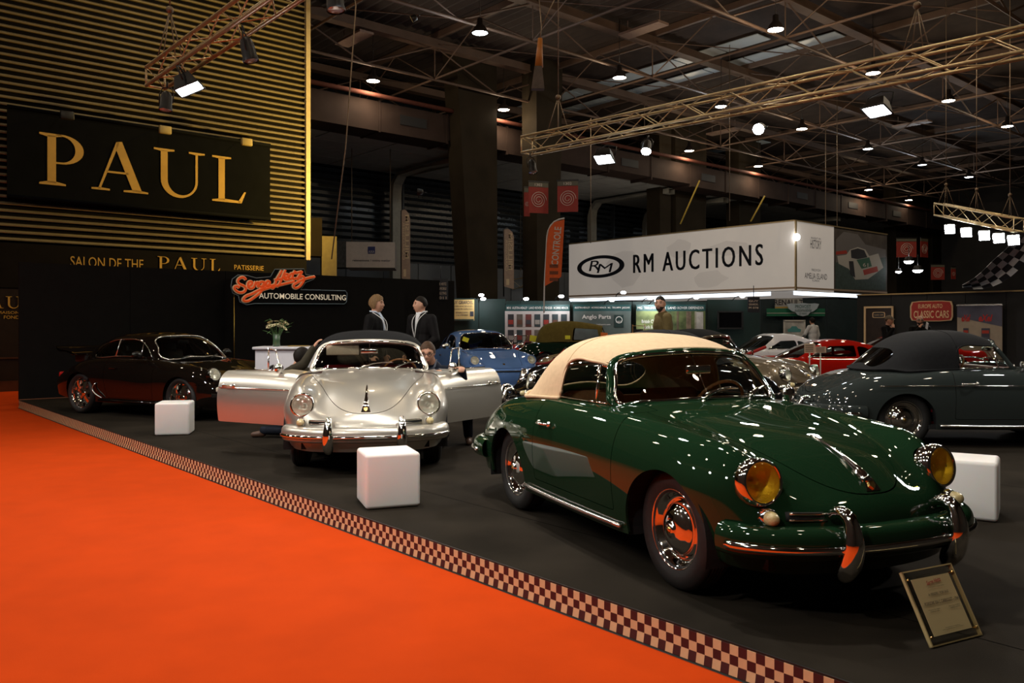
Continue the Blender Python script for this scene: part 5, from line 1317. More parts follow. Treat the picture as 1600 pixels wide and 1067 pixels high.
# ------------------------------------------------------------------ the cars where they stand
P_green = paint('green_paint', (0.0075,0.026,0.0105)); P_silver = paint('silver_paint', (0.62,0.58,0.50), 0.75, 0.33)
P_grey = paint('slate_grey_paint', (0.026,0.032,0.030)); P_taupe = paint('taupe_paint', (0.115,0.088,0.056), 0.5, 0.35); P_black = paint('black_paint', (0.004,0.004,0.004))
P_black2 = paint('deep_brown_black_paint', (0.006,0.004,0.003)); P_blue = paint('light_blue_paint', (0.13,0.25,0.55)); P_red = paint('red_paint', (0.50,0.012,0.006)); P_white = paint('white_paint', (0.75,0.76,0.80)); P_gold = paint('beige_gold_paint', (0.40,0.31,0.18), 0.2)
M_beige = mat('beige_canvas', (0.60,0.44,0.27), 0.85, noise=0.06, nscale=30, bump=0.15, bscale=220, spec=0.15)
M_blktop = mat('black_canvas', (0.0095,0.0095,0.010), 0.9, noise=0.15, nscale=30, bump=0.15, bscale=220, spec=0.12)
M_olive = mat('olive_canvas', (0.16,0.12,0.03), 0.9, noise=0.12, nscale=12, bump=0.2, spec=0.15)
rad = math.radians
CG = 'classic rounded cabriolets on the stand'
make_356('cabriolet', 'dark green cabriolet with beige soft top in front', P_green, M_beige, M_tan, (1.114,5.684,0), rad(-66.84), CG, yellow=True, lens_dir=1)
silver = make_356('cabriolet', 'silver cabriolet with both doors open and black top', P_silver, M_blktop, M_redlea, (-1.626,9.53,0), rad(-81.64), CG, doors_open=(rad(43),rad(55)))
make_356('cabriolet', 'slate grey cabriolet with black soft top seen from its rear side', P_grey, M_blktop, M_redlea, (5.60,10.30,0), rad(-2), CG, side_strip=True)
make_356('cabriolet', 'taupe cabriolet half hidden behind the green windscreen', P_taupe, M_blktop, M_tan, (3.44,14.35,0), rad(-41), CG)
make_356('cabriolet', 'black cabriolet mostly hidden behind the green car', P_black, M_blktop, M_blklea, (1.78,11.95,0), rad(184), CG)
make_911('coupe', 'black wide coupe with a rear wing and chromed wheels', P_black2, (-5.50,13.5,0), rad(-29.2), 'rear engined coupes', wide=0.075, wheel='cup', wing=True, trim=M_alu)
make_911('coupe', 'light blue coupe behind the open silver door', P_blue, (-.72,18.75,0), rad(-71), 'rear engined coupes', wide=0.0, wheel='alloy', glass=M_glassdk)
make_low('sports_coupe', 'low red mid-engined coupe facing left', P_red, (6.45,17.3,0), rad(180), 'far sports cars')
make_low('sports_coupe', 'second red coupe further back behind the grey soft top', P_red, (9.6,21.0,0), rad(183), 'far sports cars', Hh=1.16)
make_low('sports_coupe', 'white low coupe far behind the red one', P_white, (7.1,23.0,0), rad(200), 'far sports cars', Hh=1.18)
make_roadster('roadster', 'small open red roadster in the far green booth', P_red, (0.55,24.3,0), rad(200), 'far roadsters')
make_roadster('roadster', 'beige gold roadster with a low screen behind a red rope', P_gold, (2.45,19.2,0), rad(184), 'far roadsters')
make_roadster('vintage_tourer', 'vintage tourer with an olive canvas top in the green booth', paint('dark_green_far',(0.006,0.02,0.012)), (2.05,22.0,0.0), rad(-6), 'far roadsters', canvas=M_olive, vintage=True, scale=1.12)
# ================================================================== signs and booths around the stand
def FP(px, py, d, yaw=0.0):
    """upright plane facing the camera side at a photo point and depth, turned by yaw"""
    c, s = math.cos(yaw), math.sin(yaw)
    return basis(Vector((c,s,0)), Vector((0,0,1)), Vector((s,-c,0)), at(px,py,d))
def pw(n, d): return n*d/FOC
def rect_panel(M, w, h, t=0.03): return MB().box((0,0,-t/2),(w,h,t),M)
def up(M, dx=0.0, dy=0.0, dz=0.0): return M @ Matrix.Translation((dx,dy,dz))
# ---- the white auction sign: an open box of printed cloth hung over its stand
M_ccloth = mat('white_sign_cloth', (0.66,0.62,0.57), 0.8, noise=0.05, nscale=0.8, emit=0.20, ecol=(0.95,0.86,0.78))  # faint glow stands in for light shining through the cloth
M_ghost = mat('pale_grey_print', (0.60,0.56,0.52), 0.8, emit=0.17, ecol=(0.95,0.86,0.78))  # same painted-in glow as the cloth around it
M_navy = mat('dark_navy_print', (0.012,0.016,0.030), 0.6)
C0 = at(1241,345,30.8); zt = C0.z; cz0 = at(1241,453.5,30.8).z
def hits(dirv, px): k = (px-800.0)/FOC; return (k*C0.y-C0.x)/(dirv.x-k*dirv.y)
tl = hits(-EV, 889); tr = hits(NV, 1386); hgt = zt-cz0; mz = (zt+cz0)/2
auc = empty('auction_sign', (C0.x,C0.y,mz)); tag(auc, 'huge white hanging box sign with dark capitals and an oval emblem', 'sign'); auc.location = (0,0,0)
FL = basis(EV, Vector((0,0,1)), -NV, Vector((C0.x,C0.y,mz))-EV*tl/2)       # long face
FR = basis(NV, Vector((0,0,1)), EV, Vector((C0.x,C0.y,mz))+NV*tr/2)        # short face
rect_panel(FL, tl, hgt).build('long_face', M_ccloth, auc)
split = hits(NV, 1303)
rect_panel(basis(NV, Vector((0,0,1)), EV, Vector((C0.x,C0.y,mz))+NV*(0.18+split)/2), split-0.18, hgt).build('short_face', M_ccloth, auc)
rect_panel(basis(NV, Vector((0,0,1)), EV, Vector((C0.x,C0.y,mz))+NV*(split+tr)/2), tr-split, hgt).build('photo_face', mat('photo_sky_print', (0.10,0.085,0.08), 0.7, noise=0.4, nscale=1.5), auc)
for F_, w in ((FL,tl),(FR,tr)):
    MB().box((0,hgt/2+.02,0.0),(w,.05,.06),F_).build('top_rail', M_truss, auc); MB().box((0,-hgt/2+.10,0.006),(w,.07,.012),F_).build('hem_band', mat('sand_hem', (0.50,0.36,0.27),0.8), auc)
# the far end return and lit soffit under the box
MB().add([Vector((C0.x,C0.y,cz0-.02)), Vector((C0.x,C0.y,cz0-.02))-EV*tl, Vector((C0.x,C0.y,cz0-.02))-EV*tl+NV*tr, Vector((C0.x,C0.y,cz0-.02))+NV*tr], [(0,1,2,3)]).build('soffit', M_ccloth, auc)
q = Vector((C0.x,C0.y,cz0-.17))
M_tubeglow = emitter('white_light_band', (0.78,0.88,1.0), 2.6)
for (s0, s1, dv, nv) in ((1.0, tl, -EV, NV), (0.0, tr, NV, -EV)):
    p0 = q+dv*s0+nv*.03; p1 = q+dv*s1+nv*.03
    MB().add([p0,p1,p1+Vector((0,0,.145)),p0+Vector((0,0,.145))], [(0,1,2,3)]).build('light_band', M_tubeglow, auc)
MB().box((0,0,0),(.09,hgt,.09),basis(EV,Vector((0,0,1)),-NV,Vector((C0.x,C0.y,mz))+NV*.07)).build('corner_post', M_truss, auc)
MB().sphere((C0.x+.05,C0.y-.12,at(1241,371,30.8).z),.13,12,8).build('corner_lamp', emitter('corner_lamp_glow',(1,1,1),14), auc)
def ell_ring(M, rx, ry, sx, sy, m, nm, par, n=44):
    o = [(rx*math.cos(2*PI*i/n), ry*math.sin(2*PI*i/n)) for i in range(n)]; i_ = [(sx*math.cos(2*PI*i/n), sy*math.sin(2*PI*i/n)) for i in range(n)]
    b = MB(); b.add([(x,y,.004) for x,y in o]+[(x,y,.004) for x,y in i_], [(k,(k+1)%n,n+(k+1)%n,n+k) for k in range(n)], M); return b.build(nm, m, par)
def on_face(F_, P0, dirv, px0, px1, py0, py1):
    u0, u1 = hits(dirv,px0), hits(dirv,px1); d0 = (C0+dirv*u0).y; d1 = (C0+dirv*u1).y; um = (u0+u1)/2; dm = (C0+dirv*um).y
    zc = CAMH-((py0+py1)/2-HOR)*dm/FOC; return abs(u1-u0), (py1-py0)*dm/FOC, Vector((C0.x,C0.y,0))+dirv*um+Vector((0,0,zc))
def facetext(txt, px0, px1, py0, py1, m, face='L', **kw):
    w, h, o = on_face(None,None,-EV if face == 'L' else NV,px0,px1,py0,py1)
    M = basis(EV,Vector((0,0,1)),-NV,o-NV*.008) if face == 'L' else basis(NV,Vector((0,0,1)),EV,o+EV*.008)
    return fit_text('words', txt, m, M, w, h, auc, **kw)
[facetext('RM AUCTIONS', 990+k_, 1192+k_, 390, 421, M_navy, spacing=1.3) for k_ in (-.7,.0,.7)]
w, h, o = on_face(None,None,-EV,902,976,399,434); ME = basis(EV,Vector((0,0,1)),-NV,o-NV*.008)
ell_ring(ME, w/2, h/2, w*.40, h*.36, M_navy, 'oval_emblem', auc)
fit_text('words', 'R', M_navy, up(ME,-w*.12,h*.06,.005), w*.24, h*.46, auc, shear=0.15); fit_text('words', 'M', M_navy, up(ME,w*.10,-h*.08,.005), w*.34, h*.40, auc, shear=0.15)
for (px0,px1,py0,py1,seedp) in ((945,1010,385,450,0),(1040,1085,372,405,1),(1080,1140,420,452,2),(1100,1180,375,400,3)):
    w, h, o = on_face(None,None,-EV,px0,px1,py0,py1); Mg = basis(EV,Vector((0,0,1)),-NV,o-NV*.003)
    rr = random.Random(seedp); poly = [((.35+.15*rr.random())*w*math.cos(2*PI*i/11), (.35+.15*rr.random())*h*math.sin(2*PI*i/11)) for i in range(11)]
    MB().add([(x,y,0) for x,y in poly], [tuple(range(11))], Mg).build('faint_print', M_ghost, auc)
M_txtgrey = mat('grey_print', (0.10,0.09,0.09), 0.7)
facetext('INVEST IN', 1267,1282,371,374, M_txtgrey, 'R'); facetext('HISTORY', 1266,1283,375,389, M_txtgrey, 'R'); facetext('MARCH 8 2014', 1268,1282,420,424, M_txtgrey, 'R'); facetext('AMELIA ISLAND', 1257,1292,427,436, M_txtgrey, 'R'); facetext('FLORIDA', 1269,1280,437,440, M_txtgrey, 'R')
# race car photograph printed on the end of the box: flat print
def face_poly(pts, m, lift, nm='photo_print'):
    vs_ = []
    for px, py in pts:
        u = hits(NV,px); dd = (C0+NV*u).y; p = Vector((C0.x,C0.y,0))+NV*u; p.z = CAMH-(py-HOR)*dd/FOC; vs_.append(p+EV*lift)
    return MB().add(vs_, [tuple(range(len(vs_)))]).build(nm, m, auc)
M_pw = mat('print_white', (0.62,0.60,0.58), 0.7); M_pg = mat('print_green', (0.05,0.16,0.11), 0.7); M_pr = mat('print_red', (0.50,0.05,0.03), 0.7); M_pd = mat('print_dark', (0.03,0.03,0.04), 0.7); M_pgr = mat('print_grey', (0.20,0.19,0.20), 0.7)
face_poly([(1305,410),(1384,400),(1384,453),(1305,452)], mat('print_asphalt',(0.07,0.11,0.11),0.7,noise=0.2), .004)
face_poly([(1306,374),(1318,362),(1340,366),(1352,382),(1384,390),(1384,402),(1306,410)], M_pgr, .005)
face_poly([(1306,393),(1322,391),(1324,396),(1306,398)], M_pr, .007)
face_poly([(1308,400),(1322,398),(1328,390),(1340,386),(1352,390),(1358,400),(1372,396),(1380,418),(1370,426),(1356,436),(1336,437),(1326,420),(1310,412)], M_pw, .007)
face_poly([(1329,391),(1340,388),(1350,391),(1355,402),(1340,405),(1330,403)], M_pd, .009); face_poly([(1338,406),(1358,402),(1362,416),(1346,420)], M_pg, .009); face_poly([(1348,422),(1370,416),(1372,424),(1350,430)], M_pr, .009); face_poly([(1326,408),(1333,408),(1336,434),(1328,428)], M_pd, .010)
facetext('61', 1348,1356,411,417, M_pw, 'R', depth=0.012)

# ---- green parts booth
M_grn = mat('booth_green', (0.006,0.028,0.024), 0.6, noise=0.15, nscale=2); M_wht = mat('print_white2', (0.72,0.70,0.66), 0.7); M_teal = mat('booth_teal', (0.010,0.06,0.06), 0.5)
gw = empty('wall_green_booth', (0,0,0)); tag(gw, 'dark green booth wall behind the far roadsters', 'wall', kind='structure')
dG = 26.0
for i, (x0, x1, yt) in enumerate(((702,748,466),(748,790,467),(790,892,470),(892,988,471),(988,1105,471),(1105,1188,468))):
    M = FP((x0+x1)/2, (yt+565)/2, dG); rect_panel(M, pw(x1-x0,dG)-.02, pw(565-yt,dG), .06).build('booth_panel', M_grn, gw)
def print_panel(label, cat, x0, x1, y0, y1, d, m, yaw=0, t=.02, name='print_panel', frame=None):
    r = empty(name, (0,0,0)); tag(r, label, cat); M = FP((x0+x1)/2,(y0+y1)/2,d,yaw); w, h = pw(x1-x0,d), pw(y1-y0,d)
    rect_panel(M, w, h, t).build('board', m, r)
    if frame:
        b = MB()
        for (cx,cy,sx,sy) in ((0,h/2,w+.05,.05),(0,-h/2,w+.05,.05),(-w/2,0,.05,h),(w/2,0,.05,h)): b.box((cx,cy,.01),(sx,sy,.04),M)
        b.build('frame', frame, r)
    return r, M, w, h
def ptext(r, M, w, h, txt, u, v, tw, th, m, **kw): return fit_text('words', txt, m, up(M,u*w,v*h,.006), tw*w, th*h, r, **kw)
dP = dG-.25
for (x0,x1,txt) in ((790,890,'MINI  AUSTIN-HEALEY  LAND ROVER DEFENDER  MORRIS MINOR'),(896,986,'AUSTIN-HEALEY  MORRIS MINOR  MG  TRIUMPH  JAGUAR'),(994,1102,'MG  TRIUMPH  MINI  LAND ROVER DEFENDER')):
    r, M, w, h = print_panel('teal header strip of car makes over the %s booth panel' % {790:'photo grid',896:'white parts',994:'woodland'}[x0], 'sign', x0, x1, 476, 486, dP, M_teal, name='header_strip'); ptext(r,M,w,h,txt,0,0,.96,.38,M_wht,bold=0.006)
r, M, w, h = print_panel('white panel with a grid of small car photographs', 'poster', 789, 890, 486, 535, dP, mat('pale_grid', (0.48,0.45,0.43), 0.7), name='photo_grid_panel')
cr = random.Random(3)
for i in range(7):
    for j in range(2):
        c_ = [(0.12,0.03,0.025),(0.03,0.03,0.035),(0.10,0.085,0.07),(0.03,0.045,0.05)][cr.randrange(4)]
        b = MB().box((-w/2+w*(.09+.137*i), h*(.20-.50*j), .004),(w*.092,h*.40,.010),M); o = b.build('photo_card', mat('card_%d_%d'%(i,j), c_, .5, noise=.4, nscale=3), r)
        MB().box((-w/2+w*(.09+.137*i), h*(.15-.50*j), .011),(w*.075,h*.14,.006),M).build('card_car', mat('cardcar%d'%((i*3+j)%4), [(0.28,0.03,0.02),(0.30,0.28,0.25),(0.04,0.04,0.05),(0.12,0.05,0.03)][(i*3+j)%4], .5), r)
r, M, w, h = print_panel('booth panel with white parts lettering behind the olive canvas top', 'poster', 896, 986, 486, 535, dP, mat('silver_green_print', (0.10,0.13,0.12), 0.5, noise=0.5, nscale=1.0), name='parts_panel')
ptext(r,M,w,h,'Anglo Parts',-.10,.30,.50,.17,M_wht,bold=0.01); ptext(r,M,w,h,'angloparts.com',.02,.07,.24,.06,M_wht)
MB().box((w*.29,h*.18,.005),(w*.16,h*.40,.012),M).build('emblem_card', M_grn, r); ell_ring(up(M,w*.29,h*.22,.012),w*.06,h*.11,w*.05,h*.09,M_wht,'emblem_ring',r); ptext(r,M,w,h,'PARTS',.29,.16,.10,.06,M_wht,depth=0.012)
r, M, w, h = print_panel('woodland photograph panel behind the man in the olive jacket', 'poster', 994, 1102, 486, 540, dP, mat('woodland_print', (0.03,0.045,0.012), 0.7, noise=0.8, nscale=2.2, col2=(0.20,0.24,0.08)), name='woodland_panel')
for u, ww, cc in ((.10,.03,(.10,.07,.04)),(.26,.07,(.16,.11,.07)),(.36,.025,(.3,.27,.2)),(-.05,.02,(.08,.06,.03))): MB().box((u*w,0,.004),(ww*w,h*.98,.008),M).build('printed_trunk', mat('trunk%d'%int(ww*1000), cc, .8, noise=.4, nscale=6), r)
MB().box((.42*w,.15*h,.004),(.10*w,.65*h,.008),M).build('printed_light', mat('printed_haze',(0.45,0.42,0.38),.8,noise=.3,nscale=4), r)
ptext(r,M,w,h,'British Classic Cars',-.24,.20,.36,.10,M_wht,depth=.006); ptext(r,M,w,h,'Tools & Accessories',-.22,.04,.36,.10,M_wht,depth=.006)
# wooden display rack, screen, name flags
rk = empty('wooden_rack', at(998,530,dP-.8)); tag(rk, 'small pale wooden rack of leaflets beside the walking man', 'rack'); rk.location.z = 0
M_pine = mat('pine_wood', (0.45,0.27,0.12), 0.6, noise=0.2, nscale=10)
for s in (-.18,.18): MB().box((s,0,.72),(.03,.03,1.44)).build('post', M_pine, rk)
for z in (.35,.7,1.05,1.40): MB().box((0,0,z),(.36,.18,.02)).build('shelf', M_pine, rk)
for z in (.37,.72,1.07): MB().box((0,0,z+.12),(.26,.03,.22)).build('leaflet_stack', M_pd, rk)
r, M, w, h = print_panel('dark flat television on the green booth wall', 'television', 1122, 1160, 487, 513, dP, mat('screen_off', (0.004,0.004,0.005), 0.1), name='television', frame=M_trimblk)
for (x0,x1,y0,y1,d_,lines,lab) in ((677,700,435,468,22.0,('SERGE HEITZ','AUTOMOBILE','CONSULTING','P 011'),'small dark name board with four text lines at the black wall end'),(1168,1187,464,488,25.4,('GUY','GRARDEL','M 078'),'small dark name board hanging at the green booth end')):
    r, M, w, h = print_panel(lab, 'sign', x0, x1, y0, y1, d_, mat('name_board', (0.012,0.014,0.020), 0.5), name='name_board')
    for i, t in enumerate(lines): ptext(r,M,w,h,t,0,.24-.22*i,.78,.12,mat('warm_white_print',(0.70,0.55,0.42),.7))
    MB().tube([up(M,0,h/2,0).translation, up(M,0,h/2,0).translation+Vector((0,0,.35))], .012, 5).build('hanger', M_dkhous, r)
r, M, w, h = print_panel('yellowed poster with black print beside the blue coupe', 'poster', 703, 741, 468, 501, dG-.3, mat('yellow_poster', (0.50,0.34,0.12), 0.7, noise=0.1, nscale=3), name='poster')
ptext(r,M,w,h,'GUY GRARDEL',0,.36,.92,.16,M_pd,bold=.01); ptext(r,M,w,h,'PIECES ANCIENNES',0,.18,.86,.08,M_pd); ptext(r,M,w,h,'Voitures de collection',0,.06,.86,.08,M_pd); ptext(r,M,w,h,'BOURSE EXPO',0,-.12,.50,.08,M_pd); ptext(r,M,w,h,'2 & 3 FEVRIER',0,-.24,.50,.08,M_pd)
for u in (-.40,.40): MB().box((u*w,-.18*h,.004),(.15*w,.24*h,.008),M).build('portrait_print', M_pd, r)
MB().box((0,-.46*h,.003),(w*.96,.07*h,.008),M).build('footer_print', mat('print_greenblk',(0.02,0.04,0.03),.7), r)
# arm lamps along the top of the booth
E_small = emitter('small_lamp_glow', (0.95,0.97,1.0), 22.0)
for i, (px, py) in enumerate(((752,461),(755,467),(822,467),(877,463),(956,469),(974,457),(1016,466),(1088,465),(1160,463),(1027,470))):
    r = empty('arm_lamp', at(px,py,dG-.6)); tag(r, 'small glowing arm lamp on top of the green booth wall', 'lamp', 'booth arm lamps')
    MB().tube([(-.05,.02,.02),(-.14,.30,-.02),(-.16,.55,-.10)], .014, 5).build('arm', M_dkhous, r)
    MB().sphere((0,0,.0),(.085,.07,.045),12,8).build('glowing_head', E_small, r)
    if i % 3 == 0:
        l = bpy.data.lights.new('lamp_light','POINT'); l.energy = 26; l.color = (.95,.97,1); l.shadow_soft_size = .1; lo = bpy.data.objects.new('lamp_light', l); COL.objects.link(lo); lo.parent = r; lo.location = (0,-.15,-.14)
# booth lattice and rope barrier

def post(px, d, label, zt_=.95, col=None):
    p = at(px,509,d); r = empty('barrier_post', (p.x,p.y,0)); tag(r, label, 'post', 'rope barrier posts')
    MB().lathe([(.14,0),(.14,.015),(.03,.03),(.018,.05),(.018,zt_-.06),(.03,zt_-.04),(.03,zt_),(.0005,zt_+.01)],16).build('pole', col or M_dkhous, r); return r
post(884,17.2,'black barrier post before the beige roadster'); post(1176,15.8,'chrome barrier post near the red coupe',.93,M_chrome)
M_rope = mat('red_rope', (0.45,0.02,0.015), 0.7, noise=0.2, nscale=40)
p0, p1 = at(884,509,17.2), at(838,509,18.6)
tag(MB().tube(curve_pts([(p0.x,p0.y,.92),((p0.x+p1.x)/2,(p0.y+p1.y)/2,.62),(p1.x,p1.y,.55)],14), .03, 8).build('barrier_rope', M_rope), 'red barrier rope before the beige roadster', 'rope')
p0, p1 = at(1176,509,15.8), at(1140,509,16.0)
tag(MB().tube(curve_pts([(p0.x+.25,p0.y,1.0),(p0.x,p0.y,.90),(p1.x+.1,p1.y,.80),(p1.x-.2,p1.y,.84)],14), .03, 8).build('barrier_rope', M_rope), 'red barrier rope left of the red coupe', 'rope')
# ---- booth behind the white coupe
dB = 29.0
bw = empty('wall_blue_booth', (0,0,0)); tag(bw, 'dark blue-green booth wall under the auction sign', 'wall', kind='structure')
for (x0,x1) in ((1188,1240),(1240,1292),(1292,1342)): rect_panel(FP((x0+x1)/2,520,dB), pw(x1-x0,dB)-.02, pw(105,dB), .06).build('booth_panel', mat('booth_blue', (0.012,0.028,0.034), 0.6, noise=0.15), bw)
r, M, w, h = print_panel('pale grey banner half hidden above the winged sign', 'sign', 1211, 1254, 466, 482, dB-.2, mat('banner_grey', (0.40,0.39,0.37), 0.7), name='banner'); ptext(r,M,w,h,'RENAULT',0,.10,1.05,.55,M_pd,bold=.02)
MB().box((0,-.40*h,.004),(w,.14*h,.006),M).build('yellow_stripe', mat('stripe_yellow',(0.5,0.32,0.06),.7), r)
r, M, w, h = print_panel('green fascia band behind the winged sign', 'sign', 1198, 1289, 482, 494, dB-.25, mat('band_green', (0.015,0.17,0.09), 0.5), name='fascia_band'); MB().box((0,-.1*h,.006),(w,.06*h,.01),M).build('band_line', M_wht, r)
r = empty('winged_sign', (0,0,0)); tag(r, 'pale blue wing shaped sign with dark green print', 'sign'); M = FP(1254,484,dB-.35); s = pw(1,dB)
wing_ = [(-25,9),(-18,10),(-10,9.5),(0,10.5),(10,9.5),(18,10),(25,9),(22,2),(16,-2.5),(11,-4),(8,-8),(0,-10),(-8,-8),(-11,-4),(-16,-2.5),(-22,2)]
MB().prism([(-x*s if False else x*s,y*s) for x,y in wing_[::-1]], .04, M).build('wing_plate', mat('pale_blue_plate',(0.50,0.60,0.68),.35,noise=.1,nscale=4), r)
fit_text('words','PROVOST',mat('deep_green_print',(0.01,0.09,0.08),.6),up(M,0,5*s,.046),24*s,5*s,r,bold=.01); fit_text('words','automobile',mat('deep_green_print',(0.01,0.09,0.08),.6),up(M,0,-.5*s,.046),26*s,5*s,r,shear=.3); fit_text('words','LE MANS',mat('deep_green_print',(0.01,0.09,0.08),.6),up(M,0,-6*s,.046),12*s,3*s,r)
r, M, w, h = print_panel('bright photograph of a turquoise car on the booth wall', 'poster', 1225, 1257, 501, 525, dB-.3, mat('snow_print',(0.55,0.55,0.54),.6,noise=.5,nscale=2.5), name='poster', frame=M_wht)
MB().prism([(-.30*w,-.22*h),(.30*w,-.22*h),(.34*w,-.05*h),(.18*w,.02*h),(.10*w,.16*h),(-.12*w,.16*h),(-.20*w,.02*h),(-.34*w,-.06*h)], .006, up(M,0,-.02*h,.004)).build('printed_car', mat('print_turquoise',(0.10,0.36,0.38),.6), r)
# ---- black booth wall on the right
dk = empty('wall_black_booth', (0,0,0)); tag(dk, 'black booth wall with a brass capping on the right', 'wall', kind='structure')
pL, pR = at(1339,461,27.5), at(1640,453,23.6); dv = (pR-pL); dv.z = 0; Lb = dv.length; dv.normalize(); nrm = Vector((dv.y,-dv.x,0)); ztp = pL.z
for i in range(5):
    Mw = basis(dv,Vector((0,0,1)),nrm,pL+dv*(Lb*(i+.5)/5)+Vector((0,0,-ztp/2))); MB().box((0,0,-.04),(Lb/5-.015,ztp,.08),Mw).build('booth_panel', mat('booth_black',(0.008,0.0075,0.008),.7,noise=.15), dk)
MB().box((0,0,0),(Lb,.10,.04),basis(dv,nrm,Vector((0,0,1)),pL+dv*Lb/2)).build('capping', mat('brass_cap',(0.45,0.30,0.12),.5,noise=.1), dk)
def on_black(px, py):
    k = (px-800.0)/FOC; t = (k*pL.y-pL.x)/(dv.x-k*dv.y); p = pL+dv*t; return Vector((p.x,p.y,CAMH-(py-HOR)*p.y/FOC))
def bpanel(label, cat, x0, x1, y0, y1, m, name, off=.06, t=.03):
    a_, b_ = on_black(x0,(y0+y1)/2), on_black(x1,(y0+y1)/2); c_ = (a_+b_)/2; w = (b_-a_).length; h = (y1-y0)*c_.y/FOC
    M = basis(dv,Vector((0,0,1)),nrm,c_+nrm*off); r = empty(name,(0,0,0)); tag(r,label,cat); MB().box((0,0,-t/2),(w,h,t),M).build('board', m, r) if m else None
    return r, M, w, h
M_bg = mat('warm_gold_print',(0.85,0.60,0.34),.6)
r, M, w, h = bpanel('red shield sign with cream lettering on the black booth wall', 'sign', 1424,1491,470,502, None, 'shield_sign')
def shield(w, h, k): return [(-.46*w*k,.46*h*k),(-.25*w*k,.50*h*k),(.25*w*k,.50*h*k),(.46*w*k,.46*h*k),(.50*w*k,.25*h*k),(.50*w*k,-.30*h*k),(.46*w*k,-.46*h*k),(.2*w*k,-.50*h*k),(-.2*w*k,-.50*h*k),(-.46*w*k,-.46*h*k),(-.50*w*k,-.30*h*k),(-.50*w*k,.25*h*k)]
MB().prism(shield(w,h,1)[::-1], .05, M).build('shield_rim', mat('shield_rim_gold',(0.70,0.50,0.28),.5), r); MB().prism(shield(w,h,.93)[::-1], .006, up(M,0,0,.05)).build('shield_face', mat('shield_red',(0.42,0.022,0.014),.5,noise=.1), r)
fit_text('words','EUROPE AUTO',M_bg,up(M,-.02*w,.24*h,.06),w*.56,h*.20,r,bold=.012); fit_text('words','CLASSIC CARS',M_bg,up(M,0,-.16*h,.06),w*.82,h*.36,r,bold=.015)
r, M, w, h = bpanel('brown framed poster with a small gold emblem', 'poster', 1353,1396,480,540, mat('poster_brown',(0.030,0.016,0.012),.5,noise=.2), 'poster')
b = MB()
for (cx,cy,sx,sy) in ((0,h/2,w+.06,.06),(0,-h/2,w+.06,.06),(-w/2,0,.06,h),(w/2,0,.06,h)): b.box((cx,cy,.01),(sx,sy,.05),M)
b.build('frame', M_bg, r); MB().prism(shield(w*.46,h*.15,1)[::-1], .006, up(M,0,.30*h,.004)).build('emblem', M_bg, r); MB().prism(shield(w*.40,h*.12,1)[::-1], .004, up(M,0,.30*h,.010)).build('emblem_face', M_pd, r); fit_text('words','CLASSIC CARS',M_bg,up(M,0,.30*h,.016),w*.34,h*.04,r)
r, M, w, h = bpanel('tall roll-up banner with red lettering and oil can pictures', 'banner', 1500,1570,477,560, mat('rollup_cream',(0.42,0.34,0.26),.7,noise=.06), 'rollup_banner', .25)
MB().prism([(-.5*w,.28*h),(.5*w,.10*h),(.5*w,.5*h),(-.5*w,.5*h)], .004, up(M,0,0,.003)).build('printed_sky', mat('print_slate',(0.10,0.10,0.15),.7,noise=.3,nscale=2), r)
MB().box((0,h*.505,.01),(w*1.02,.05,.05),M).build('top_rail', M_alu, r)
for u, k in ((-.30,.9),(.14,1.4)):
    fit_text('words','eXel',mat('print_scarlet',(0.55,0.02,0.015),.5),up(M,u*w,.26*h,.012),w*.22*k,h*.13,r,shear=.25,bold=.03)
    MB().box((u*w,-.06*h,.012),(w*.13*k,h*.26,.012),M).build('oil_can_print', mat('can_dark',(0.05,0.05,0.08),.4), r); MB().box((u*w,.0*h,.020),(w*.11*k,h*.06,.006),M).build('oil_can_label', M_pr, r)
# ---- big chequered flag hung in a curve
fg = empty('chequered_flag', (0,0,0)); tag(fg, 'huge curved chequered flag hanging above the black booth wall', 'flag')
M_fw = mat('flag_white',(0.62,0.64,0.68),.7,noise=.05); M_fk = mat('flag_black',(0.012,0.013,0.018),.6)
bot = curve_pts([(1505,450,0),(1530,452,0),(1556,446,0),(1580,432,0),(1606,404,0),(1626,370,0)],11); top = curve_pts([(1504,445,0),(1520,436,0),(1538,421,0),(1553,406,0),(1569,392,0),(1592,368,0)],11)
for i in range(10):
    for j in range(4):
        def q(ii, jj):
            a_, b_ = top[ii], bot[ii]; f = jj/4; d_ = 24.5-1.6*ii/10+.5*math.sin(PI*f); return at(a_[0]+(b_[0]-a_[0])*f, a_[1]+(b_[1]-a_[1])*f, d_)
        v = [q(i,j),q(i,j+1),q(i+1,j+1),q(i+1,j)]; vb = [p+Vector((0,.03,0)) for p in v]
        MB().add(v+vb, [(0,1,2,3),(7,6,5,4),(0,4,5,1),(1,5,6,2),(2,6,7,3),(3,7,4,0)]).build('flag_square', M_fw if (i+j)%2 == 0 else M_fk, fg)
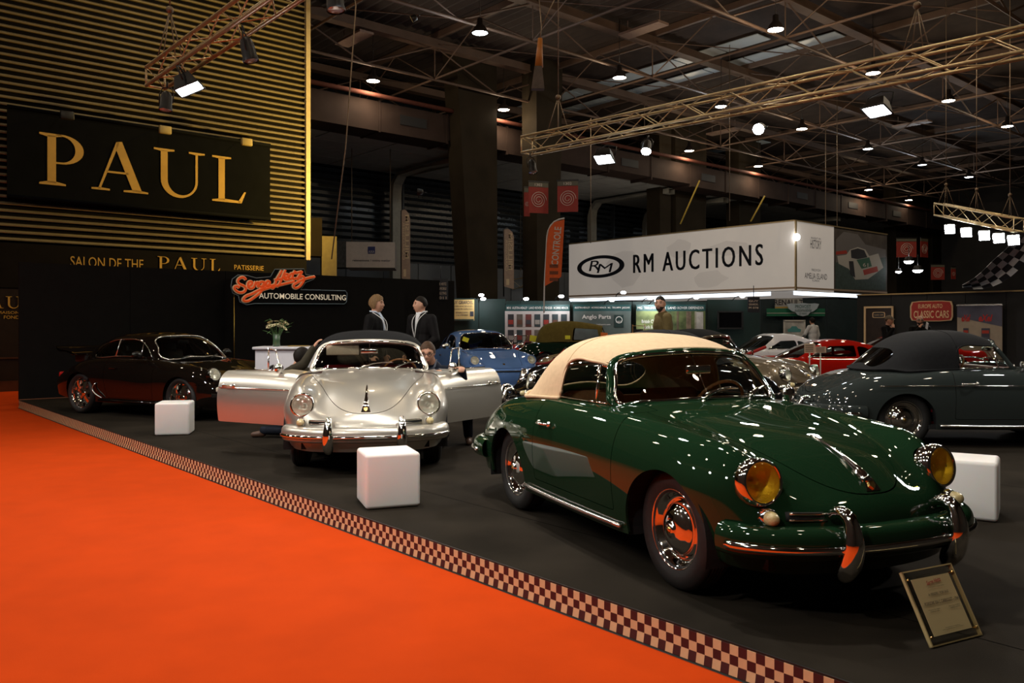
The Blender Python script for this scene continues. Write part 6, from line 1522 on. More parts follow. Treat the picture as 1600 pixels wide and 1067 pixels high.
# ---- far side: hall number flags, feather flags, box sign
def spiral_flag(px0, px1, py0, py1, d, label, num=True, yaw=0.0, group='square red hall flags'):
    r = empty('spiral_flag', (0,0,0)); tag(r, label, 'flag', group); M = FP((px0+px1)/2,(py0+py1)/2,d,yaw); w, h = pw(px1-px0,d)/max(.3,math.cos(yaw)), pw(py1-py0,d)
    rect_panel(M,w,h,.03).build('cloth', mat('flag_red',(0.26,0.022,0.012),.7,noise=.08), r)
    pts = [(.40*min(w,h)*(1-.82*t)*math.cos(2*PI*3*t), .40*min(w,h)*(1-.82*t)*math.sin(2*PI*3*t), .006) for t in [i/90 for i in range(91)]]
    MB().tube(pts, .0105*min(w,h)/.75, 4, M=M).build('spiral', mat('spiral_cream',(0.62,0.52,0.44),.7), r)
    MB().box((0,h*.58,-.015),(w,h*.20,.03),M).build('number_strip', mat('strip_grey',(0.10,0.09,0.06),.7), r)
    if num: fit_text('words','1302',mat('spiral_cream',(0.62,0.52,0.44),.7),up(M,0,h*.58,.004),w*.38,h*.10,r)
    MB().box((0,h*.70,-.015),(w*1.05,.05,.05),M).build('rail', M_dkhous, r)
    return r
spiral_flag(826,857,292,333,30.0,'red square flag with a white spiral left of the column',yaw=.35); spiral_flag(871,903,290,331,29.5,'red square flag with a white spiral right of the column',yaw=-.15); spiral_flag(819,828,300,338,31.0,'edge of a red spiral flag behind the left one',False,.35)
spiral_flag(1401,1432,377,402,40,'small far red spiral flag beside the race car photo',False); spiral_flag(1436,1453,377,402,42,'small far red spiral flag turned away beside another',False,.6); spiral_flag(1455,1476,417,437,41,'dark far spiral flag above the black booth wall',False); spiral_flag(1486,1494,420,436,42,'narrow dark far spiral flag next to the curved chequers',False,.3)
def feather(px0, px1, py0, py1, d, txt, m, mt, label, txt2='CARROSSERIES', boxes=True):
    r = empty('feather_flag', (0,0,0)); tag(r, label, 'flag'); M = FP((px0+px1)/2,(py0+py1)/2,d); w, h = pw(px1-px0,d), pw(py1-py0,d)
    return r, M, w, h
for (x0,x1,y0,y1,lab) in ((627,641,327,440,'tall brown feather flag beside the white boxed sign'),(787,803,357,452,'tall brown feather flag beside the dark column')):
    r, M, w, h = feather(x0,x1,y0,y1,31,'',None,None,lab)
    MB().prism([(-.5*w,-.45*h),(.5*w,-.5*h),(.5*w,.36*h),(.35*w,.44*h),(.0,.49*h),(-.3*w,.5*h),(-.5*w,.48*h)], .02, M).build('cloth', mat('flag_brown',(0.30,0.21,0.15),.7,noise=.1), r)
    MB().tube([(-.5*w,-.62*h,0),(-.5*w,.48*h,0),(-.1*w,.51*h,0)], .03, 6, M=M).build('pole', M_dkhous, r)
    Mt = up(M,.16*w,.12*h,.024) @ Matrix.Rotation(-PI/2,4,'Z'); fit_text('words','MILLESIM',mat('flag_cream',(0.55,0.42,0.25),.7),Mt @ Matrix.Scale(-1,4,(1,0,0)),h*.60,w*.42,r,bold=.01)
    Mt = up(M,-.22*w,.06*h,.024) @ Matrix.Rotation(-PI/2,4,'Z'); fit_text('words','CARROSSIER',mat('flag_cream',(0.55,0.42,0.25),.7),Mt @ Matrix.Scale(-1,4,(1,0,0)),h*.52,w*.22,r)
    MB().box((-.1*w,-.38*h,.012),(.3*w,.10*h,.024),M).build('emblem_print', mat('flag_cream',(0.55,0.42,0.25),.7), r)
r, M, w, h = feather(850,882,343,447,24.5,'',None,None,'bright orange feather flag with white capitals before the column')
MB().prism([(-.46*w,-.5*h),(.34*w,-.36*h),(.5*w,.5*h),(.0,.46*h),(-.26*w,.36*h),(-.38*w,.12*h)], .02, M).build('cloth', mat('flag_orange',(0.75,0.12,0.02),.7,noise=.08), r)
MB().tube(curve_pts([(-.5*w,-.9*h,0),(-.47*w,-.4*h,0),(-.38*w,.12*h,0),(-.24*w,.38*h,0),(.05*w,.48*h,0),(.5*w,.52*h,0)],20), .022, 6, M=M).build('pole', M_pw, r)
fit_text('words','CONTROLE',M_pw, up(M,.10*w,.10*h,.024) @ Matrix.Rotation(PI/2-.09,4,'Z'),h*.58,w*.34,r,bold=.015)
for v in (-.20,-.30,-.40): MB().box((-.02*w,v*h,.012),(.42*w,.05*h,.024),M).build('small_print', mat('flag_dkorange',(0.20,0.05,0.02),.7), r)
r = empty('box_sign', (0,0,0)); tag(r, 'white hanging box sign with a blue square emblem', 'sign'); M = FP(579,398,34,.10); w, h = pw(75,34), pw(40,34)
MB().box((0,0,-1.0),(w,h,2.0),M).build('box_shell', mat('box_white',(0.62,0.54,0.48),.7,noise=.05), r); MB().box((-w/2-.35,0,-.5),(.7,h,1.0),M).build('box_side', mat('box_side_print',(0.05,0.05,0.05),.7,noise=.4), r)
MB().box((.02*w,.18*h,.01),(pw(11,34),pw(11,34),.02),M).build('emblem', mat('emblem_blue',(0.02,0.03,0.15),.6), r); fit_text('words','AXA',M_pw,up(M,.02*w,.12*h,.024),pw(9,34),pw(4,34),r); fit_text('words','reinventons / notre metier',M_navy,up(M,.02*w,-.22*h,.006),w*.78,h*.09,r,bold=.01)
MB().tube([(-w*.4,h/2,-.3),(-w*.4,4.4,-.3)], .02, 5, M=M).tube([(w*.4,h/2,-.3),(w*.4,4.4,-.3)], .02, 5, M=M).build('hanging_cable', M_wire, r)
# yellow pillar by the building corner and beam stubs
for (x0,x1,y0,y1,d_,m_,nm,lab) in ((503,526,369,440,27.0,mat('ochre_pillar',(0.34,0.26,0.09),.6,noise=.1),'pillar_block','ochre pillar block beside the building corner'),(482,503,340,400,26.6,M_column,'beam_stub','dark beam stub at the building corner')):
    M = FP((x0+x1)/2,(y0+y1)/2,d_,.3); o = MB().box((0,0,-.3),(pw(x1-x0,d_),pw(y1-y0,d_),.6),M); o.build(nm, m_); tag(bpy.data.objects[nm], lab, 'pillar', kind='structure')
# distant lamps twinkling beyond the booths
for i, (px, py, s_, d_) in enumerate(((690,433,.10,45),(704,428,.16,45),(710,432,.10,45),(718,430,.10,46),(809,457,.14,46),(815,462,.14,46),(823,456,.10,46),(838,452,.16,46),(829,462,.10,47),(846,460,.10,46),(495,401,.10,44),(600,430,.09,46),(660,434,.09,46),(800,447,.10,46),(857,466,.12,44),(533,426,.08,44),(559,429,.08,44),(1420,408,.22,36),(1434,422,.24,38),(1404,424,.14,36))):
    r = empty('distant_lamp', at(px,py,d_)); tag(r, 'tiny distant lamp glowing beyond the booths', 'lamp', 'distant lamps'); MB().lathe([(s_*.55,s_*.9),(s_,.02),(s_*.98,0),(.0005,-.01)],12).build('shade', M_dkhous, r); MB().sphere((0,0,-.01),(s_*.9,s_*.9,s_*.5),10,6).build('bulb', E_small, r)
    MB().tube([(0,0,s_*.9),(0,0,s_*.9+.5)], .015, 4).build('stem', M_dkhous, r)
for i, (x0,y0,x1,y1,d_) in enumerate(((690,425,740,420,44),(800,445,868,430,45))): lattice('lattice_beam', at(x0,y0,d_), at(x1,y1,d_), 'distant lattice beam %s the dark column' % ('left of' if i == 0 else 'right of'), w=.5, hooks=(.2,.8), top=10)
# ================================================================== people
def remesh(mb, name, material, voxel=0.012, smooth=6):
    me = mb.mesh(name, material); o = bpy.data.objects.new('remesh_source', me); COL.objects.link(o)
    m = o.modifiers.new('r', 'REMESH'); m.mode = 'VOXEL'; m.voxel_size = voxel; m.use_smooth_shade = True
    s = o.modifiers.new('s', 'SMOOTH'); s.factor = 0.5; s.iterations = smooth
    bpy.context.view_layer.update()
    out = bpy.data.meshes.new_from_object(o.evaluated_get(bpy.context.evaluated_depsgraph_get())); out.name = name
    bpy.data.objects.remove(o); bpy.data.meshes.remove(me)
    out.materials.clear(); out.materials.append(material)
    return out
def capsule(b, p, q, r0, r1, n=10):
    p = Vector(p); q = Vector(q); b.sphere(p, r0, n, 7); b.sphere(q, r1, n, 7)
    if (q-p).length > 1e-4: b.tube([p, (p+q)/2, q], [r0, (r0+r1)/2, r1], n)
def ellips(b, c, axes, r):
    """ellipsoid with its own axes"""
    x, y, z = [Vector(a).normalized() for a in axes]; b.sphere((0,0,0), r, 14, 10, basis(x,y,z,Vector(c)))
def head_surf(n=44, m=34):
    """head with face along +x, centre at the middle of the skull, 0.235 high"""
    G = np.zeros((m, n, 3))
    for i in range(m):
        th = PI*i/(m-1)
        for k in range(n):
            ph = 2*PI*k/n; x = math.sin(th)*math.cos(ph); y = math.sin(th)*math.sin(ph); z = math.cos(th)
            X = x*.098; Y = y*.076; Z = z*.120
            if z < 0:                                          # jaw: narrower and set forward
                t = -z; Y *= 1-.30*t**1.6; X = X*(1-.20*t) + (.030*t if True else 0)
                if x < 0: X *= 1-.25*t
            front = max(0, x)
            g = lambda yy, zz, sy, sz: math.exp(-((Y-yy)/sy)**2-((Z-zz)/sz)**2)*front
            X += .024*g(0,-.020,.013,.020) + .010*g(0,.010,.012,.022)           # nose
            X += .006*g(0,.036,.060,.012)                                       # brow
            X -= .011*(g(.032,.014,.018,.014)+g(-.032,.014,.018,.014))          # eye sockets
            X += .006*g(0,-.062,.024,.010) + .008*g(0,-.098,.024,.020)          # lips, chin
            X -= .004*g(0,-.046,.016,.006)
            X += .004*(g(.045,-.02,.022,.025)+g(-.045,-.02,.022,.025))
            G[i,k] = (X, Y, Z)
    return G
HEADG = head_surf()
def head_mesh(b, M, scale=1.0):
    m, n, _ = HEADG.shape; vs_ = [tuple(Vector(p)*scale) for p in HEADG.reshape(-1,3)]
    fs_ = [(i*n+k,(i+1)*n+k,(i+1)*n+(k+1)%n,i*n+(k+1)%n) for i in range(m-1) for k in range(n)]
    b.add(vs_, fs_, M, True)
    for s in (-1,1):                                           # ears
        b.sphere((0,0,0),(.020,.010,.032),10,8, M @ Matrix.Translation((-.004*scale,s*.077*scale,-.004)) @ Matrix.Rotation(s*.35,4,'Z'))
def hair_mesh(M, f, thick=0.012, scale=1.0):
    m, n, _ = HEADG.shape; P_ = HEADG.reshape(-1,3)
    nrm = P_/np.array((.098,.076,.120))**2; nrm /= np.linalg.norm(nrm, axis=1, keepdims=True)
    S = Surf(P_, nrm, [(i*n+k,(i+1)*n+k,(i+1)*n+(k+1)%n,i*n+(k+1)%n) for i in range(m-1) for k in range(n)])
    fr_ = lambda V: f(V)+.0045*np.sin(V[:,1]*170+V[:,0]*60)+.004*np.sin(V[:,0]*210-V[:,1]*90)
    a, _ = S.cut(fr_); V = a.V.copy(); edge = np.clip(-f(V)/.035, 0, 1)
    rng = np.random.RandomState(5); wob = 1+.25*np.sin(V[:,1]*160+V[:,0]*90)*.6
    a = Surf((V + a.N*(thick*(.25+.75*edge)*wob)[:,None])*scale, a.N, a.F); return a.xform(M)
M_skin = mat('skin', (0.52,0.27,0.17), 0.55, noise=0.06, nscale=30); M_eye = mat('eye_dark', (0.02,0.012,0.01), 0.2); M_lip = mat('lips', (0.35,0.11,0.08), 0.5)
def hand(b, wrist, direction, palm_n, grip=0.5, side=1):
    """palm and five bent fingers from the wrist along direction"""
    w = Vector(wrist); d = Vector(direction).normalized(); n_ = Vector(palm_n); n_ = (n_-d*n_.dot(d)).normalized(); s = d.cross(n_)*side
    ellips(b, w+d*.05, (d,s,n_), (.052,.040,.018))
    for i, (o, L) in enumerate(((-.030,.062),(-.010,.072),(.010,.068),(.029,.054))):
        p = w+d*.088+s*o; a1 = grip*.6; q = p+(d*math.cos(a1)+n_*math.sin(a1))*L*.5; a2 = grip*1.5; r = q+(d*math.cos(a2)+n_*math.sin(a2))*L*.32; a3 = grip*2.2; t = r+(d*math.cos(a3)+n_*math.sin(a3))*L*.25
        capsule(b,p,q,.0098,.009,8); capsule(b,q,r,.009,.0084,8); capsule(b,r,t,.0084,.0074,8)
    p = w+d*.035-s*.036; q = p+(d*.6-s*.7+n_*.3).normalized()*.036; r = q+(d*.9-s*.15+n_*.45).normalized()*.032
    capsule(b,p,q,.013,.0105,8); capsule(b,q,r,.0105,.009,8)
def make_person(label, loc, rz, J, jacket, trousers, hair_m, hair_f, hair_t=.012, face_yaw=0.0, face_pitch=0.0, shirt=None, scale=1.0, shoes=None, beard=None, glasses=False, cap=None, lanyard=False, grips=((.5,1),(.5,-1)), palm=None, shirt_v=True, bulk=1.0):
    root = empty('person', loc, rz); root.scale = (scale,)*3; tag(root, label, 'person')
    V_ = {k: Vector(v) for k, v in J.items()}
    up_ = (V_['neck']-V_['chest']).normalized(); lat = (V_['shL']-V_['shR']).normalized(); fwd = lat.cross(up_).normalized()
    pup = (V_['chest']-V_['pelvis']).normalized(); plat = (V_['hipL']-V_['hipR']).normalized(); pf = plat.cross(pup).normalized()
    hb = Matrix.Translation(V_['head']) @ Matrix.Rotation(face_yaw,4,'Z') @ Matrix.Rotation(face_pitch,4,'Y')
    def limbs(b, g, hands=True, low=1.0, arm_end=1.0):
        for s in 'LR':
            capsule(b,V_['sh'+s],V_['el'+s],.054+g,.043+g); capsule(b,V_['el'+s],V_['el'+s].lerp(V_['wr'+s],arm_end),.043+g,.030+g*.9)
    b = MB(); limbs(b, 0.0)
    ellips(b, V_['chest'], (fwd,lat,up_), (.105,.165,.19)); ellips(b, V_['pelvis'].lerp(V_['chest'],.5), (pf,plat,pup), (.10,.145,.18)); ellips(b, V_['pelvis'], (pf,plat,pup), (.11,.160,.12))
    capsule(b, V_['neck']-up_*.06, V_['head']-(V_['head']-V_['neck'])*.25, .062, .058)
    for s in 'LR':
        capsule(b,V_['hip'+s],V_['kn'+s],.082,.054); capsule(b,V_['kn'+s],V_['an'+s],.056,.038); d = (V_['to'+s]-V_['an'+s]); capsule(b,V_['an'+s]-Vector((0,0,.03)),V_['to'+s],.036,.030)
    for s, (g, sd) in zip('LR', grips):
        d = (V_['wr'+s]-V_['el'+s]).normalized(); pn = (palm or {}).get(s) or (-lat if s == 'L' else lat); dd = Vector((palm or {}).get('d'+s) or d)
        hand(b, V_['wr'+s], dd, pn, g, sd)
    head_mesh(b, hb)
    link('body', remesh(b,'body',M_skin,.0085,3), root)
    # jacket
    b = MB(); G = .017*bulk
    limbs(b, G, arm_end=.97); ellips(b, V_['chest'], (fwd,lat,up_), (.130*bulk,.190,.215)); ellips(b, V_['pelvis'].lerp(V_['chest'],.5), (pf,plat,pup), (.130*bulk,.175,.22)); ellips(b, V_['pelvis']+pup*.02, (pf,plat,pup), (.135*bulk,.185,.15))
    capsule(b, V_['shL'], V_['shR'], .072, .072); capsule(b, V_['neck']-up_*.05, V_['neck']-up_*.005, .100, .072)
    jo = link('jacket', remesh(b,'jacket',jacket,.012,5), root)
    b = MB(); ellips(b, V_['pelvis']-pup*.02, (pf,plat,pup), (.125,.175,.13))
    for s in 'LR': capsule(b,V_['hip'+s],V_['kn'+s],.100,.070); capsule(b,V_['kn'+s],V_['kn'+s].lerp(V_['an'+s],.97),.072,.058)
    link('trousers', remesh(b,'trousers',trousers,.014,5), root)
    for s in 'LR':
        b = MB(); capsule(b,V_['an'+s]-Vector((0,0,.02)),V_['an'+s]-Vector((0,0,.035)),.045,.046); capsule(b,V_['an'+s]-Vector((0,0,.04)),V_['to'+s],.044,.036); link('shoe', remesh(b,'shoe',shoes or M_trimblk,.010,4), root)
    if shirt and shirt_v:
        o = V_['neck']+up_*.02; c_ = V_['chest']-up_*.10
        k = .132*bulk+.012
        rows = []
        for t in (0,.25,.5,.75,1.0):
            p = (V_['neck']+up_*.035)*(1-t)+(V_['chest']-up_*.04)*t; wd = .040*(1-t)+.003; fo = [.070,.108,.128,.136,.134][int(t*4)]*bulk+.010
            rows.append([p+fwd*(fo-.02*(abs(u)))+lat*wd*u for u in (-1,-.5,0,.5,1)])
        net([[tuple(p) for p in r] for r in rows], 10, 9, mirror=False).build('shirt', shirt, root, .006, True)
        b = MB()
        for u in (-1,1): b.tube([V_['neck']+up_*.050-fwd*.05+lat*.058*u, V_['neck']+up_*.040+fwd*.045+lat*.060*u, V_['neck']+up_*.0+fwd*.090+lat*.026*u], [.010,.013,.007], 6)
        b.build('collar', shirt, root)
    if lanyard:
        b = MB(); lo_ = V_['chest']-up_*.16+fwd*(.150*bulk)
        for u in (-1,1): b.tube(curve_pts([V_['neck']+up_*.03+lat*.07*u, V_['chest']+up_*.10+fwd*.14*bulk+lat*.055*u, lo_],8), .006, 5)
        b.build('lanyard', mat('white_ribbon',(0.65,0.63,0.60),.7), root); MB().box((0,0,-.045),(.008,.055,.075),basis(fwd,lat,up_,lo_)).build('badge', mat('white_badge',(0.7,0.7,0.68),.5), root)
    # hair, eyes, mouth
    if hair_f: hair_mesh(hb, hair_f, hair_t).build('hair', hair_m, root, .004)
    if beard: hair_mesh(hb, beard, .006).build('beard', mat('dark_beard',(0.03,0.018,0.012),.9,noise=.3,nscale=90), root, .003)
    b = MB()
    for s in (-1,1): b.sphere((.0835,s*.031,.013),(.006,.012,.006),8,6,hb)
    b.build('eyes', M_eye, root)
    b = MB()
    for s in (-1,1): b.tube([(.086,s*.014,.034),(.090,s*.031,.039),(.079,s*.050,.034)], .0045, 5, M=hb)
    b.build('eyebrows', hair_m, root)
    MB().tube([(.093,-.022,-.062),(.1005,0,-.061),(.093,.022,-.062)], [.003,.006,.003], 6, M=hb).build('mouth', M_lip, root)
    if glasses:
        b = MB()
        for s in (-1,1): b.tube([(.100+.0*i,s*.033+.024*math.cos(2*PI*i/14),.012+.016*math.sin(2*PI*i/14)) for i in range(14)], .0035, 5, closed=True, M=hb); b.tube([(.098,s*.056,.016),(.03,s*.082,.016),(-.01,s*.084,.010)], .003, 5, M=hb)
        b.tube([(.101,-.010,.014),(.104,0,.017),(.101,.010,.014)], .003, 5, M=hb); b.build('glasses', M_trimblk, root)
    if cap:
        S = hair_mesh(hb, lambda V: .040+.12*np.maximum(0,V[:,0])*0-V[:,2]+.0*V[:,0], .022); S.build('cap_crown', cap, root, .004)
        net([[tuple(hb @ Vector(p)) for p in r] for r in ([(.085,-.070,.045),(.100,-.04,.052),(.106,0,.054),(.100,.04,.052),(.085,.070,.045)],[(.110,-.064,.040),(.138,-.036,.043),(.146,0,.044),(.138,.036,.043),(.110,.064,.040)])], 4, 12, mirror=False).build('cap_peak', cap, root, .006, True) if False else MB().add([hb @ Vector(p) for p in ((.07,-.07,.046),(.11,-.035,.056),(.115,0,.058),(.11,.035,.056),(.07,.07,.046),(.115,.058,.036),(.145,.03,.038),(.150,0,.038),(.145,-.03,.038),(.115,-.058,.036))], [(0,1,8,9),(1,2,7,8),(2,3,6,7),(3,4,5,6)]).build('cap_peak', cap, root)
    return root
def stand(**kw):
    J = dict(pelvis=(0,0,.97), chest=(.0,0,1.33), neck=(.0,0,1.52), head=(.025,0,1.665), shL=(0,.185,1.46), shR=(0,-.185,1.46), elL=(-.03,.25,1.18), elR=(-.03,-.25,1.18), wrL=(.06,.25,.94), wrR=(.06,-.25,.94),
             hipL=(0,.095,.94), hipR=(0,-.095,.94), knL=(.02,.10,.50), knR=(.02,-.10,.50), anL=(0,.11,.09), anR=(0,-.11,.09), toL=(.16,.125,.035), toR=(.16,-.125,.035)); J.update(kw); return J
M_suit = mat('black_suit', (0.0055,0.005,0.005), 0.8, spec=0.12, noise=0.2, nscale=20); M_navysuit = mat('charcoal_suit', (0.007,0.006,0.006), 0.75, spec=0.12, noise=0.2, nscale=20)
M_shirtb = mat('light_blue_shirt', (0.50,0.56,0.66), 0.7, spec=0.12); M_shirtw = mat('white_shirt', (0.68,0.68,0.68), 0.7, spec=0.12, noise=.04)
M_blond = mat('sandy_hair', (0.17,0.10,0.045), 0.6, spec=0.12, noise=0.35, nscale=80); M_darkh = mat('dark_hair', (0.010,0.007,0.005), 0.6, spec=0.12, noise=0.3, nscale=80); M_brownh = mat('brown_hair', (0.06,0.033,0.018), 0.6, spec=0.12, noise=0.3, nscale=80)
M_olivej = mat('olive_jacket', (0.105,0.075,0.028), 0.8, spec=0.12, noise=0.18, nscale=12, bump=.3, bscale=25); M_dkgreenj = mat('dark_olive_coat', (0.040,0.034,0.022), 0.85, spec=0.12, noise=0.2, nscale=12); M_jean = mat('dark_jeans', (0.016,0.020,0.030), 0.85, spec=0.12, noise=0.2, nscale=30); M_navyj = mat('navy_jacket', (0.010,0.013,0.022), 0.7, spec=0.12, noise=0.2, nscale=15)
M_brownshoe = mat('brown_shoe', (0.10,0.05,0.03), 0.5, noise=.2)
f_full = lambda V: .030 - .75*np.maximum(0,V[:,0]-.02)*-1.1 - V[:,2] - .085*np.clip((.045-V[:,0])/.06,0,1)
f_short = lambda V: .048 + .40*np.maximum(0,V[:,0]-.03) - V[:,2] - .075*np.clip((.02-V[:,0])/.06,0,1)
f_long = lambda V: .035 + .35*np.maximum(0,V[:,0]-.03) - V[:,2] - .125*np.clip((.035-V[:,0])/.05,0,1)
f_beard = lambda V: np.maximum(V[:,2]+.045, .015-V[:,0])
p = at(585,509,12.4); make_person('man in black suit and light blue shirt with sandy hair', (p.x,p.y,0), rad(-12), stand(head=(.035,0,1.675)), M_suit, M_suit, M_blond, f_long, .022, 0.05, 0.02, M_shirtb, 1.03, lanyard=True, bulk=1.12)
p = at(659,509,12.5); make_person('man in charcoal suit with cropped dark hair and a badge', (p.x,p.y,0), rad(-122), stand(chest=(.01,0,1.34), wrL=(.18,.17,1.05), elL=(.0,.26,1.17)), M_navysuit, M_navysuit, M_darkh, f_short, .006, -.75, .0, M_shirtw, 1.03, lanyard=True)
p = at(1036,509,13.35); make_person('man in olive jacket looking over behind the beige top', (p.x,p.y,0), rad(-170), stand(head=(.045,0,1.665), elR=(-.10,-.25,1.19), elL=(.02,.25,1.18), toL=(.22,.12,.035), anL=(.06,.11,.09)), M_olivej, M_jean, M_darkh, f_short, .007, .95, .0, M_shirtw, 1.05, beard=f_beard, shirt_v=False, bulk=1.15)
# crouching man at the open door on the left: one hand up on the windscreen frame
p = at(446,509,10.55)
J = dict(pelvis=(-.20,0,.38), chest=(.04,0,.68), neck=(.14,.0,.86), head=(.20,.02,1.00), shL=(.10,.19,.80), shR=(.10,-.18,.81), elL=(.26,.22,.80), elR=(.30,-.20,.92), wrL=(.45,.18,.74), wrR=(.40,-.13,1.12),
         hipL=(-.20,.10,.36), hipR=(-.20,-.10,.36), knL=(.22,.14,.46), knR=(.18,-.16,.10), anL=(.12,.14,.09), anR=(-.24,-.14,.09), toL=(.28,.14,.035), toR=(-.36,-.14,.035))
make_person('kneeling man in a dark olive coat reaching up to the silver windscreen', (p.x,p.y,0), rad(-4), J, M_dkgreenj, M_jean, M_darkh, lambda V: .0-V[:,2]-.10*np.clip((.05-V[:,0])/.05,0,1), .016, .9, .35, shoes=M_brownshoe, grips=((.6,1),(.45,-1)), palm={'R':(.55,.3,-.4),'dR':(.45,.15,.75)}, bulk=1.15)
# crouching man behind the other door
p = Vector((-.78,10.05,0))
J = dict(pelvis=(0,.02,.44), chest=(.27,-.07,.75), neck=(.43,-.13,.925), head=(.515,-.165,1.07), shL=(.42,.08,.85), shR=(.36,-.29,.87), elL=(.50,.24,.70), elR=(.48,-.20,.68), wrL=(.62,.23,.90), wrR=(.62,-.04,.865),
         hipL=(0,.12,.42), hipR=(0,-.08,.42), knL=(.38,.26,.46), knR=(.36,-.02,.44), anL=(.12,.26,.09), anR=(.10,-.02,.09), toL=(.28,.28,.035), toR=(.26,-.03,.035))
make_person('crouching man in dark glasses handling the open silver door', (p.x,p.y,0), rad(-92), J, M_navyj, M_jean, M_brownh, f_full, .014, 0.0, .30, mat('slate_shirt',(0.09,0.10,0.13),.8), scale=1.02, glasses=True, shoes=M_brownshoe, grips=((.9,1),(.9,-1)), palm={'L':(.3,-.2,-.9),'R':(.3,.2,-.9),'dL':(.9,.1,.1),'dR':(.9,.2,.1)})
# three far visitors
M_capm = mat('grey_flat_cap', (0.14,0.11,0.08), .9, spec=0.12, noise=.15, nscale=30)
p = at(1387,509,19.6); make_person('far man in a flat cap with his hand at his chin', (p.x,p.y,0), rad(-55), stand(elR=(.10,-.24,1.20), wrR=(.20,-.08,1.46), head=(.03,0,1.66)), M_suit, M_suit, M_brownh, f_short, .008, .3, .05, None, .915, cap=M_capm, palm={'R':(-.3,.5,.2),'dR':(-.3,.35,.8)})
p = at(1437,509,19.2); pr_ = make_person('far bald bearded man holding a white card to his mouth', (p.x,p.y,0), rad(-110), stand(elR=(.12,-.24,1.20), wrR=(.20,-.03,1.47), elL=(.12,.24,1.17), wrL=(.20,-.02,1.24), head=(.03,0,1.66)), M_suit, M_suit, M_darkh, None, .006, .1, .05, None, .915, beard=f_beard, glasses=True, palm={'R':(-.3,.5,.2),'dR':(-.2,.4,.8)})
tag(MB().box((0,0,0),(.012,.10,.15),Matrix.Rotation(.35,4,'X')).build('paper_card', M_shirtw, None, (p.x+.02,p.y-.30,1.40)), 'white card in the hand of the far bearded man', 'card')
p = at(1270,509,26.5); make_person('far man in a white shirt seen from behind', (p.x,p.y,0), rad(120), stand(elL=(.10,.26,1.22), wrL=(.28,.14,1.15)), M_shirtw, M_jean, M_darkh, f_long, .012, 0, .25, None, .93)
# ================================================================== things on the stand
# white plastic light cubes
M_cube = mat('white_frosted_plastic', (0.86,0.83,0.79), 0.45, noise=0.02, nscale=3); M_cube.node_tree.nodes['Principled BSDF'].inputs['Subsurface Weight'].default_value = 0.15
def cube(px, py, rz, label, s=.42, d=None):
    """px, py: the lowest corner of the block"""
    p = at(px,py,z=0.0); h = s*math.sqrt(2)/2; c = Vector((p.x,p.y+h*.98,0))
    r = empty('plastic_cube', (c.x,c.y,0), rz); tag(r, label, 'cube', 'white plastic cubes')
    b = MB(); b.rbox((0,0,s/2),(s,s,s*.985),.028,5); b.build('shell', M_cube, r)
    for sx in (-1,1):
        for sy in (-1,1): MB().lathe([(.0005,0),(.025,0),(.022,.012)],10,Matrix.Translation((sx*s*.36,sy*s*.36,0))).build('foot', M_trimblk, r)
    return r
cube(597,799,rad(20),'white plastic cube before the silver cabriolet',.425); cube(259,682,rad(12),'white plastic cube before the black coupe',.42); cube(1545,818,rad(58),'white plastic cube behind the green front bumper',.43)
# acrylic price plaque by the front bumper
B0, B1 = at(1455,1013,z=0), at(1533,993,z=0); bx = (B1-B0); wq = bx.length; bx.normalize(); bkv = Vector((-bx.y,bx.x,0)); lean = .50
uy = (Vector((0,0,1))*math.cos(lean)+bkv*math.sin(lean)).normalized(); nz = bx.cross(uy)
hq = .325
pq = empty('acrylic_plaque', B0.lerp(B1,.5)); tag(pq, 'clear acrylic plaque with a cream FOR SALE sheet by the green bumper', 'plaque')
Mq = basis(bx,uy,nz,Vector((0,0,.002)))
M_acryl = pane_mat('acrylic_sheet', (0.97,0.96,0.92), 1.3)
for dz in (0.0,.014): MB().box((0,hq/2,dz-.007),(wq,hq,.004),Mq).build('acrylic_sheet', M_acryl, pq)
b = MB()
for (cx,cy,sx,sy) in ((0,hq-.003,wq,.006),(0,.003,wq,.006),(-wq/2+.003,hq/2,.006,hq),(wq/2-.003,hq/2,.006,hq)): b.box((cx,cy,0),(sx,sy,.018),Mq)
b.build('acrylic_edge', mat('acrylic_edge_gold',(0.55,0.42,0.20),.25,coat=1.0), pq)
M_sheet = mat('cream_sheet',(0.90,0.74,0.45),.75,noise=.04)
MB().box((.004,hq*.50,.0),(wq*.76,hq*.76,.002),Mq).build('paper_sheet', M_sheet, pq)
M_brownt = mat('brown_print',(0.05,0.03,0.02),.7); M_redt = mat('red_print',(0.35,0.03,0.02),.7)
MT = Mq @ Matrix.Translation((.004,0,.0095))
fit_text('words','Serge Heitz',M_redt,MT @ Matrix.Translation((0,hq*.80,0)) @ Matrix.Rotation(.08,4,'Z'),wq*.30,hq*.075,pq,shear=.35,bold=.02); fit_text('words','AUTOMOBILE CONSULTING',M_brownt,MT @ Matrix.Translation((0,hq*.735,0)),wq*.32,hq*.012,pq)
fit_text('words','A VENDRE / FOR SALE',M_brownt,MT @ Matrix.Translation((0,hq*.645,0)),wq*.40,hq*.034,pq,bold=.012); fit_text('words','PORSCHE 356 C CABRIOLET - 1964',M_brownt,MT @ Matrix.Translation((0,hq*.535,0)),wq*.68,hq*.045,pq,bold=.012)
for u, t in ((-.20,'Moteur d\'origine\nInterieur cuir'),(.20,'Matching numbers\nLeather interior')): fit_text('words',t,M_brownt,MT @ Matrix.Translation((u*wq,hq*.44,0)),wq*.22,hq*.038,pq)
fit_text('words','Automobile Consulting\nwww.sergeheitz.com  Paris France',M_brownt,MT @ Matrix.Translation((.0,hq*.185,0)),wq*.42,hq*.036,pq)
